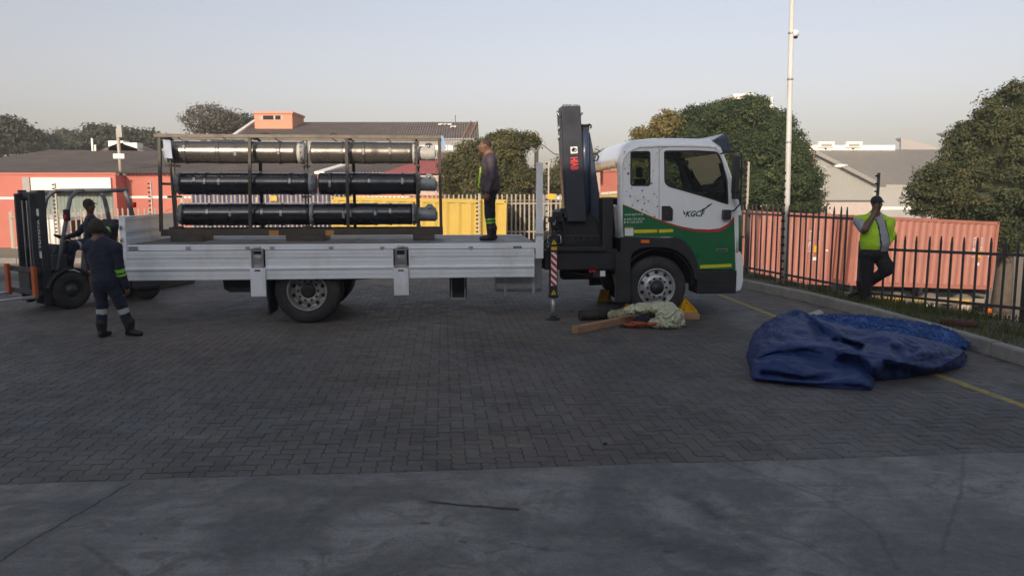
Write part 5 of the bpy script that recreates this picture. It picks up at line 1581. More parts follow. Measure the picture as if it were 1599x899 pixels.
    # light patches of newer sheet on the roof
    for px, py, w_, h_ in ((693, 198, 17, 5), (709, 204, 7, 6)):
        f = (P(0, py, Db + 7).z - ze) / (zr - ze)
        for i in range(3):
            p = P(px - w_ / 2 + i * w_ / 3, py, Db + 7)
            q = Vector((p.x, Db + 9 * f, ze + (zr - ze) * f + .12)); sl = Vector((0, 9, zr - ze)).normalized()
            MB().prism([q, q + Vector((.24 * w_ / 8, 0, 0)), q + Vector((.24 * w_ / 8, 0, 0)) + sl * (h_ * .17), q + sl * (h_ * .17)], (0, 0, .03)).build('roof_sheet', M_whitew, h)
    for px in (728, 738):
        p = P(px, 205, Db + 5); MB().bar((p.x, Db + .2, ze + .12), (p.x + .2, Db + 8.8, zr + .1), .12, .04).build('rust_streak', mat('rusty_sheet', (.30, .15, .08), .9), h)
    p = P(711, 180, Db + 9.2); MB().tube([(p.x, Db + 9.2, zr - .2), (p.x, Db + 9.2, p.z)], .03, 5).build('aerial', M_chassis, h)
    # box tower
    M_sal = mat('salmon_plaster', (.60, .27, .17), .85, var=.04, scale=.5)
    Dt = Db + 5
    a = P(397, 178, Dt); b = P(456, 178, Dt); zb_ = P(420, 203, Dt).z
    tw = MB().box(a.x, b.x, Dt, Dt + 3.6, zb_ - 1.5, a.z).build('box_tower', M_sal, h)
    MB().box(a.x - .1, b.x + .1, Dt - .1, Dt + 3.7, a.z + .001, a.z + .18).build('tower_coping', M_sal, tw)
    for px in (415, 423, 434):
        p = P(px, 183, Dt); vv = MB().box(p.x - .22, p.x + .22, Dt - .02, Dt - .002, p.z - .2, p.z + .12).build('vent_opening', M_hole, tw)
    p = P(424, 183, Dt); MB().box(p.x - .95, p.x + .95, Dt - .018, Dt - .001, p.z - .19, p.z + .11).build('vent_panel', M_greyw, tw)
    m = MB(); m.prism([(x0 - 1.1, Db - .05, ze - .05), (x0r - .12, Db + 9, zr + .05), (x0r - .12, Db + 9, zr + .25), (x0 - 1.1, Db - .05, ze + .18)], (.3, 0, 0)); m.build('verge_board', M_whitew, h)
build_left()
def build_right():
    t = thing('grey_warehouse', 'grey clad warehouse with a dark grey pitched roof and white ridge behind the right trees', 'building', (0, 0, 0))
    D = 66.0
    zg = -4.5
    ze = P(1300, 289, D).z; zr = P(1300, 234, D + 8).z
    xg = P(1263, 260, D).x; xc = P(1368, 289, D).x; xe = P(1520, 289, D).x
    # gable end: a wide cladded triangle whose right slope is the roof edge
    zap = P(1271, 239, D).z
    outl = [(xg - 3, zg), (xc, zg), (xc, ze), (P(1271, 239, D).x, zap), (xg - 3, zap - 1.5)]
    m = MB(); m.prism([(x, D, z) for x, z in outl], (0, .3, 0)); m.build('gable_wall', M_greyw, t)
    n = 60; rb = MB(); M_greyr = mat('cladding_rib', (.33, .33, .30), .6)
    for i in range(n):
        x = xg - 2.5 + (xc - xg + 2.3) * i / n
        ztop = zap + (ze - zap) * max(0, (x - P(1271, 239, D).x)) / (xc - P(1271, 239, D).x)
        rb.box(x, x + .055, D - .035, D - .001, P(0, 313, D).z, ztop - .1)
    o = rb.build('cladding_rib', M_greyr, t); o['kind'] = 'stuff'
    MB().box(xg - 3, xc, D - .12, D - .036, P(0, 315, D).z, P(0, 312.5, D).z).build('base_trim', mat('dark_trim', (.10, .10, .10), .7), t)
    MB().box(xg - 3, xc + .01, D - .05, D - .004, zg, P(0, 315.2, D).z).build('plinth', mat('pink_plaster', (.50, .42, .37), .85), t)
    # roof slope seen from the eaves side
    M_rg = mat('grey_sheet_roof', (.215, .20, .175), .6, var=.06, scale=.4)
    xr0, xr1 = P(1275, 235, D + 8).x, P(1500, 234, D + 8).x
    corr_roof('roof', M_rg, t, (xc - .2, D - .4, ze), (xe, D - .4, ze), (xr1 + 2, D + 8, zr), (xr0 - 1, D + 8, zr), 70, .035, 2)
    m = MB(); m.bar((xc - .1, D - .5, ze + .1), (P(1271, 239, D).x - .2, D - .45, zap + .12), .3, .3); m.build('barge_board', mat('grey_flash', (.27, .26, .24), .7), t)
    MB().box(xc, xe, D, D + .3, zg, ze - .15).build('wall', M_greyw, t)
    MB().box(xc + .02, xe, D - .03, D - .002, P(0, 326, D).z - .08, P(0, 323, D).z).build('white_rail', M_whitew, t)
    MB().box(xr0 - 2.2, P(1396, 233, D + 8).x, D + 7.8, D + 8.2, zr - .1, zr + .42).build('white_ridge', M_whitew, t)
    for px in (1288, 1331):
        p = P(px, 228, D + 8); b = MB(); b.box(p.x - .75, p.x + .75, D + 7.6, D + 8.8, P(0, 231, D + 8).z, P(0, 221.5, D + 8).z); v = b.build('roof_vent', M_whitew, t)
        MB().box(p.x - .5, p.x + .5, D + 7.57, D + 7.599, P(0, 229.5, D + 8).z, P(0, 225, D + 8).z).build('louvre', M_greyr, v)
        MB().box(p.x - .1, p.x + .1, D + 7.8, D + 8, zr, P(0, 231, D + 8).z).build('vent_stub', M_greyr, v)
    # far saw-tooth factory
    f = thing('sawtooth_factory', 'distant pale factory with saw-tooth roof above the grey warehouse', 'building', (0, 0, 0))
    Df = 120.0
    M_f = mat('far_grey_wall', (.36, .34, .32), .8); M_fr = mat('far_white_roof', (.72, .68, .62), .6)
    for pts in ([(1407, 215), (1407, 240), (1478, 240), (1478, 234)], [(1478, 206), (1478, 240), (1560, 240), (1560, 222)]):
        m = MB(); m.prism([P(a, b, Df) for a, b in pts], (0, .5, 0)); w_ = m.build('sawtooth_wall', M_f, f)
        a = P(*pts[0], Df); d = P(*pts[3], Df)
        m = MB(); m.prism([a + Vector((0, .51, 0)), d + Vector((0, .51, 0)), d + Vector((2, 14, .6)), a + Vector((6, 14, .8))], (0, 0, -.2)); m.build('sawtooth_roof', M_fr, f)
    a, b = P(1390, 232, Df), P(1600, 260, Df)
    MB().box(a.x, b.x, Df + .6, Df + 16, -4, P(0, 236, Df).z).build('wall', M_f, f)
    # far white slab above the big tree
    g = thing('white_tower_block', 'distant white flat-topped building just showing above the big tree', 'building', (0, 0, 0))
    Dg = 140.0
    a, b = P(1147, 151.5, Dg), P(1206, 175, Dg)
    MB().box(a.x, b.x, Dg, Dg + 8, -4, a.z).build('wall', M_whitew, g)
    MB().box(a.x - .3, P(1178, 150, Dg).x, Dg - .3, Dg + 8.3, a.z + .002, a.z + .5).build('roof_slab', M_whitew, g)
    for k in range(4):
        z = a.z - 2.2 - 3 * k
        MB().box(a.x + .6, b.x - .6, Dg - .04, Dg - .002, z - .7, z + .4).build('window', M_darkglass, g)
build_right()
def build_mid():
    # low white building seen between headboard and crane, with a red roof and parked cars before it
    t = thing('white_shop', 'low white building with red roof seen between fence pales beside the crane', 'building', (0, 0, 0))
    D = 44.0
    a = P(845, 306, D); b = P(905, 345, D)
    MB().box(a.x, b.x, D, D + 5, -1.3, a.z).build('wall', M_whitew, t)
    c = P(812, 307, D + 4); d = P(840, 318, D + 4)
    corr_roof('roof', M_roofr, t, P(806, 318, D + 1), P(842, 318, D + 1), P(838, 306, D + 5), P(812, 306, D + 5), 9, .04)
    MB().box(P(808, 318, D + 1).x, P(842, 318, D + 1).x - .01, D + 1.3, D + 5, -1.3, P(0, 319, D + 1).z).build('side_wall', M_roofb, t)
    for px in (860, 868, 877):
        p = P(px, 320, D); w = MB().box(p.x - .18, p.x + .18, D - .04, D - .002, p.z - .3, p.z + .3).build('window', M_roofb, t)
    s = P(861, 307, 26.3)
    o = MB().box(s.x - .13, s.x + .13, 26.27, 26.29, s.z - .09, s.z + .09).build('warning_sign', M_yellow); tag(o, 'small yellow warning sign on the electric fence beside the crane', 'sign')
    MB().box(-.0, .0, 0, 0, 0, 0)
    s = P(428, 309.5, 29.7)
    o = MB().box(s.x - .13, s.x + .11, 29.66, 29.68, s.z - .10, s.z + .09).build('warning_sign', M_yellow); tag(o, 'small yellow warning sign on the back fence seen through the rack', 'sign')
build_mid()
def car(label, p, yaw, body, boxy=False, cat='car'):
    t = thing('parked_van' if boxy else 'parked_car', label, cat, p, yaw)
    if boxy: L, W, prof = 4.9, 1.9, [(0, .35), (0, 1.75), (.25, 2.15), (3.6, 2.2), (4.3, 1.35), (4.85, 1.1), (4.9, .35)]
    else: L, W, prof = 4.2, 1.7, [(0, .3), (.05, .9), (.5, .98), (1.0, 1.42), (2.5, 1.45), (3.2, .98), (4.1, .85), (4.2, .3)]
    m = MB(); m.prism([(x - L / 2, -W / 2, z) for x, z in prof], (0, W, 0)); b = m.build('body', body, t, bevel=.08)
    if boxy: wins = [[(.4, 1.35), (.45, 1.95), (1.9, 1.98), (1.9, 1.35)], [(2.0, 1.35), (2.0, 1.98), (3.5, 2.0), (4.05, 1.35)]]
    else: wins = [[(.75, 1.0), (1.1, 1.36), (1.75, 1.38), (1.75, 1.0)], [(1.85, 1.0), (1.85, 1.38), (2.45, 1.38), (3.0, 1.0)]]
    for s in (-1, 1):
        for w in wins: MB().prism([(x - L / 2, s * (W / 2 + .004), z) for x, z in w], (0, -s * .02, 0)).build('window', M_darkglass, t)
    for x in (.85, L - .85):
        for s in (-1, 1):
            m = MB(); m.lathe([(.0, .0), (.2, .0), (.32, .02), (.33, .18), (.0, .19)], (x - L / 2, s * (W / 2 + .01), .33), (0, -s, 0), 18); m.build('wheel', M_rubber, t)
    for s in (-1, 1): MB().box(-L / 2 - .02, -L / 2 + .05, s * .6 - .12, s * .6 + .12, .75, 1.0).build('tail_lamp', M_redlens, t)
    MB().prism([(L / 2 - (.66 if boxy else 1.0), -.7, 1.38 if boxy else 1.0), (L / 2 - (.66 if boxy else 1.0), .7, 1.38 if boxy else 1.0), (L / 2 - (1.2 if boxy else 1.62), .65, 2.0 if boxy else 1.38), (L / 2 - (1.2 if boxy else 1.62), -.65, 2.0 if boxy else 1.38)], (.03, 0, .02)).build('windscreen', M_darkglass, t)
M_carw = mat('white_car_paint', (.75, .74, .70), .3, var=.03, coat=.5); M_carr = mat('red_car_paint', (.42, .03, .025), .3, coat=.5); M_carg = mat('grey_car_paint', (.25, .26, .30), .35, coat=.4)
q = P(112, 352, 33.5); car('white van parked behind the fence, seen through the forklift mast frame', (q.x + .2, 33.5, ground_z(q.x, 33.5)), R(88), M_carw, True, 'van')
q = P(150, 352, 34.5); car('grey van parked behind the fence, seen through the forklift cab', (q.x + .3, 35, ground_z(q.x, 35)), R(84), M_carg, True, 'van')
q = P(818, 330, 35); car('white car parked behind the pales left of the headboard', (q.x, 35, ground_z(q.x, 35) + .0), R(4), M_carw)

# poles and lamps
def build_poles():
    a = P(189, 271, 39.5); b = P(183.5, 201, 39.5)
    t = thing('roof_pole', 'pale pole with a small box at its top standing over the brown roof', 'pole', (a.x, 39.5, a.z - .3))
    m = MB(); m.tube([(0, 0, 0), (b.x - a.x, 0, b.z - a.z + .3)], .09, 8); m.build('shaft', M_pale, t)
    q = P(187, 205, 39.5); MB().box(q.x - a.x - .1, q.x - a.x + .14, -.1, .1, q.z - a.z + .3 - .3, q.z - a.z + .3 + .3).build('pole_box', M_greyw, t)
    q = P(187, 244, 39.5); MB().box(q.x - a.x - .28, q.x - a.x + .28, -.12, -.09, q.z - a.z + .3 - .12, q.z - a.z + .3 + .12).build('pole_plate', M_whitew, t)
    a = P(836.5, 262, 40); b = P(838, 207, 40)
    t = thing('utility_pole', 'pale wooden utility pole rising behind the headboard', 'pole', (a.x, 40, ground_z(a.x, 40)))
    h = b.z - ground_z(a.x, 40)
    MB().tube([(0, 0, 0), (b.x - a.x, 0, h)], [.14, .10], 8).build('shaft', mat('pale_pole_timber', (.42, .34, .24), .85), t)
    q = P(841, 224, 40); m = MB(); m.box(.0, .28, -.15, .1, q.z - ground_z(a.x, 40) - .12, q.z - ground_z(a.x, 40) + .12); m.build('junction_box', M_chassis, t)
    q2 = P(835, 234, 40); MB().box(-.16, .04, -.16, -.1, q2.z - ground_z(a.x, 40) - .15, q2.z - ground_z(a.x, 40) + .15).build('pole_plate', M_whitew, t)
    qs = P(843, 223, 40); qe = P(890, 243, 38); mid = (qs + qe) / 2 - Vector((0, 0, .25)); end = P(960, 262, 36)
    wire('dark overhead cable running from the utility pole towards the cab', [qs, mid, qe, end], .02, 'overhead_cable', M_chassis)
    a = P(1264, 296, 50); b = P(1271, 237, 50)
    t = thing('street_lamp', 'leaning brown timber pole with a street lamp arm beside the big tree', 'street lamp', (a.x, 50, -3.5))
    m = MB(); m.tube([(-.3, 0, 0), (0, 0, a.z + 3.5), (b.x - a.x, 0, b.z + 3.5)], [.15, .13, .11], 8); m.build('shaft', mat('brown_pole', (.22, .13, .08), .9, var=.2), t)
    q0 = P(1270, 262, 50); q1 = P(1302, 260, 50)
    m = MB(); m.tube([(q0.x - a.x, 0, q0.z + 3.5), (q1.x - a.x, -.3, q1.z + 3.5)], .03, 6); m.build('arm', M_galv, t)
    m = MB(); m.tube([(q1.x - a.x - .1, -.3, q1.z + 3.5), (q1.x - a.x + .25, -.3, q1.z + 3.52), (q1.x - a.x + .75, -.3, q1.z + 3.56)], [.06, .13, .06], 8); m.build('lamp_head', M_whitew, t)
build_poles()

# ================================================================== TREES
def foliage(name, mat_, parent, lobes, nclump, nleaf, leaf, crad, seed, flat=.6, shell=.55, nbig=0):
    r = np.random.default_rng(seed)
    c = np.array([l[0] for l in lobes]); s = np.array([l[1] for l in lobes])
    area = (s[:, 0] * s[:, 1] * s[:, 2]) ** (2 / 3); area[:nbig] *= .48; pr = area / area.sum()
    cs = []; ns = []
    while len(cs) < nclump:
        i = r.choice(len(lobes), p=pr)
        d = r.normal(size=3); d /= np.linalg.norm(d)
        k = shell + (1 - shell) * r.random() ** .5
        p = c[i] + d * s[i] * k
        e = ((p - c) / s); dd = (e ** 2).sum(1); dd[i] = 9
        if dd[nbig:].min() < .60 or dd[:nbig].min() < .70: continue
        cs.append(p); ns.append(d)
    cs = np.array(cs); ns = np.array(ns)
    n = nclump * nleaf
    cc = np.repeat(cs, nleaf, 0); nn = np.repeat(ns, nleaf, 0)
    rad = np.repeat(crad * r.uniform(.5, 1.7, nclump), nleaf)
    d = r.normal(size=(n, 3)); d /= np.linalg.norm(d, axis=1)[:, None]
    pos = cc + d * (rad * r.random(n) ** .34)[:, None] * np.array([1, 1, flat])
    # leaf frames: lean outward and up with scatter
    up = nn * .35 + np.array([0, -.05, .35]) + d * 1.0 + r.normal(size=(n, 3)) * .45
    up /= np.linalg.norm(up, axis=1)[:, None]
    t = np.cross(up, r.normal(size=(n, 3))); t /= np.linalg.norm(t, axis=1)[:, None]
    b = np.cross(up, t)
    L = leaf * r.uniform(.6, 1.35, n)[:, None]; Wd = L * r.uniform(.38, .6, n)[:, None]
    V = np.stack([pos - t * L, pos - b * Wd + up * L * .12, pos + t * L, pos + b * Wd + up * L * .12], 1).reshape(-1, 3)
    tint = np.repeat(r.random(nclump), nleaf) * .75 + r.random(n) * .3
    return quads_obj(name, V, np.arange(4 * n).reshape(-1, 4), mat_, parent, tint=tint)
def core(name, mat_, parent, lobes, k=.80, seed=0):
    m = MB()
    bm = bmesh.new(); bmesh.ops.create_icosphere(bm, subdivisions=3, radius=1)
    vs = [v.co.copy() for v in bm.verts]; fs = [[v.index for v in f.verts] for f in bm.faces]; bm.free()
    for i, (c, s) in enumerate(lobes):
        out = []
        for v in vs:
            f = k * (1 + .22 * mnoise.noise(v * 2.3 + Vector((i * 7.1, seed, 0))) + .12 * mnoise.noise(v * 6 + Vector((i, seed, 3))))
            out.append((c[0] + v.x * s[0] * f, c[1] + v.y * s[1] * f, c[2] + v.z * s[2] * f))
        m.add(out, fs, 0, False)
    return m.build(name, mat_, parent, recalc=False)
M_bark = mat('bark', (.12, .095, .075), .95, var=.3, scale=3, bump=.6, bscale=12)
def tree(label, cat, D, lobes_px, base_px, mat_, nclump, nleaf, leaf, crad, seed, trunk_r=.25, limbs=True, flat=.6, corek=.66, group=None, name='broadleaf_tree', depth=.75, shell=.7, zg=None):
    """lobes_px: (px, py, half width px, half height px, depth shift in m)"""
    lobes = []
    for (x, y, w, h, dz) in lobes_px:
        d = D + dz; p = P(x, y, d); s = d / FPX
        lobes.append(((p.x, p.y, p.z), (w * s, max(w, h) * s * depth, h * s)))
    rl = random.Random(seed * 7 + 1); big = list(lobes)
    for c, s in big:
        for q in range(10):
            v = Vector((rl.gauss(0, 1), rl.gauss(-.25, .9), rl.gauss(.35, .9))).normalized(); k = rl.uniform(.18, .44)
            lobes.append(((c[0] + v.x * s[0] * .98, c[1] + v.y * s[1] * .98, c[2] + v.z * s[2] * .95), (s[0] * k, s[1] * k, s[2] * k * 1.05)))
    bx = P(base_px, 320, D).x
    z0 = ground_z(bx, D) if zg is None else zg
    t = thing(name, label, cat, (bx, D, z0), 0, group)
    lo = [((c[0] - bx, c[1] - D, c[2] - z0), s) for c, s in lobes]
    foliage('crown', mat_, t, lo, nclump, nleaf, leaf, crad, seed, flat, shell, len(big))
    lo = lo[:len(big)]
    if corek: core('inner_foliage', mat_, t, lo, corek, seed)
    m = MB(); cz = min(c[2] for c, s in lo); top = max(c[2] for c, s in lo)
    m.tube([(0, 0, -.3), (.05, 0, cz * .5), (.0, .05, max(.6, cz))], [trunk_r * 1.25, trunk_r, trunk_r * .8], 9)
    st = Vector((0, .05, max(.6, cz) * .95))
    for c, s in lo:
        e = Vector(c); mid = st.lerp(e, .5) + Vector((0, 0, .15 * (e - st).length))
        m.tube([st, mid, e], [trunk_r * .6, trunk_r * .35, trunk_r * .12], 6)
        rr = random.Random(seed + int(abs(c[0]) * 10))
        for q in range(4):
            d = Vector((rr.gauss(0, 1), rr.gauss(0, 1), rr.gauss(.4, .7))).normalized()
            m.tube([e.lerp(mid, .3 * rr.random()), e + Vector((d.x * s[0], d.y * s[1], d.z * s[2])) * .8], [trunk_r * .16, trunk_r * .04], 5)
    m.build('trunk', M_bark, t)
    return t
LF_dark = leaf_mat('leaves_dark_green', (.030, .052, .018), (.060, .094, .030), (.120, .140, .050), .55)
LF_olive = leaf_mat('leaves_olive', (.070, .075, .026), (.115, .112, .042), (.19, .165, .07), .5)
LF_yel = leaf_mat('leaves_yellow_green', (.13, .12, .035), (.20, .165, .055), (.28, .22, .09), .6)
LF_mid = leaf_mat('leaves_brown_green', (.042, .060, .022), (.080, .094, .034), (.145, .135, .058), .6)
LF_far = leaf_mat('leaves_far_dull', (.035, .050, .030), (.060, .070, .042), (.085, .090, .06), .3)
LF_bare = leaf_mat('leaves_thin_grey', (.10, .095, .075), (.13, .12, .095), (.17, .15, .12), .5)
tree('very large dark green tree with a broad dense crown behind the truck cab', 'tree', 41,
     [(1110, 255, 85, 68, 0), (1170, 220, 62, 48, 1), (1060, 232, 46, 40, 1), (1205, 272, 52, 66, 0), (1120, 205, 48, 30, 2), (1228, 302, 44, 36, -1), (1150, 290, 100, 55, -2), (1040, 300, 50, 55, 0), (1182, 179, 34, 24, 2), (1258, 312, 22, 20, -1), (1075, 196, 22, 18, 2), (1140, 180, 30, 20, 2)],
     1130, LF_dark, 1900, 64, .074, .40, 11, trunk_r=.5)
tree('yellowish green tree peeping out left of the big dark tree', 'tree', 47, [(1030, 206, 20, 22, -7), (1004, 222, 16, 18, -7), (1042, 192, 14, 13, -7), (1010, 250, 40, 30, -6)], 1020, LF_yel, 420, 40, .085, .36, 12, trunk_r=.2, corek=.6)
tree('dark leafy tree rising at the right edge over the container end', 'tree', 33.5,
     [(1560, 230, 60, 60, 0), (1603, 194, 54, 64, 1), (1510, 270, 48, 45, 0), (1470, 295, 40, 32, -1), (1545, 310, 80, 50, -1), (1620, 300, 60, 90, 0), (1585, 360, 40, 34, -1.5), (1490, 325, 50, 22, -.5), (1530, 215, 28, 26, 0), (1450, 300, 18, 16, -1), (1592, 156, 24, 24, 1), (1515, 235, 22, 20, 0)],
     1575, LF_mid, 1500, 64, .070, .36, 13, trunk_r=.35)
tree('olive green spreading tree behind the man on the truck', 'tree', 37,
     [(770, 265, 55, 38, 0), (735, 285, 45, 36, 0), (800, 285, 34, 30, -.5), (795, 225, 28, 17, 1), (825, 220, 16, 10, 1), (770, 232, 24, 16, 1), (720, 262, 26, 22, 0), (755, 310, 60, 26, 0), (715, 300, 24, 22, 0)],
     765, LF_olive, 1100, 50, .065, .30, 14, trunk_r=.25, corek=.72)
tree('olive bushy tree seen between the crane and the cab', 'tree', 52, [(935, 262, 26, 22, 0), (885, 270, 28, 22, 0), (870, 290, 24, 20, 0), (910, 285, 50, 30, 0)], 905, LF_olive, 420, 40, .10, .42, 15, trunk_r=.22, corek=.7)
def bush(label, px, py, w, h, D, lf, seed, n=120):
    tree(label, 'shrub', D, [(px, py, w, h, 0), (px + w * .5, py + h * .2, w * .6, h * .8, .3)], px, lf, n, 26, .08, .3, seed, trunk_r=.06, corek=.65, name='shrub')
bush('dark shrub behind the pales right of the yellow container', 800, 350, 20, 20, 31, LF_mid, 31)
bush('brownish shrub behind the pales beside the headboard', 828, 355, 16, 16, 31.5, LF_mid, 32)
bush('dull shrub behind the pales between headboard and crane', 866, 352, 14, 14, 32, LF_olive, 33)
# far tree line on the left
tree('dark bushy tree at the far left above the brown roof', 'tree', 80, [(8, 208, 22, 26, 0), (-14, 215, 30, 32, 0), (30, 220, 18, 20, 0)], 5, LF_far, 260, 26, .24, .9, 21, group='trees beyond the left roof')
tree('low green tree second from the far left above the brown roof', 'tree', 95, [(62, 224, 26, 13, 0), (45, 222, 16, 14, 0), (40, 228, 14, 12, 0)], 52, LF_far, 160, 24, .25, .9, 22, group='trees beyond the left roof')
tree('hazy tree between the two pointed conifers', 'tree', 125, [(105, 226, 22, 14, 0), (122, 224, 14, 14, 0)], 110, LF_far, 130, 24, .3, 1.1, 23, group='trees beyond the left roof')
tree('broad flat topped tree behind the pale roof pole', 'tree', 90, [(155, 217, 22, 14, 0), (182, 214, 28, 12, 0), (212, 218, 24, 12, 0), (235, 224, 18, 11, 0), (175, 226, 50, 10, 0)], 180, LF_far, 330, 26, .24, .9, 24, group='trees beyond the left roof')
tree('grey thinly leaved tree behind the left top of the rack', 'tree', 72, [(318, 188, 24, 18, 0), (345, 195, 28, 18, 0), (300, 195, 16, 14, 0), (330, 175, 16, 10, 0), (308, 182, 15, 13, 0)], 322, LF_bare, 210, 26, .11, .62, 25, corek=0, shell=.35, trunk_r=.32, group='trees beyond the left roof')
tree('darker bushy tree right of the grey thin tree', 'tree', 76, [(372, 198, 24, 17, 0), (352, 205, 22, 14, 0), (388, 206, 14, 14, 0)], 370, LF_far, 220, 24, .2, .8, 26, group='trees beyond the left roof')
def conifer(label, px, yt, yb, w, D, seed):
    b = P(px, yb, D); tp_ = P(px, yt, D); z0 = -2; s = D / FPX
    t = thing('conifer_tree', label, 'tree', (b.x, D, z0), 0, 'pointed conifers')
    r = np.random.default_rng(seed); n = 2600
    f = r.random(n) ** .8; zz = (b.z - 3 - z0) + f * (tp_.z - b.z + 3); a = r.uniform(0, 6.28, n)
    rad = w * s * (1 - f) ** .8 * r.random(n) ** .4 * (1 + .25 * np.sin(zz * 2.2)) + .05
    pos = np.stack([rad * np.cos(a), rad * np.sin(a), zz], -1); u = r.normal(size=(n, 3)); u /= np.linalg.norm(u, axis=1)[:, None]
    v = np.cross(u, r.normal(size=(n, 3))); v /= np.linalg.norm(v, axis=1)[:, None]
    V = np.stack([pos - u * .35, pos - v * .18, pos + u * .35, pos + v * .18], 1).reshape(-1, 3)
    quads_obj('crown', V, np.arange(4 * n).reshape(-1, 4), LF_far, t, tint=r.random(n) * .6)
    MB().tube([(0, 0, 0), (0, 0, tp_.z - z0 - .5)], [.3, .05], 7).build('trunk', M_bark, t)
conifer('left one of the two distant pointed conifers', 63, 203, 226, 9, 150, 1)
conifer('right one of the two distant pointed conifers', 109, 206, 228, 9, 155, 2)
# roadside stones along the left fence foot
def build_leftkerb():
    V = P(0, 418, 25).x
    m = MB()
    for i in range(16):
        x = -17.5 + i * 1.0
        m.box(x + .01, x + .99, 22.6, 22.75, -.1, .12)
    m = MB(); k = m.box(-17.6, -6, 22.62, 22.73, -.2, .08).build('back_kerb', M_kerbbed); struct(k)
    for i in range(11):
        x = -17.5 + i * 1.0; MB().box(x + .008, x + .992, 22.58, 22.76, -.1, .13 + random.gauss(0, .004)).build('kerb_stone', M_kerb, k)
build_leftkerb()
# ================================================================== SMOOTH BODIES (blended capsules meshed by surface nets)
def surface(prims, res=.011, k=.02):
    lo = np.array([9e9] * 3); hi = -lo
    for p in prims:
        if p['t'] == 'c':
            r = max(p['ra'], p['rb']); pts = np.array([p['a'], p['b']]); lo = np.minimum(lo, pts.min(0) - r); hi = np.maximum(hi, pts.max(0) + r)
        else:
            r = max(p['r']); lo = np.minimum(lo, np.array(p['c']) - r); hi = np.maximum(hi, np.array(p['c']) + r)
    lo = lo - .05; hi = hi + .05
    n = np.ceil((hi - lo) / res).astype(int) + 1
    F = np.full(n, 1.0, dtype=np.float32); ID = np.zeros(n, dtype=np.int16); BD = np.full(n, 1.0, dtype=np.float32)
    ax = [lo[i] + np.arange(n[i]) * res for i in range(3)]
    for ip, p in enumerate(prims):
        if p['t'] == 'c':
            r = max(p['ra'], p['rb']); a = np.array(p['a'], dtype=float); b = np.array(p['b'], dtype=float); l = np.minimum(a, b) - r - .06; h = np.maximum(a, b) + r + .06
        else:
            r = max(p['r']); c = np.array(p['c'], dtype=float); l = c - r - .06; h = c + r + .06
        i0 = np.clip(np.floor((l - lo) / res).astype(int), 0, n - 1); i1 = np.clip(np.ceil((h - lo) / res).astype(int) + 1, 1, n)
        sl = tuple(slice(i0[i], i1[i]) for i in range(3))
        X, Y, Z = np.meshgrid(*[ax[i][sl[i]] for i in range(3)], indexing='ij')
        if p['t'] == 'c':
            ab = b - a; L2 = max(1e-9, ab @ ab)
            t = np.clip(((X - a[0]) * ab[0] + (Y - a[1]) * ab[1] + (Z - a[2]) * ab[2]) / L2, 0, 1)
            d = np.sqrt((X - a[0] - t * ab[0]) ** 2 + (Y - a[1] - t * ab[1]) ** 2 + (Z - a[2] - t * ab[2]) ** 2) - (p['ra'] + (p['rb'] - p['ra']) * t)
        else:
            M = p.get('R'); q = np.stack([X - c[0], Y - c[1], Z - c[2]], -1)
            if M is not None: q = q @ np.array(M)
            rr = np.array(p['r'], dtype=float)
            k0 = np.sqrt(((q / rr) ** 2).sum(-1)); k1 = np.sqrt(((q / rr ** 2) ** 2).sum(-1)) + 1e-9
            d = k0 * (k0 - 1) / k1
        d = d.astype(np.float32); f = F[sl]; kk = p.get('k', k)
        if p.get('sub'):
            h = np.maximum(kk - np.abs(f + d), 0) / kk; F[sl] = np.maximum(f, -d) + h * h * kk / 4; continue
        h = np.maximum(kk - np.abs(f - d), 0) / kk
        F[sl] = np.minimum(f, d) - h * h * kk / 4
        m = d < BD[sl]; ID[sl] = np.where(m, ip, ID[sl]); BD[sl] = np.where(m, d, BD[sl])
    S = F < 0
    nx, ny, nz = n
    cs = [(i, j, k_) for i in (0, 1) for j in (0, 1) for k_ in (0, 1)]
    cnt = sum(S[i:nx - 1 + i, j:ny - 1 + j, k_:nz - 1 + k_].astype(np.int8) for i, j, k_ in cs)
    act = (cnt > 0) & (cnt < 8)
    idx = np.full(act.shape, -1, dtype=np.int64); ci = np.argwhere(act); idx[act] = np.arange(len(ci))
    acc = np.zeros((len(ci), 3)); num = np.zeros(len(ci))
    for a_ in cs:
        for axis in range(3):
            if a_[axis]: continue
            b_ = list(a_); b_[axis] = 1
            fa = F[ci[:, 0] + a_[0], ci[:, 1] + a_[1], ci[:, 2] + a_[2]]; fb = F[ci[:, 0] + b_[0], ci[:, 1] + b_[1], ci[:, 2] + b_[2]]
            cr = (fa < 0) != (fb < 0); t = np.where(cr, fa / np.where(cr, fa - fb, 1), 0)
            pt = np.array(a_, dtype=float)[None] + np.zeros((len(ci), 3)); pt[:, axis] += t
            acc[cr] += pt[cr]; num[cr] += 1
    V = lo + (ci + acc / num[:, None]) * res
    Q = []
    for axis in range(3):
        sa = [slice(None)] * 3; sb = [slice(None)] * 3; sa[axis] = slice(0, -1); sb[axis] = slice(1, None)
        d = S[tuple(sa)] != S[tuple(sb)]
        e = np.argwhere(d)
        o1, o2 = [(1, 2), (2, 0), (0, 1)][axis]
        e = e[(e[:, o1] > 0) & (e[:, o2] > 0) & (e[:, o1] < n[o1] - 1) & (e[:, o2] < n[o2] - 1)]
        def at(d1, d2):
            q = e.copy(); q[:, o1] += d1; q[:, o2] += d2; return idx[q[:, 0], q[:, 1], q[:, 2]]
        q = np.stack([at(-1, -1), at(0, -1), at(0, 0), at(-1, 0)], 1)
        ins = S[e[:, 0], e[:, 1], e[:, 2]]
        q[~ins] = q[~ins][:, ::-1]
        Q.append(q)
    Q = np.concatenate(Q); Q = Q[(Q >= 0).all(1)]
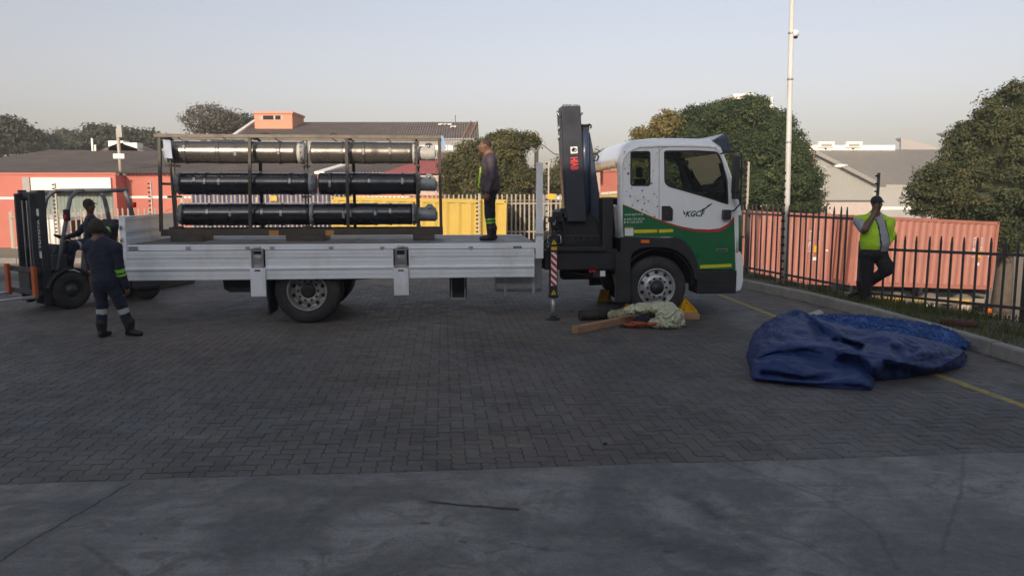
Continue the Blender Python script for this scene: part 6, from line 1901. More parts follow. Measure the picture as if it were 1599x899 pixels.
    # light smoothing
    for _ in range(2):
        s = np.zeros_like(V); c_ = np.zeros(len(V))
        for a_, b_ in ((0, 1), (1, 2), (2, 3), (3, 0)):
            np.add.at(s, Q[:, a_], V[Q[:, b_]]); np.add.at(c_, Q[:, a_], 1); np.add.at(s, Q[:, b_], V[Q[:, a_]]); np.add.at(c_, Q[:, b_], 1)
        V = V * .5 + .5 * s / np.maximum(c_, 1)[:, None]
    ids = ID[np.clip(ci[:, 0] + 1, 0, nx - 1), np.clip(ci[:, 1] + 1, 0, ny - 1), np.clip(ci[:, 2] + 1, 0, nz - 1)]
    return V, Q, ids[Q[:, 0]]
def cap(a, b, ra, rb=None, m=0, k=None, bands=None):
    p = dict(t='c', a=tuple(a), b=tuple(b), ra=ra, rb=ra if rb is None else rb, m=m, bands=bands)
    if k is not None: p['k'] = k
    return p
def ell(c, r, m=0, k=None, rot=None):
    p = dict(t='e', c=tuple(c), r=tuple(r) if np.ndim(r) else (r, r, r), m=m, bands=None)
    if k is not None: p['k'] = k
    if rot is not None: p['R'] = np.array(rot)
    return p
def skin_obj(name, prims, mats, parent, res=.011, k=.02, recolor=None, wrinkle=0.0):
    V, Q, ids = surface(prims, res, k)
    mi = np.array([p['m'] for p in prims])[ids]
    ctr = V[Q].mean(1)
    for i, p in enumerate(prims):
        if p.get('bands'):
            f = np.where(ids == i)[0]
            if len(f) == 0: continue
            a, b = np.array(p['a']), np.array(p['b']); ab = b - a
            t = ((ctr[f] - a) @ ab) / (ab @ ab)
            for t0, t1, mm in p['bands']: mi[f[(t > t0) & (t < t1)]] = mm
    if recolor is not None: mi = recolor(ctr, mi, ids)
    if wrinkle:
        nz = np.array([mnoise.noise(Vector((v[0] * 9, v[1] * 9, v[2] * 16))) + .5 * mnoise.noise(Vector((v[0] * 22 + 5, v[1] * 22, v[2] * 30))) for v in V])
        cl = np.zeros(len(V)); np.maximum.at(cl, Q.ravel(), np.repeat(np.isin(mi, CLOTH_IDX).astype(float), 4))
        nrm = np.zeros_like(V); fn = np.cross(V[Q[:, 1]] - V[Q[:, 0]], V[Q[:, 2]] - V[Q[:, 0]])
        for c_ in range(4): np.add.at(nrm, Q[:, c_], fn)
        nrm /= np.maximum(np.linalg.norm(nrm, axis=1), 1e-9)[:, None]
        V = V + nrm * (nz * cl * wrinkle)[:, None]
    return quads_obj(name, V, Q, mats, parent, mi=mi, smooth=True)
M_skin = mat('brown_skin', (.12, .062, .040), .5, var=.12, scale=14)
M_skinl = mat('brown_skin_lighter', (.20, .105, .066), .5, var=.12, scale=14)
M_navy = mat('navy_coverall', (.0055, .0095, .029), .85, var=.22, scale=9, bump=.15, bscale=60, sheen=.1)
M_jacket = mat('dark_purple_jacket', (.075, .056, .068), .75, var=.2, scale=9, bump=.15, bscale=60)
M_trouser = mat('dark_navy_trousers', (.009, .010, .017), .85, var=.2, scale=9)
M_blackcloth = mat('black_cloth', (.010, .010, .013), .85, var=.2, scale=9)
M_boot = mat('black_boots', (.010, .009, .009), .6, var=.3)
M_lime = mat('lime_safety_vest', (.36, .62, .015), .7, var=.06, scale=10)
M_limeband = mat('lime_reflective_band', (.22, .58, .06), .5, var=.05)
M_silver = mat('silver_reflective_band', (.42, .42, .42), .4, var=.06)
M_tee = mat('grey_tshirt', (.30, .31, .34), .85, var=.08, scale=10, bump=.1, bscale=50)
M_capm = mat('dark_cap', (.012, .014, .022), .8, var=.2)
M_hat = mat('brown_beanie', (.040, .030, .022), .95, var=.25, scale=30, bump=.3, bscale=120)
M_trim = mat('black_trim', (.012, .012, .013), .8)
CLOTH_IDX = np.array([2, 3, 6])
# slots: 0 skin 1 boots 2 top 3 trousers 4 band A 5 band B 6 second top 7 trim
def head(c, f, m=0, s=1.0, hair=None):
    """head at centre c facing the horizontal unit vector f"""
    c = np.array(c, dtype=float); f = np.array(f, dtype=float); r = np.array([-f[1], f[0], 0.0]); u = np.array([0, 0, 1.0])
    Rm = np.stack([r, f, u], 1)
    g = lambda x, y, z: tuple(c + s * (r * x + f * y + u * z))
    L = [ell(g(0, -.012, .02), (.077 * s, .095 * s, .098 * s), m, .02, Rm), ell(g(0, .022, -.045), (.060 * s, .070 * s, .075 * s), m, .03, Rm),
         ell(g(0, .050, -.088), (.030 * s, .030 * s, .022 * s), m, .02, Rm),
         cap(g(0, .090, .012), g(0, .108, -.022), .010 * s, .015 * s, m, .012), ell(g(0, .098, -.028), (.021 * s, .014 * s, .011 * s), m, .01, Rm),
         cap(g(-.036, .078, .026), g(.036, .078, .026), .012 * s, .012 * s, m, .02),
         ell(g(-.045, .058, -.015), (.022 * s, .022 * s, .016 * s), m, .02, Rm), ell(g(.045, .058, -.015), (.022 * s, .022 * s, .016 * s), m, .02, Rm),
         ell(g(0, .084, -.056), (.026 * s, .013 * s, .007 * s), m, .01, Rm), ell(g(0, .082, -.068), (.023 * s, .013 * s, .008 * s), m, .01, Rm)]
    for sx in (-1, 1):
        L.append(ell(g(sx * .078, -.008, -.005), (.012 * s, .020 * s, .032 * s), m, .01, Rm))
    return L
def eyes(parent, c, f, s=1.0):
    c = Vector(c); f = Vector(f); r = Vector((-f.y, f.x, 0))
    for sx in (-1, 1):
        m = MB(); p = c + (r * (sx * .032) + f * .083 + Vector((0, 0, .004))) * s
        m.lathe([(.0, .010), (.007, .007), (.010, .0)], p, f, 8); e = m.build('eye', mat('eye_white', (.5, .47, .42), .3), parent)
        m = MB(); m.lathe([(.0, .0125), (.004, .0112), (.0045, .008)], p, f, 8); m.build('pupil', M_hole, e)
def hand(w, d, palm, m=0, curl=.6, s=1.0, side=1):
    """w wrist, d direction of the hand, palm: direction the palm faces"""
    w = np.array(w, dtype=float); d = np.array(d, dtype=float); d /= np.linalg.norm(d); n = np.array(palm, dtype=float); n -= d * (n @ d); n /= np.linalg.norm(n)
    x = np.cross(d, n) * side
    g = lambda a, b, c: tuple(w + s * (x * a + d * b + n * c))
    L = [cap(g(-.022, .02, 0), g(-.026, .080, .0), .017 * s, .014 * s, m, .015), cap(g(0, .015, 0), g(0, .085, 0), .019 * s, .015 * s, m, .015), cap(g(.022, .02, 0), g(.027, .078, .0), .017 * s, .013 * s, m, .015)]
    for i, (fx, ln) in enumerate(((-.033, .066), (-.011, .078), (.011, .073), (.032, .056))):
        c = curl * (1 + .12 * i)
        b0 = np.array([fx, .088, 0.0])
        b1 = b0 + ln * .48 * np.array([fx * .6, math.cos(c * .7), math.sin(c * .7)])
        b2 = b1 + ln * .34 * np.array([0, math.cos(c * 1.7), math.sin(c * 1.7)])
        b3 = b2 + ln * .26 * np.array([0, math.cos(c * 2.4), math.sin(c * 2.4)])
        L += [cap(g(*b0), g(*b1), .0105 * s, .0098 * s, m, .004), cap(g(*b1), g(*b2), .0098 * s, .009 * s, m, .004), cap(g(*b2), g(*b3), .009 * s, .0078 * s, m, .004)]
    t0 = (-.028, .025, .006); t1 = (-.054, .058, .020); t2 = (-.052, .088, .030 + .01 * curl)
    L += [cap(g(*t0), g(*t1), .0135 * s, .0115 * s, m, .01), cap(g(*t1), g(*t2), .0112 * s, .009 * s, m, .004)]
    return L
def boot(ankle, toe_dir, m=1, s=1.0, up=.0):
    a = np.array(ankle, dtype=float); t = np.array([toe_dir[0], toe_dir[1], 0.0]); t /= np.linalg.norm(t); r = np.array([-t[1], t[0], 0]); zf = toe_dir[2] if len(toe_dir) > 2 else 0
    g = lambda f, z, x=0: tuple(a + s * (t * f + r * x) + np.array([0, 0, z * s + zf * f]))
    return [cap(g(-.005, .09), g(-.005, -.03), .066 * s, .058 * s, m, .015), cap(g(-.005, .092), g(-.005, .10), .074 * s, .072 * s, m, .008), cap(g(-.045, -.062), g(.06, -.062), .040 * s, .042 * s, m, .02), cap(g(.05, -.060, -.012), g(.155, -.070, -.006), .040 * s, .032 * s, m, .02), cap(g(.05, -.060, .012), g(.15, -.070, .012), .038 * s, .032 * s, m, .02),
            cap(g(-.055, -.086), g(.165, -.090), .017 * s, .016 * s, m, .012)]

# ------------------------------------------------------------------ man standing on the truck bed, in profile facing left
def man_on_truck():
    p = P(762, 372, 13.05)
    t = thing('person', 'bald man in dark jacket over lime vest standing on the truck bed, facing left', 'person', (p.x, 13.05, 1.244))
    f = (-1, 0, 0); H = []
    hc = (-.045, 0, 1.555)
    H += head(hc, f, 0, 1.0)
    H += [cap((.015, 0, 1.36), (-.02, 0, 1.50), .062, .056, 0, .03), ell((.048, 0, 1.455), (.05, .06, .05), 0, .03)]
    # torso: jacket
    H += [ell((.03, 0, 1.22), (.135, .20, .20), 2, .05), ell((.045, 0, 1.06), (.150, .185, .20), 2, .05), ell((.03, 0, .90), (.155, .185, .13), 2, .05), cap((.07, -.1, 1.34), (.07, .1, 1.34), .075, .075, 2, .06), cap((.045, -.09, 1.38), (-.01, .0, 1.37), .05, .04, 2, .05),
          cap((-.065, -.02, 1.27), (-.105, -.02, .92), .035, .045, 2, .04), cap((.13, -.07, .93), (.13, .07, .93), .075, .075, 2, .06), cap((.15, -.05, .86), (.15, .05, .86), .05, .05, 2, .05)]
    # vest showing at the open front
    H += [cap((-.105, -.03, 1.20), (-.138, -.03, .90), .028, .032, 4, .01), cap((-.105, .03, 1.20), (-.138, .03, .90), .028, .032, 4, .01)]
    # arms hang down
    for s in (-1, 1):
        H += [ell((.055, s * .20, 1.32), (.078, .075, .085), 2, .05), cap((.055, s * .215, 1.30), (.075, s * .245, 1.04), .068, .056, 2, .03), cap((.075, s * .245, 1.04), (.0, s * .235, .82), .056, .048, 2, .03)]
        H += hand((-.005, s * .235, .80), (-.12, 0, -1), (0, -s, 0), 0, .7, 1.05, side=s)
    # legs
    H += [ell((.035, 0, .83), (.125, .165, .12), 3, .05)]
    for s, xo in ((-1, .0), (1, .03)):
        H += [cap((.03, s * .085, .80), (.02 + xo, s * .095, .45), .098, .072, 3, .03), cap((.02 + xo, s * .095, .45), (.045 + xo, s * .10, .14), .074, .058, 3, .02, bands=[(.28, .37, 5), (.45, .54, 5)])]
        H += boot((.045 + xo, s * .10, .105), (-1, s * .12), 1)
    b = skin_obj('body', H, [M_skinl, M_boot, M_jacket, M_trouser, M_lime, M_limeband], t, .011, .02, wrinkle=.006)
    eyes(b, hc, f)
    # short stubble cap of hair
    skin_obj('hair', [ell((hc[0] + .018, 0, hc[2] + .030), (.092, .079, .090), 0)], [mat('grey_stubble', (.055, .035, .028), .8)], t, .010)
man_on_truck()

# ------------------------------------------------------------------ man in coveralls seen from behind
def man_coverall():
    p = G(184, 526)
    t = thing('person', 'man in navy coveralls and brown beanie, back to us by the tailgate', 'person', (p.x, p.y, .002))
    X = lambda px: (px - 184) / FPX * 10.9
    f = (-.15, .99, 0); H = []
    hc = (X(161), .02, 1.545)
    H += head(hc, f, 0)
    H += [cap((X(163), .0, 1.33), (X(161), .015, 1.47), .062, .056, 0, .03)]
    xs = X(168)
    H += [ell((xs, 0, 1.16), (.205, .125, .22), 2, .05), ell((xs + .01, 0, .98), (.185, .125, .20), 2, .05), ell((xs + .02, .0, .82), (.185, .14, .16), 2, .05), cap((xs - .12, 0, 1.32), (xs + .12, 0, 1.31), .075, .075, 2, .07), cap((xs - .05, .0, 1.36), (xs + .05, 0, 1.36), .055, .055, 2, .05)]
    # right arm (viewer's right) hangs, hand by the truck
    H += [ell((xs + .205, 0, 1.27), (.080, .08, .085), 2, .05), cap((xs + .21, 0, 1.26), (xs + .245, -.01, .98), .070, .058, 2, .03), cap((xs + .245, -.01, .98), (xs + .285, .04, .73), .060, .052, 2, .02, bands=[(.02, .22, 4), (.30, .42, 4)])]
    H += hand((xs + .29, .045, .715), (.1, .1, -1), (-1, .2, 0), 0, .6, 1.05, side=-1)
    # left arm bent forward, out of sight
    H += [ell((xs - .19, 0, 1.27), (.078, .08, .085), 2, .05), cap((xs - .20, 0, 1.26), (xs - .205, .06, 1.0), .068, .056, 2, .03), cap((xs - .205, .06, 1.0), (xs - .10, .26, .95), .056, .046, 2, .03)]
    H += hand((xs - .10, .265, .95), (.5, .8, .0), (0, 0, -1), 0, .7)
    H += [ell((xs + .02, 0, .78), (.18, .14, .14), 2, .05)]
    # legs apart
    lx0, lx1 = X(160), X(194)
    H += [cap((xs - .075, .0, .78), (lx0 + .012, .02, .46), .108, .080, 2, .03), cap((lx0 + .012, .02, .46), (lx0 - .005, .0, .13), .080, .066, 2, .02, bands=[(.18, .40, 5)])]
    H += [cap((xs + .10, .0, .78), (X(189), .06, .46), .106, .080, 2, .03), cap((X(189), .06, .46), (X(198), .10, .13), .080, .064, 2, .02, bands=[(.18, .40, 5)])]
    H += boot((lx0 - .0, .0, .106), (.12, .95), 1) + boot((X(199), .10, .106), (.9, -.12), 1)
    b = skin_obj('body', H, [M_skin, M_boot, M_navy, M_navy, M_limeband, M_silver], t, .011, .02, wrinkle=.008)
    eyes(b, hc, f)
    c = Vector(hc)
    skin_obj('beanie', [ell((c.x - .002, c.y - .010, c.z + .028), (.098, .114, .112), 0), cap((c.x - .07, c.y - .01, c.z - .012), (c.x + .07, c.y - .01, c.z - .012), .046, .046, 0, .06)], [M_hat], t, .011)
man_coverall()

# ------------------------------------------------------------------ guard in a lime vest on the kerb, phone to the ear
def man_vest():
    p = G(1352, 473, .10)
    D = p.y
    t = thing('person', 'heavy man in a lime vest, grey shirt and dark cap phoning by the fence', 'person', (p.x, D, .115))
    k = D / FPX
    X = lambda px: (px - 1352) * k
    Z = lambda py: (473 - py) * k - .0
    f = (.18, -.98, 0); f = tuple(np.array(f) / np.linalg.norm(f)); H = []
    hc = (X(1359), -.03, Z(318.5))
    H += head(hc, f, 0, 1.06)
    H += [cap((X(1357), .02, Z(345)), (X(1359), -.01, Z(328)), .072, .066, 0, .03)]
    # torso: tee under an open vest; vest colouring is applied by position
    xc = X(1359)
    H += [ell((xc, .02, Z(352)), (.235, .145, .17), 2, .06), ell((xc + .01, .0, Z(370)), (.25, .185, .22), 2, .06), ell((xc + .015, -.015, Z(382)), (.245, .20, .16), 2, .06), cap((xc - .16, .03, Z(342)), (xc + .16, .03, Z(342)), .075, .075, 2, .07), cap((xc - .06, .03, Z(337)), (xc + .06, .03, Z(337)), .06, .06, 2, .06)]
    # vest flap standing off at the viewer's right
    H += [cap((X(1380), -.03, Z(352)), (X(1389), -.02, Z(368)), .05, .045, 6, .04), cap((X(1389), -.02, Z(368)), (X(1381), -.02, Z(380)), .045, .04, 6, .04)]
    # raised arm with phone
    H += [ell((X(1336), .02, Z(345)), (.105, .10, .10), 2, .05), cap((X(1335), .02, Z(346)), (X(1336), -.12, Z(357)), .092, .078, 2, .03)]
    H += [cap((X(1335), -.10, Z(355)), (X(1337), -.16, Z(358)), .066, .062, 0, .03), cap((X(1337), -.16, Z(358)), (X(1353), -.13, Z(332)), .064, .042, 0, .03)]
    H += hand((X(1354), -.13, Z(331)), (.10, -.02, 1), (1, .4, 0), 0, 1.0, 1.1, side=-1)
    # other arm behind the back
    H += [ell((X(1384), .04, Z(348)), (.09, .095, .10), 2, .05), cap((X(1385), .05, Z(350)), (X(1387), .12, Z(375)), .082, .066, 2, .03), cap((X(1387), .12, Z(372)), (X(1374), .24, Z(386)), .056, .044, 0, .03)]
    H += hand((X(1373), .245, Z(387)), (-.9, .1, -.3), (0, -1, 0), 0, .6, 1.05)
    # trousers, standing leg and crossed leg
    H += [ell((xc - .005, .0, Z(396)), (.235, .185, .15), 3, .05)]
    H += [cap((X(1349), .0, Z(398)), (X(1351), -.02, Z(433)), .135, .098, 3, .03), cap((X(1351), -.02, Z(433)), (X(1350), .0, Z(464)), .096, .078, 3, .02)]
    H += [cap((X(1370), .0, Z(398)), (X(1375), -.14, Z(421)), .138, .105, 3, .03), cap((X(1375), -.14, Z(421)), (X(1354), .10, Z(448)), .098, .074, 3, .03), cap((X(1378), -.12, Z(412)), (X(1380), -.10, Z(419)), .085, .085, 3, .05)]
    H += boot((X(1351), .0, .106), (.75, -.6), 1, 1.08)
    H += boot((X(1347), .14, Z(451)), (-.85, .3, -.5), 1, 1.02)
    def rec(c, mi, ids):
        u = (c[:, 0] - xc); z = c[:, 2]; y = c[:, 1]
        top = mi == 2
        zlo = Z(390.5)
        arm = c[:, 0] < X(1336.5)
        shoulder_r = c[:, 0] > X(1384.5)
        ed_l = X(1359) + .035 * np.clip((Z(350) - z) / .4, 0, 1) + np.where(z > Z(352), -(z - Z(352)) * .35, 0)      # vest's front edge, viewer's left panel
        ed_r = X(1369) + .10 * np.clip((Z(338) - z) / .35, 0, 1.2)
        armzone = arm & (z < Z(341)) & (z > Z(366))
        vest = top & (z > zlo) & (~armzone) & (((u < 0) & (c[:, 0] < ed_l)) | ((c[:, 0] > ed_r)) | (y > .10)) & ~(shoulder_r & (z < Z(340)) & (y > .02) & False)
        mi = mi.copy(); mi[vest] = 6
        trim = top & (z > zlo) & (np.abs(c[:, 0] - ed_l) < .013) & (y < .05) & (z < Z(342)); mi[trim] = 7
        trim = top & (np.abs(z - zlo) < .014) & (((c[:, 0] < ed_l)) | (c[:, 0] > ed_r)); mi[trim] = 7
        trim = top & (np.abs(c[:, 0] - ed_r) < .012) & (y < .02) & (z < Z(344)) & (z > zlo); mi[trim] = 7
        return mi
    b = skin_obj('body', H, [M_skin, M_boot, M_tee, M_blackcloth, M_limeband, M_silver, M_lime, M_trim], t, .011, .02, recolor=rec, wrinkle=.006)
    eyes(b, hc, f, 1.06)
    c = Vector(hc); fv = Vector(f); rv_ = Vector((-fv.y, fv.x, 0))
    brim = [cap(tuple(c + fv * .08 + rv_ * x + Vector((0, 0, .045))), tuple(c + fv * (.165 - abs(x) * .6) + rv_ * x * .9 + Vector((0, 0, .028))), .010, .008, 0, .02) for x in (-.06, -.03, 0, .03, .06)]
    skin_obj('cap', [ell(tuple(c + Vector((0, 0, .042)) - fv * .01), (.097, .106, .096), 0)] + brim, [M_capm], t, .010)
    h = c + Vector((X(1353) - X(1359), -.10, -.0))
    ph = MB(); ph.box(-.006, .006, -.036, .036, -.07, .07); o = ph.build('phone', M_hole, None, bevel=.004)
    o.location = Vector(t.location) + Vector((X(1356.5), -.105, Z(322))); o.rotation_euler = (R(15), R(12), R(25))
    tag(o, 'small black phone held to the ear of the man in the lime vest', 'phone')
man_vest()

# ================================================================== FORKLIFT
FO = (-8.12, 13.8); FT = R(235)
def build_forklift():
    t = thing('forklift', 'dark grey forklift with tall mast and orange fork shanks facing the camera at left', 'forklift', (FO[0], FO[1], 0), FT)
    M_fk = mat('forklift_dark_grey', (.030, .033, .040), .5, var=.15, dirt=(.07, .065, .06), dirt_amt=.4)
    M_fg = mat('forklift_guard_grey', (.13, .14, .155), .45, var=.1, scale=3)
    M_fo = mat('forklift_orange', (.42, .09, .02), .5, var=.15, dirt=(.2, .08, .04), dirt_amt=.5)
    # body: chassis, counterweight, floor, seat hood
    m = MB(); m.prism([(.25, -.42, .25), (.25, -.42, .70), (-.05, -.42, .62), (-.25, -.42, .40), (-.55, -.42, .40), (-.62, -.42, .95), (-1.1, -.42, .98), (-1.1, -.42, .25)], (0, .84, 0)); m.build('chassis', M_fk, t, bevel=.02)
    m = MB(); m.prism([(-1.1, -.52, .22), (-1.1, -.52, 1.05), (-1.5, -.52, 1.02), (-1.72, -.52, .85), (-1.78, -.52, .35), (-1.62, -.52, .2)], (0, 1.04, 0)); m.build('counterweight', M_fk, t, bevel=.05)
    MB().box(-.62, -.30, .421, .47, .28, .72).build('side_panel', M_fo, t, bevel=.01)
    m = MB(); m.box(.05, .3, -.45, .45, .70, .98); m.prism([(.05, -.4, .98), (.28, -.4, .98), (.18, -.4, 1.15), (.02, -.4, 1.12)], (0, .8, 0)); m.build('dashboard', M_fk, t, bevel=.02)
    m = MB(); m.box(-.95, -.45, -.25, .25, .98, 1.10); m.prism([(-.95, -.25, 1.08), (-.83, -.25, 1.08), (-.95, -.25, 1.55), (-1.05, -.25, 1.53)], (0, .5, 0)); m.build('seat', M_boot, t, bevel=.03)
    # steering wheel
    m = MB(); c = Vector((-.13, 0, 1.22)); ax = Vector((-.45, 0, .9)).normalized(); a1 = Vector((0, 1, 0)); a2 = ax.cross(a1)
    m.tube([c + (a1 * math.cos(q) + a2 * math.sin(q)) * .16 for q in np.linspace(0, 2 * math.pi, 21)], .014, 6); m.tube([c, c - ax * .25], .025, 6)
    for q in (.3, 2.4, 4.5): m.tube([c, c + (a1 * math.cos(q) + a2 * math.sin(q)) * .16], .010, 5)
    m.build('steering_wheel', M_boot, t)
    # wheels
    for y, s in ((.47, -1), (-.47, 1)):
        w = bpy.data.objects.new('drive_wheel', None); link(w, t); w.location = (0, y, .335)
        m = MB(); m.lathe([(.17, .0), (.20, -.012), (.30, -.008), (.335, .03), (.335, .20), (.30, .235), (.17, .23)], (0, 0, 0), (0, s, 0), 28); m.build('tyre', M_rubber, w)
        m = MB(); m.lathe([(.17, .02), (.15, .05), (.09, .03), (.085, -.01), (.0, -.015)], (0, 0, 0), (0, s, 0), 20); m.build('rim', M_fk, w)
        g = MB()
        for k in range(18):
            a = 2 * math.pi * k / 18; g.bar((.334 * math.cos(a), s * .03, .334 * math.sin(a)), (.334 * math.cos(a + .12), s * .2, .334 * math.sin(a + .12)), .022, .012)
        g.build('tread_lug', M_rubber, w)
    for y, s in ((.42, -1), (-.42, 1)):
        m = MB(); m.lathe([(.12, .0), (.24, .0), (.265, .03), (.265, .15), (.24, .18), (.0, .18), (.0, .02), (.12, .0)], (-1.42, y, .265), (0, s, 0), 24); m.build('steer_wheel', M_rubber, t)
    # mudguards over the drive wheels
    for y0, y1 in ((.25, .50), (-.50, -.25)):
        m = MB(); pts = [(.42 * math.cos(R(a)), .335 + .40 * math.sin(R(a))) for a in range(10, 171, 20)]; pin = [(u * .94, .335 + (z - .335) * .94) for u, z in pts]
        m.prism([(u, y0, z) for u, z in pts + pin[::-1]], (0, y1 - y0, 0)); m.build('mudguard', M_fk, t)
    # overhead guard
    for y in (.44, -.44):
        m = MB(); m.tube([(.22, y, .7), (.02, y, 1.55), (-.08, y * .98, 1.93), (-.18, y * .97, 2.04), (-.32, y * .97, 2.07)], .036, 8); m.tube([(-.32, y * .97, 2.07), (-1.12, y * .97, 2.08)], .036, 8)
        m.tube([(-1.06, y * .97, 2.07), (-1.13, y * .98, 1.9), (-1.27, y, 1.02)], .042, 8); m.build('guard_pillar', M_fg, t)
    for x in (-.28, -.44, -.6, -.76, -.92, -1.1): MB().bar((x, -.42, 2.085), (x, .42, 2.085), .03, .035).build('guard_bar', M_fg, t)
    # mast: two channel uprights each side, cross ties, chains, cylinders
    zt = 2.08
    for y in (.34, -.34):
        m = MB(); m.box(.30, .42, y - .035, y + .035, .10, zt); m.box(.30, .42, y - .075 if y > 0 else y + .04, y - .04 if y > 0 else y + .075, .12, zt - .04); m.build('mast_upright', M_fk, t, bevel=.006)
        m = MB(); m.box(.43, .52, y * .78 - .03, y * .78 + .03, .15, zt - .06); m.build('inner_upright', M_fk, t, bevel=.006)
        MB().tube([(.36, y * .55, .15), (.36, y * .55, 1.9)], .028, 10).build('lift_cylinder', M_fk, t)
    for z in (.3, 1.1, zt - .08): MB().box(.32, .40, -.30, .30, z - .05, z + .05).build('mast_tie', M_fk, t)
    for y in (.09, -.09): MB().box(.47, .485, y - .015, y + .015, .6, 1.9).build('lift_chain', M_steel, t)
    # white plates and lettering down the near upright
    for z in (1.70, .98):
        MB().box(.4205, .4235, .285, .365, z - .06, z + .06).build('white_plate', M_whitevinyl, t)
    text_obj('lettering', 'TOYOTA', .105, M_whitevinyl, t, (.4225, .36, 1.08), (0, 0, 1), (0, -1, 0), out=.001, width=.50, bold=.003)
    # carriage, shanks, forks
    m = MB()
    for z in (.34, .72): m.box(.53, .60, -.55, .55, z - .045, z + .045)
    m.box(.54, .58, -.2, .2, .38, .68); m.build('carriage', M_fk, t, bevel=.006)
    for y in (.50, -.50):
        m = MB(); m.box(.60, .655, y - .055, y + .055, .26, .80); m.build('fork_shank', M_fo, t, bevel=.006)
        m = MB(); m.prism([(.62, y - .055, .26), (.62, y - .055, .31), (1.75, y - .055, .275), (1.78, y - .055, .262)], (0, .11, 0)); m.build('fork', M_galv, t, bevel=.004)
    # mirror, lamps
    m = MB(); m.box(.02, .08, .47, .62, 1.55, 1.75); m.build('work_lamp', M_boot, t, bevel=.015)
    MB().box(.082, .09, .49, .60, 1.58, 1.66).build('indicator_lens', M_redlens, t)
    MB().box(-1.20, -1.14, .46, .56, 1.76, 1.86).build('rear_lamp', M_redlens, t, bevel=.01)
    # driver: seated, looking back over the shoulder
    ca, sa = math.cos(FT), math.sin(FT)
    d = thing('person', 'forklift driver in navy overalls and cap, one hand on the guard pillar', 'person', (FO[0], FO[1], 0), FT)
    fw = np.array([-.62, .78, 0]); H = []
    hc = (-.56, .10, 1.80)
    H += head(hc, tuple(fw), 0, .98)
    H += [cap((-.60, .06, 1.60), (-.57, .09, 1.74), .058, .054, 0, .03)]
    H += [ell((-.63, .03, 1.38), (.13, .205, .22), 2, .05), ell((-.66, 0, 1.2), (.15, .19, .17), 2, .05), cap((-.66, -.13, 1.55), (-.56, .16, 1.55), .072, .072, 2, .06)]
    H += [cap((-.55, .18, 1.52), (-.70, .36, 1.34), .066, .055, 2, .03), cap((-.70, .36, 1.34), (-1.02, .41, 1.50), .055, .045, 2, .03, bands=[(.1, .2, 4)])]
    H += hand((-1.04, .415, 1.51), (-.75, .1, .6), (0, -.3, -1), 0, 1.1, 1.0)
    H += [cap((-.66, -.17, 1.50), (-.50, -.26, 1.28), .064, .054, 2, .03), cap((-.50, -.26, 1.28), (-.25, -.12, 1.24), .052, .042, 2, .03)]
    H += hand((-.25, -.12, 1.24), (1, .3, .1), (0, 0, -1), 0, 1.0)
    for s in (-1, 1):
        H += [cap((-.64, s * .09, 1.12), (-.20, s * .15, 1.08), .095, .075, 3, .03, bands=[(.72, .82, 5)]), cap((-.20, s * .15, 1.08), (-.12, s * .15, .72), .072, .058, 3, .03)]
        H += boot((-.11, s * .15, .74 + .03), (1, 0), 1)
    b = skin_obj('body', H, [M_skin, M_boot, M_navy, M_navy, M_limeband, M_silver], d, .012, .02, wrinkle=.006)
    eyes(b, hc, tuple(fw))
    c = Vector(hc); fv = Vector(fw); rv_ = Vector((-fv.y, fv.x, 0))
    brim = [cap(tuple(c + fv * .08 + rv_ * x + Vector((0, 0, .045))), tuple(c + fv * (.16 - abs(x) * .6) + rv_ * x * .9 + Vector((0, 0, .032))), .010, .008, 0, .02) for x in (-.06, -.03, 0, .03, .06)]
    skin_obj('cap', [ell(tuple(c + Vector((0, 0, .040)) - fv * .01), (.092, .100, .090), 0)] + brim, [M_hat], d, .010)
build_forklift()
# dark steel beams lying on the ground beyond the tail
a = G(196, 462); b = G(300, 441)
o = MB().bar(a + Vector((0, 0, .12)), b + Vector((0, 0, .12)), .16, .22).build('steel_beam', M_chassis, None, bevel=.01); tag(o, 'long dark steel beam lying on the ground behind the truck tail', 'beam')
o = MB().bar(G(200, 457) + Vector((0, .5, .30)), G(236, 446) + Vector((0, .5, .30)), .05, .05).build('steel_bar', M_galv, None); tag(o, 'short pale steel bar resting over the dark beam', 'bar')
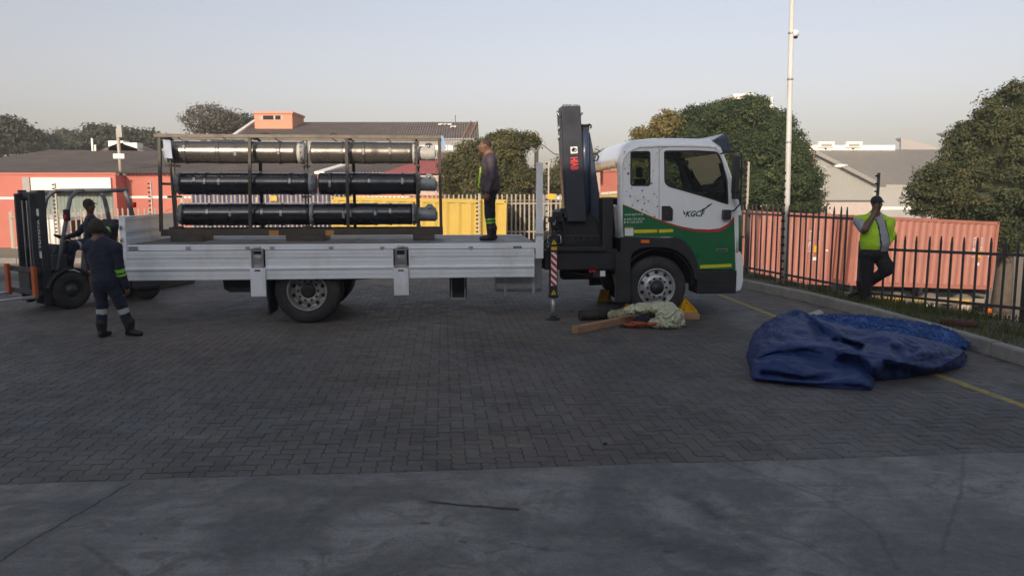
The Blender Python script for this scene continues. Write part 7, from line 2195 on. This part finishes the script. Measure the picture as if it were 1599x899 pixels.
# ================================================================== THINGS ON THE GROUND
def build_tarp():
    M = bpy.data.materials.new('blue_tarpaulin'); M.use_nodes = True
    nt = M.node_tree; b = nt.nodes['Principled BSDF']
    pos = N(nt, 'ShaderNodeNewGeometry').outputs['Position']
    n1 = noise_n(nt, pos, 2.2, 6, .6, .4); n2 = noise_n(nt, pos, 11, 6, .65)
    c = mixc(nt, maprange(nt, n1, .3, .7, 0, 1), (.006, .022, .100), (.011, .036, .145))
    c = mixc(nt, maprange(nt, n2, .55, .75, 0, .5), c, (.022, .044, .13))
    nt.links.new(c, b.inputs['Base Color']); nt.links.new(maprange(nt, n2, .3, .7, .46, .66), b.inputs['Roughness'])
    b.inputs['Specular IOR Level'].default_value = .38
    nt.links.new(bump_n(nt, math_n(nt, 'ADD', noise_n(nt, pos, 7, 5, .6, 1.0), math_n(nt, 'MULTIPLY', noise_n(nt, pos, 240, 2), .06)), .35, .05), b.inputs['Normal'])
    z = lambda x, y: (1160 + x / 5.995, 470 + y / 5.995)
    w = lambda x, y: (1380 + x / 5.995, 470 + y / 5.995)
    pts = []; cons = []; sight = []; back = []
    def add(q, h):
        p = G(q[0], q[1], h); pts.append((p.x, p.y, h)); sight.append((q[0], q[1])); return len(pts) - 1
    def line(lst, close=False):
        ids = [add(q, h) for q, h in lst]
        for a, b_ in zip(ids[:-1], ids[1:]): cons.append((a, b_))
        return ids
    # foot print at the ground, front side then back
    foot = line([(z(30, 520), 0), (z(60, 610), 0), (z(76, 712), 0), (z(110, 745), 0), (z(300, 765), 0), (z(520, 790), 0), (z(800, 815), 0), (z(1050, 832), 0), (z(1205, 838), 0), (z(1228, 800), 0), (z(1240, 748), 0),
                 (w(0, 742), 0), (w(200, 728), 0), (w(330, 700), 0), (w(480, 680), 0), (w(640, 650), 0), (w(745, 615), 0), (w(775, 560), 0), (w(780, 500), 0)])
    # silhouette over the top
    top = line([(z(60, 420), .08), (z(90, 290), .17), (z(165, 215), .24), (z(235, 150), .33), (z(330, 105), .42), (z(430, 82), .48), (z(512, 62), .53), (z(560, 85), .51), (z(640, 125), .47), (z(740, 165), .45), (z(830, 195), .43), (z(960, 215), .41), (z(1080, 245), .39), (z(1200, 265), .385), (z(1319, 265), .38),
                (w(100, 290), .36), (w(250, 315), .34), (w(400, 345), .32), (w(540, 375), .28), (w(640, 410), .22), (w(730, 455), .16)])
    # back foot, hidden: straight behind the silhouettes
    for i in top:
        x, y, h = pts[i]; L = math.hypot(x, y)
        back.append((x * (1 + (h * .6 + .06) / L), y * (1 + (h * .6 + .06) / L), 0))
    # upper fold lip running left to right, with the dark hollow beneath it
    line([(z(95, 545), .13), (z(170, 500), .215), (z(280, 462), .27), (z(400, 445), .29), (z(560, 440), .30), (z(700, 425), .31), (z(840, 432), .31), (z(920, 480), .29), (z(1050, 500), .285)])
    line([(z(120, 560), .10), (z(200, 520), .15), (z(300, 490), .19), (z(430, 478), .205), (z(600, 490), .205), (z(760, 510), .20), (z(900, 540), .19)])
    # lower fold crest and hollow, front hem roll
    line([(z(120, 580), .15), (z(200, 560), .185), (z(330, 560), .20), (z(440, 600), .185), (z(560, 640), .165)])
    line([(z(130, 640), .125), (z(260, 650), .115), (z(420, 690), .10), (z(600, 720), .09)])
    line([(z(100, 690), .085), (z(200, 675), .045), (z(360, 700), .035), (z(600, 740), .03), (z(800, 735), .035)])
    line([(z(95, 725), .045), (z(250, 735), .055), (z(450, 755), .06), (z(700, 765), .065), (z(900, 755), .08), (z(1080, 770), .085), (z(1200, 815), .05)])
    line([(z(300, 750), .02), (z(600, 785), .02), (z(900, 795), .025), (z(1120, 800), .03)])
    # crease from the peak down the shaded gully
    line([(z(512, 75), .525), (z(560, 170), .44), (z(610, 280), .37), (z(660, 405), .315)])
    line([(z(560, 110), .46), (z(640, 220), .36), (z(740, 330), .28), (z(860, 360), .265), (z(1000, 390), .25), (z(1120, 440), .22)])
    line([(z(690, 175), .45), (z(800, 250), .42), (z(900, 320), .375), (z(1010, 375), .345), (z(1170, 385), .335)])
    line([(z(700, 365), .29), (z(820, 350), .305), (z(930, 375), .29), (z(1020, 430), .275)])
    line([(z(850, 210), .42), (z(930, 260), .385), (z(1010, 250), .39), (z(1150, 300), .37)])
    line([(z(1160, 400), .32), (z(1090, 500), .28), (z(1180, 585), .235), (z(1215, 640), .20), (z(1300, 600), .22)])
    line([(z(780, 580), .15), (z(960, 560), .13), (z(1120, 590), .12), (z(1200, 680), .09)])
    line([(z(640, 700), .105), (z(800, 655), .13), (z(1000, 690), .12), (z(1180, 720), .10)])
    line([(z(1230, 565), .24), (w(0, 560), .25)])
    # right half
    line([(w(35, 340), .40), (w(70, 400), .33), (w(105, 470), .27), (w(140, 540), .22)])
    line([(w(45, 345), .39), (w(110, 420), .36), (w(190, 410), .355), (w(230, 445), .31)])
    line([(w(40, 545), .30), (w(120, 570), .265), (w(230, 590), .22), (w(360, 620), .16), (w(500, 635), .11)])
    line([(w(20, 600), .16), (w(110, 640), .13), (w(220, 655), .09)])
    line([(w(225, 530), .25), (w(320, 500), .28), (w(420, 485), .285), (w(500, 470), .26), (w(600, 480), .22)])
    line([(w(260, 480), .25), (w(340, 440), .30), (w(430, 430), .29), (w(480, 455), .24)])
    line([(w(220, 590), .20), (w(380, 560), .18), (w(520, 540), .165), (w(640, 520), .155), (w(730, 470), .16)])
    line([(w(520, 620), .11), (w(640, 560), .17), (w(755, 462), .21)])
    line([(w(560, 645), .045), (w(700, 590), .09), (w(770, 500), .10)])
    # the sheet is laid out over the order in which the folds are seen, so lips may overhang the hollows below them
    P2 = [Vector(s) for s in sight]
    vs, es, fs, ov, oe, of_ = delaunay_2d_cdt(P2, cons, [], 0, 1e-3)
    bm = bmesh.new(); bv = []
    for i, v in enumerate(vs):
        if ov[i]: x, y, h = pts[ov[i][0]]
        else:
            n2 = sorted(range(len(pts)), key=lambda k: (sight[k][0] - v.x) ** 2 + (sight[k][1] - v.y) ** 2)[:2]
            h = sum(pts[k][2] for k in n2) / 2; g = G(v.x, v.y, h); x, y = g.x, g.y
        bv.append(bm.verts.new((x, y, h + .005)))
    outline = [sight[i] for i in foot] + [sight[i] for i in top[::-1]]
    def inside(x, y):
        c_ = False; n = len(outline)
        for i in range(n):
            x0, y0 = outline[i - 1]; x1, y1 = outline[i]
            if (y0 > y) != (y1 > y) and x < (x1 - x0) * (y - y0) / (y1 - y0) + x0: c_ = not c_
        return c_
    for f in fs:
        cx = sum(vs[i].x for i in f) / len(f); cy = sum(vs[i].y for i in f) / len(f)
        if inside(cx, cy):
            try: bm.faces.new([bv[i] for i in f])
            except ValueError: pass
    rev = {ov[i][0]: i for i in range(len(vs)) if ov[i]}
    tb = [bv[rev[i]] for i in top]; mid = []; bb = []
    for a_, q in zip(top, back):
        x, y, h = pts[a_]
        mid.append(bm.verts.new((x * .55 + q[0] * .45, y * .55 + q[1] * .45, h * .62))); bb.append(bm.verts.new((q[0], q[1], .005)))
    for A_, B_ in ((tb, mid), (mid, bb)):
        for i in range(len(A_) - 1): bm.faces.new((A_[i], A_[i + 1], B_[i + 1], B_[i]))
    bmesh.ops.triangulate(bm, faces=bm.faces[:])
    bmesh.ops.recalc_face_normals(bm, faces=bm.faces)
    for it, lim in enumerate((.16, .08, .04, .022)):
        bmesh.ops.subdivide_edges(bm, edges=[e for e in bm.edges if e.calc_length() > lim], cuts=1, use_grid_fill=True)
        bmesh.ops.triangulate(bm, faces=[f for f in bm.faces if len(f.verts) > 3])
        if it == 0: bmesh.ops.beautify_fill(bm, faces=bm.faces[:], edges=[])
        bmesh.ops.smooth_vert(bm, verts=[v for v in bm.verts if not v.is_boundary], factor=.4 if it < 3 else .3, use_axis_x=True, use_axis_y=True, use_axis_z=True)
    bm.normal_update()
    if sum(f.normal.z for f in bm.faces) < 0: bmesh.ops.reverse_faces(bm, faces=bm.faces[:])
    bm.normal_update()
    for v in bm.verts:
        if v.is_boundary: continue
        p = v.co; fz = min(1, p.z / .06); w = Vector((p.x * 4.2, p.y * 4.2, p.z * 4.2)); w = w + Vector((mnoise.noise(w * .5), mnoise.noise(w * .5 + Vector((4, 1, 2))), 0)) * .9
        r1 = .55 - 2 * abs(mnoise.noise(w)); r2 = .55 - 2 * abs(mnoise.noise(w * 2.3 + Vector((3, 8, 1))))
        v.co = p + v.normal * (fz * (.022 * r1 + .010 * r2))
        v.co.z = max(v.co.z, .006)
    me = bpy.data.meshes.new('tarpaulin'); bm.to_mesh(me); bm.free(); me.materials.append(M)
    me.polygons.foreach_set('use_smooth', np.full(len(me.polygons), True))
    o = bpy.data.objects.new('tarpaulin', me); link(o)
    md = o.modifiers.new('thickness', 'SOLIDIFY'); md.thickness = .004; md.offset = -1
    tag(o, 'crumpled dark blue tarpaulin heaped on the paving at the right', 'tarpaulin')
build_tarp()
def build_net():
    M = mat('blue_netting', (.014, .07, .26), .6, var=.25, scale=8)
    t = thing('cargo_net', 'heap of bright blue cargo netting piled behind the dark tarpaulin', 'net', (0, 0, 0))
    cps = [G(1300, 505, .12), G(1340, 507, .16), G(1380, 510, .18), G(1420, 516, .2), G(1455, 522, .14), G(1465, 535, .08), G(1320, 512, .12), G(1400, 525, .2)]
    H = [ell((p.x, p.y + .25, p.z * .35), (.5, .42, p.z * .9 + .02), 0, .1) for p in cps]
    V, Q, ids = surface(H, .035, .12)
    V[:, 2] = np.maximum(V[:, 2], .003)
    V += np.array([[mnoise.noise(Vector(v * 5)) * .03, 0, mnoise.noise(Vector(v * 6 + 3)) * .035] for v in V]); V[:, 2] = np.maximum(V[:, 2], .004)
    quads_obj('net_heap', V, Q, M, t, smooth=False)
    # loose strands laid over the heap
    m = MB(); rd = random.Random(5); top = V[V[:, 2] > .05]
    for k in range(420):
        p = Vector(top[rd.randrange(len(top))]); a = rd.uniform(0, 6.28); pts = []
        for s in range(6):
            pts.append(p + Vector((0, 0, .012 + .022 * math.sin(s * 2.1 + k)))); a += rd.gauss(0, .7)
            q = p + Vector((math.cos(a), math.sin(a), 0)) * .055
            near = top[np.argmin(((top[:, :2] - np.array([q.x, q.y])) ** 2).sum(1) - top[:, 2] * .02)]
            p = Vector((q.x, q.y, near[2]))
        m.tube(pts, .0065, 4, caps=False)
    o = m.build('net_strand', M, t, recalc=False); o['kind'] = 'stuff'
    o = MB().prism([G(1263, 493, .06) + Vector((0, .05, 0)), G(1285, 488, .06) + Vector((0, .15, 0)), G(1290, 492, .06) + Vector((0, .1, 0)), G(1268, 497, .06)], (0, 0, .03)).build('pale_plank', mat('pale_wood', (.36, .34, .31), .8))
    tag(o, 'short pale board end sticking out between tarpaulin and netting', 'plank')
    a, b = G(1468, 505, .14), G(1527, 511, .14)
    o = MB().tube([a + Vector((0, 0, .03)), (a + b) / 2 + Vector((0, -.03, .04)), b + Vector((0, 0, .03))], [.04, .05, .04], 8).build('red_hose', mat('dull_red_cloth', (.10, .03, .03), .9)); tag(o, 'dull red strap roll lying on the grass behind the kerb', 'strap')
build_net()
def lumps(name, label, cat, prims, m, res, k, amp, fr, fl=True):
    V, Q, ids = surface(prims, res, k)
    def rid(v):
        w = Vector(v) * fr; w = w + Vector((mnoise.noise(w * .6), mnoise.noise(w * .6 + Vector((5, 2, 1))), mnoise.noise(w * .6 + Vector((1, 7, 3))))) * 1.2
        return (.6 - 2.2 * abs(mnoise.noise(w))) + .55 * (.6 - 2 * abs(mnoise.noise(w * 2.1 + Vector((3, 1, 2)))))
    d = np.array([rid(v) for v in V])
    nrm = np.zeros_like(V); fn = np.cross(V[Q[:, 1]] - V[Q[:, 0]], V[Q[:, 2]] - V[Q[:, 0]])
    for c_ in range(4): np.add.at(nrm, Q[:, c_], fn)
    nrm /= np.maximum(np.linalg.norm(nrm, axis=1), 1e-9)[:, None]
    V = V + nrm * (d * amp)[:, None]; V[:, 2] = np.maximum(V[:, 2], .004)
    o = quads_obj(name, V, Q, m, None, smooth=False)
    md = o.modifiers.new('crumple', 'DECIMATE'); md.ratio = .11
    tag(o, label, cat); return o
def build_small():
    gp = lambda px, py, z=0: np.array(G(px, py, z))
    M_bag = mat('pale_green_plastic', (.42, .44, .31), .42, var=.12, scale=6, bump=.2, bscale=25, coat=.3)
    M_bag2 = mat('dusty_sack', (.27, .255, .16), .6, var=.2, scale=7, bump=.35, bscale=14)
    a = gp(1043, 511); b = gp(1010, 505)
    D0 = a[1]; k = D0 / FPX
    E_ = lambda px, py, dy, rx, ry, rz: ell((a[0] + (px - 1043) * k, D0 + dy, (511 - py) * k + .01), (rx, ry, rz), 0, .03)
    lumps('plastic_sack', 'pale green plastic sack slumped against the front wheel', 'sack',
          [E_(1045, 494, .0, .20, .20, .15), E_(1035, 505, -.02, .22, .20, .07), E_(1028, 482, .12, .17, .15, .075), E_(1058, 504, .0, .11, .14, .08), E_(1003, 485, .20, .19, .15, .07), E_(1047, 481, .10, .08, .10, .07), E_(988, 489, .22, .10, .12, .05)], M_bag, .010, .02, .030, 9)
    c = gp(968, 501); D1 = c[1]; k1 = D1 / FPX
    E2 = lambda px, py, dy, rx, ry, rz: ell((c[0] + (px - 968) * k1, D1 + dy, (501 - py) * k1 + .01), (rx, ry, rz), 0)
    lumps('dusty_sack', 'crumpled khaki sack beside the end of the timber', 'sack', [E2(962, 494, .1, .13, .16, .075), E2(978, 493, .15, .16, .16, .07), E2(990, 497, .1, .10, .14, .05)], M_bag2, .010, .025, .022, 11)
    # timber: squared beam with raw end
    p0, p1 = gp(897, 521), gp(985, 503)
    m = MB(); m.bar(tuple(p0 + [0, 0, .056]), tuple(p1 + [.05, .05, .056]), .11, .105); o = m.build('timber_beam', M_wood, None, bevel=.006); tag(o, 'squared raw timber beam lying on the paving in front of the front wheel', 'timber')
    # rubber mat roll
    q0, q1 = gp(906, 502), gp(950, 500)
    m = MB(); m.tube([tuple(q0 + [0, .10, .085]), tuple((q0 + q1) / 2 + [0, .10, .085]), tuple(q1 + [.02, .12, .085])], [.085, .088, .08], 18)
    M_roll = mat('brown_black_rubber', (.028, .022, .020), .8, var=.2)
    o = m.build('rubber_roll', M_roll, None); tag(o, 'dark rubber mat rolled up behind the timber beam', 'roll')
    for s in np.linspace(.1, .9, 5):
        c_ = q0 * (1 - s) + q1 * s + np.array([0, .10, .085]); m = MB(); m.lathe([(.087, -.006), (.092, 0), (.087, .006)], tuple(c_), (1, .0, 0), 18); m.build('roll_rib', M_roll, o)
    # orange webbing: loops of strap
    M_web = mat('orange_webbing', (.36, .075, .03), .75, var=.15)
    g0 = gp(1000, 513)
    t = thing('ratchet_strap', 'tangle of orange webbing strap in front of the green sack', 'strap', tuple(g0))
    rd = random.Random(9)
    for kx in range(7):
        cx, cy = (rd.uniform(-.14, .12), rd.uniform(-.02, .16)) if kx < 5 else (.22 + .04 * kx - .2, .0)
        rx, ry = rd.uniform(.06, .12), rd.uniform(.05, .08); V = []; F = []
        nseg = 26
        for i in range(nseg):
            a_ = 2 * math.pi * i / nseg * 1.08 + kx; zz = .018 + .014 * math.sin(2 * a_ + kx) + .006 * kx
            px_, py_ = cx + rx * math.cos(a_) * (1 + .2 * math.sin(3 * a_ + kx)), cy + ry * math.sin(a_)
            V += [(px_, py_, max(.006, zz)), (px_ + .012 * math.cos(a_), py_ + .012 * math.sin(a_), zz + .045)]
        F = [(2 * i, 2 * i + 2, 2 * i + 3, 2 * i + 1) for i in range(nseg - 1)]
        oo = raw_obj('strap_loop', V, F, M_web, t, smooth=True); md = oo.modifiers.new('thickness', 'SOLIDIFY'); md.thickness = .004
    m = MB(); m.box(-.30, -.16, .05, .12, .006, .05); m.box(-.12, .02, .16, .22, .006, .03); m.build('ratchet', M_chassis, t, bevel=.006)
    # blue-grey packet between sacks
    pk = gp(1008, 508); o = MB().prism([tuple(pk + [-.14, .12, .006]), tuple(pk + [.10, .12, .006]), tuple(pk + [.12, .4, .07]), tuple(pk + [-.12, .4, .07])], (0, 0, .03)).build('dark_bag', mat('dark_blue_bag', (.03, .035, .055), .7), None, bevel=.02); tag(o, 'flat dark bag lying between the sacks and the orange strap', 'bag')
    # block under the right chock
    b0 = gp(1079, 499)
    o = MB().box(b0[0] - .13, b0[0] + .14, b0[1] - .02, b0[1] + .22, .004, .095).build('timber_block', M_wood, None, bevel=.008); tag(o, 'short brown timber block in front of the right yellow chock', 'timber')
    # wheel chocks: open ribbed wedges
    def chock(label, p, flip, rz, s=1.0):
        t = thing('wheel_chock', label, 'wheel chock', p, rz, 'yellow wheel chocks')
        L, Hh, W = .30 * s, .205 * s, .17 * s; f = -1 if flip else 1
        apex = (.06 * f * s, Hh)
        for y in (0, W - .02):
            m = MB(); A = (-L / 2, 0); B = (L / 2, 0)
            for u, v in ((A, B), (A, apex), (B, apex)): m.bar((u[0], y, u[1] + .012), (v[0], y, v[1] + .012), .02, .03, up=(0, 1, 0))
            for q in (.3, .55, .78):
                x = -L / 2 + L * q; z = Hh * min((x + L / 2) / (apex[0] + L / 2), (L / 2 - x) / (L / 2 - apex[0])); m.bar((x, y, .02), (x, y, z), .016, .016, up=(0, 1, 0))
            m.build('side_frame', M_yellow, t)
        m = MB(); m.prism([(-L / 2, .022, .004), (L / 2, .022, .004), (apex[0], .022, Hh * .97)], (0, .008, 0)); m.build('web_plate', M_yellow, t)
        m = MB()
        for q in np.linspace(.05, .95, 7):
            x = -L / 2 + (apex[0] + L / 2) * q; z = Hh * q; m.box(x - .012, x + .012, 0, W, z + .0, z + .025)
            x = L / 2 + (apex[0] - L / 2) * q; m.box(x - .012, x + .012, 0, W, z + .0, z + .025)
        m.box(-L / 2, L / 2, 0, W, .003, .018); m.build('tread_rib', M_yellow, t)
    wc = Vector((TO[0] + FWU * CA, TO[1] + FWU * SA, 0))
    def tw(u, v): return (TO[0] + u * CA - v * SA, TO[1] + u * SA + v * CA, .003)
    x1 = T(1075, 490, .12)[0]; x0 = T(976, 490, .14)[0]
    c1 = tw(x1, .12); chock('yellow ribbed wheel chock at the front of the front wheel, on a timber block', (c1[0], c1[1], .075), True, TA + R(8), 1.05)
    c0 = tw(x0, .16); chock('yellow ribbed wheel chock behind the front wheel, half hidden by sacks', c0, False, TA - R(10))
    c2 = tw(T(950, 455, 2.0)[0], 2.0); chock('yellow wheel chock far under the truck behind the far front wheel', c2, False, TA + R(60), 1.0)
    o = MB().box(c1[0] - .16, c1[0] + .17, c1[1] - .03, c1[1] + .2, .003, .072).build('chock_board', M_wood, None, bevel=.006); tag(o, 'flat timber board directly beneath the right yellow chock', 'timber')
    # bottle cap on the paving
    s = gp(945, 693); m = MB(); m.lathe([(.0, .0), (.016, .0), (.016, .012), (.012, .016), (.0, .016)], tuple(s + [0, 0, .002]), (0, 0, 1), 12); o = m.build('bottle_cap', mat('blue_cap', (.02, .05, .09), .4)); tag(o, 'tiny blue bottle cap lying alone on the pavers', 'bottle cap')
build_small()

# ================================================================== keep to thing > part > sub-part
def flatten():
    for o in list(C.objects):
        ch = []; p = o
        while p.parent is not None: ch.append(p); p = p.parent
        if len(ch) > 2:
            part = ch[-1]; M_ = Matrix.Identity(4)
            for q in ch[:-1][::-1]: M_ = M_ @ q.matrix_basis
            o['_m'] = [x for r_ in M_ for x in r_]; o['_p'] = part.name
    for o in list(C.objects):
        if '_p' in o:
            m_ = list(o['_m']); o.parent = C.objects[o['_p']]
            o.matrix_basis = Matrix([m_[0:4], m_[4:8], m_[8:12], m_[12:16]])
            del o['_m']; del o['_p']
flatten()

# ================================================================== dusty air over the whole place
def build_haze():
    m = bpy.data.materials.new('dusty_air'); m.use_nodes = True
    nt = m.node_tree; nt.nodes.clear()
    o = N(nt, 'ShaderNodeOutputMaterial'); v = N(nt, 'ShaderNodeVolumePrincipled')
    v.inputs['Color'].default_value = (.92, .88, .84, 1); v.inputs['Density'].default_value = HAZE; v.inputs['Anisotropy'].default_value = .2
    nt.links.new(v.outputs[0], o.inputs['Volume'])
    h = MB().box(-260, 260, -60, 240, -22, 26).build('haze', m); h['kind'] = 'stuff'
HAZE = .0015
build_haze()
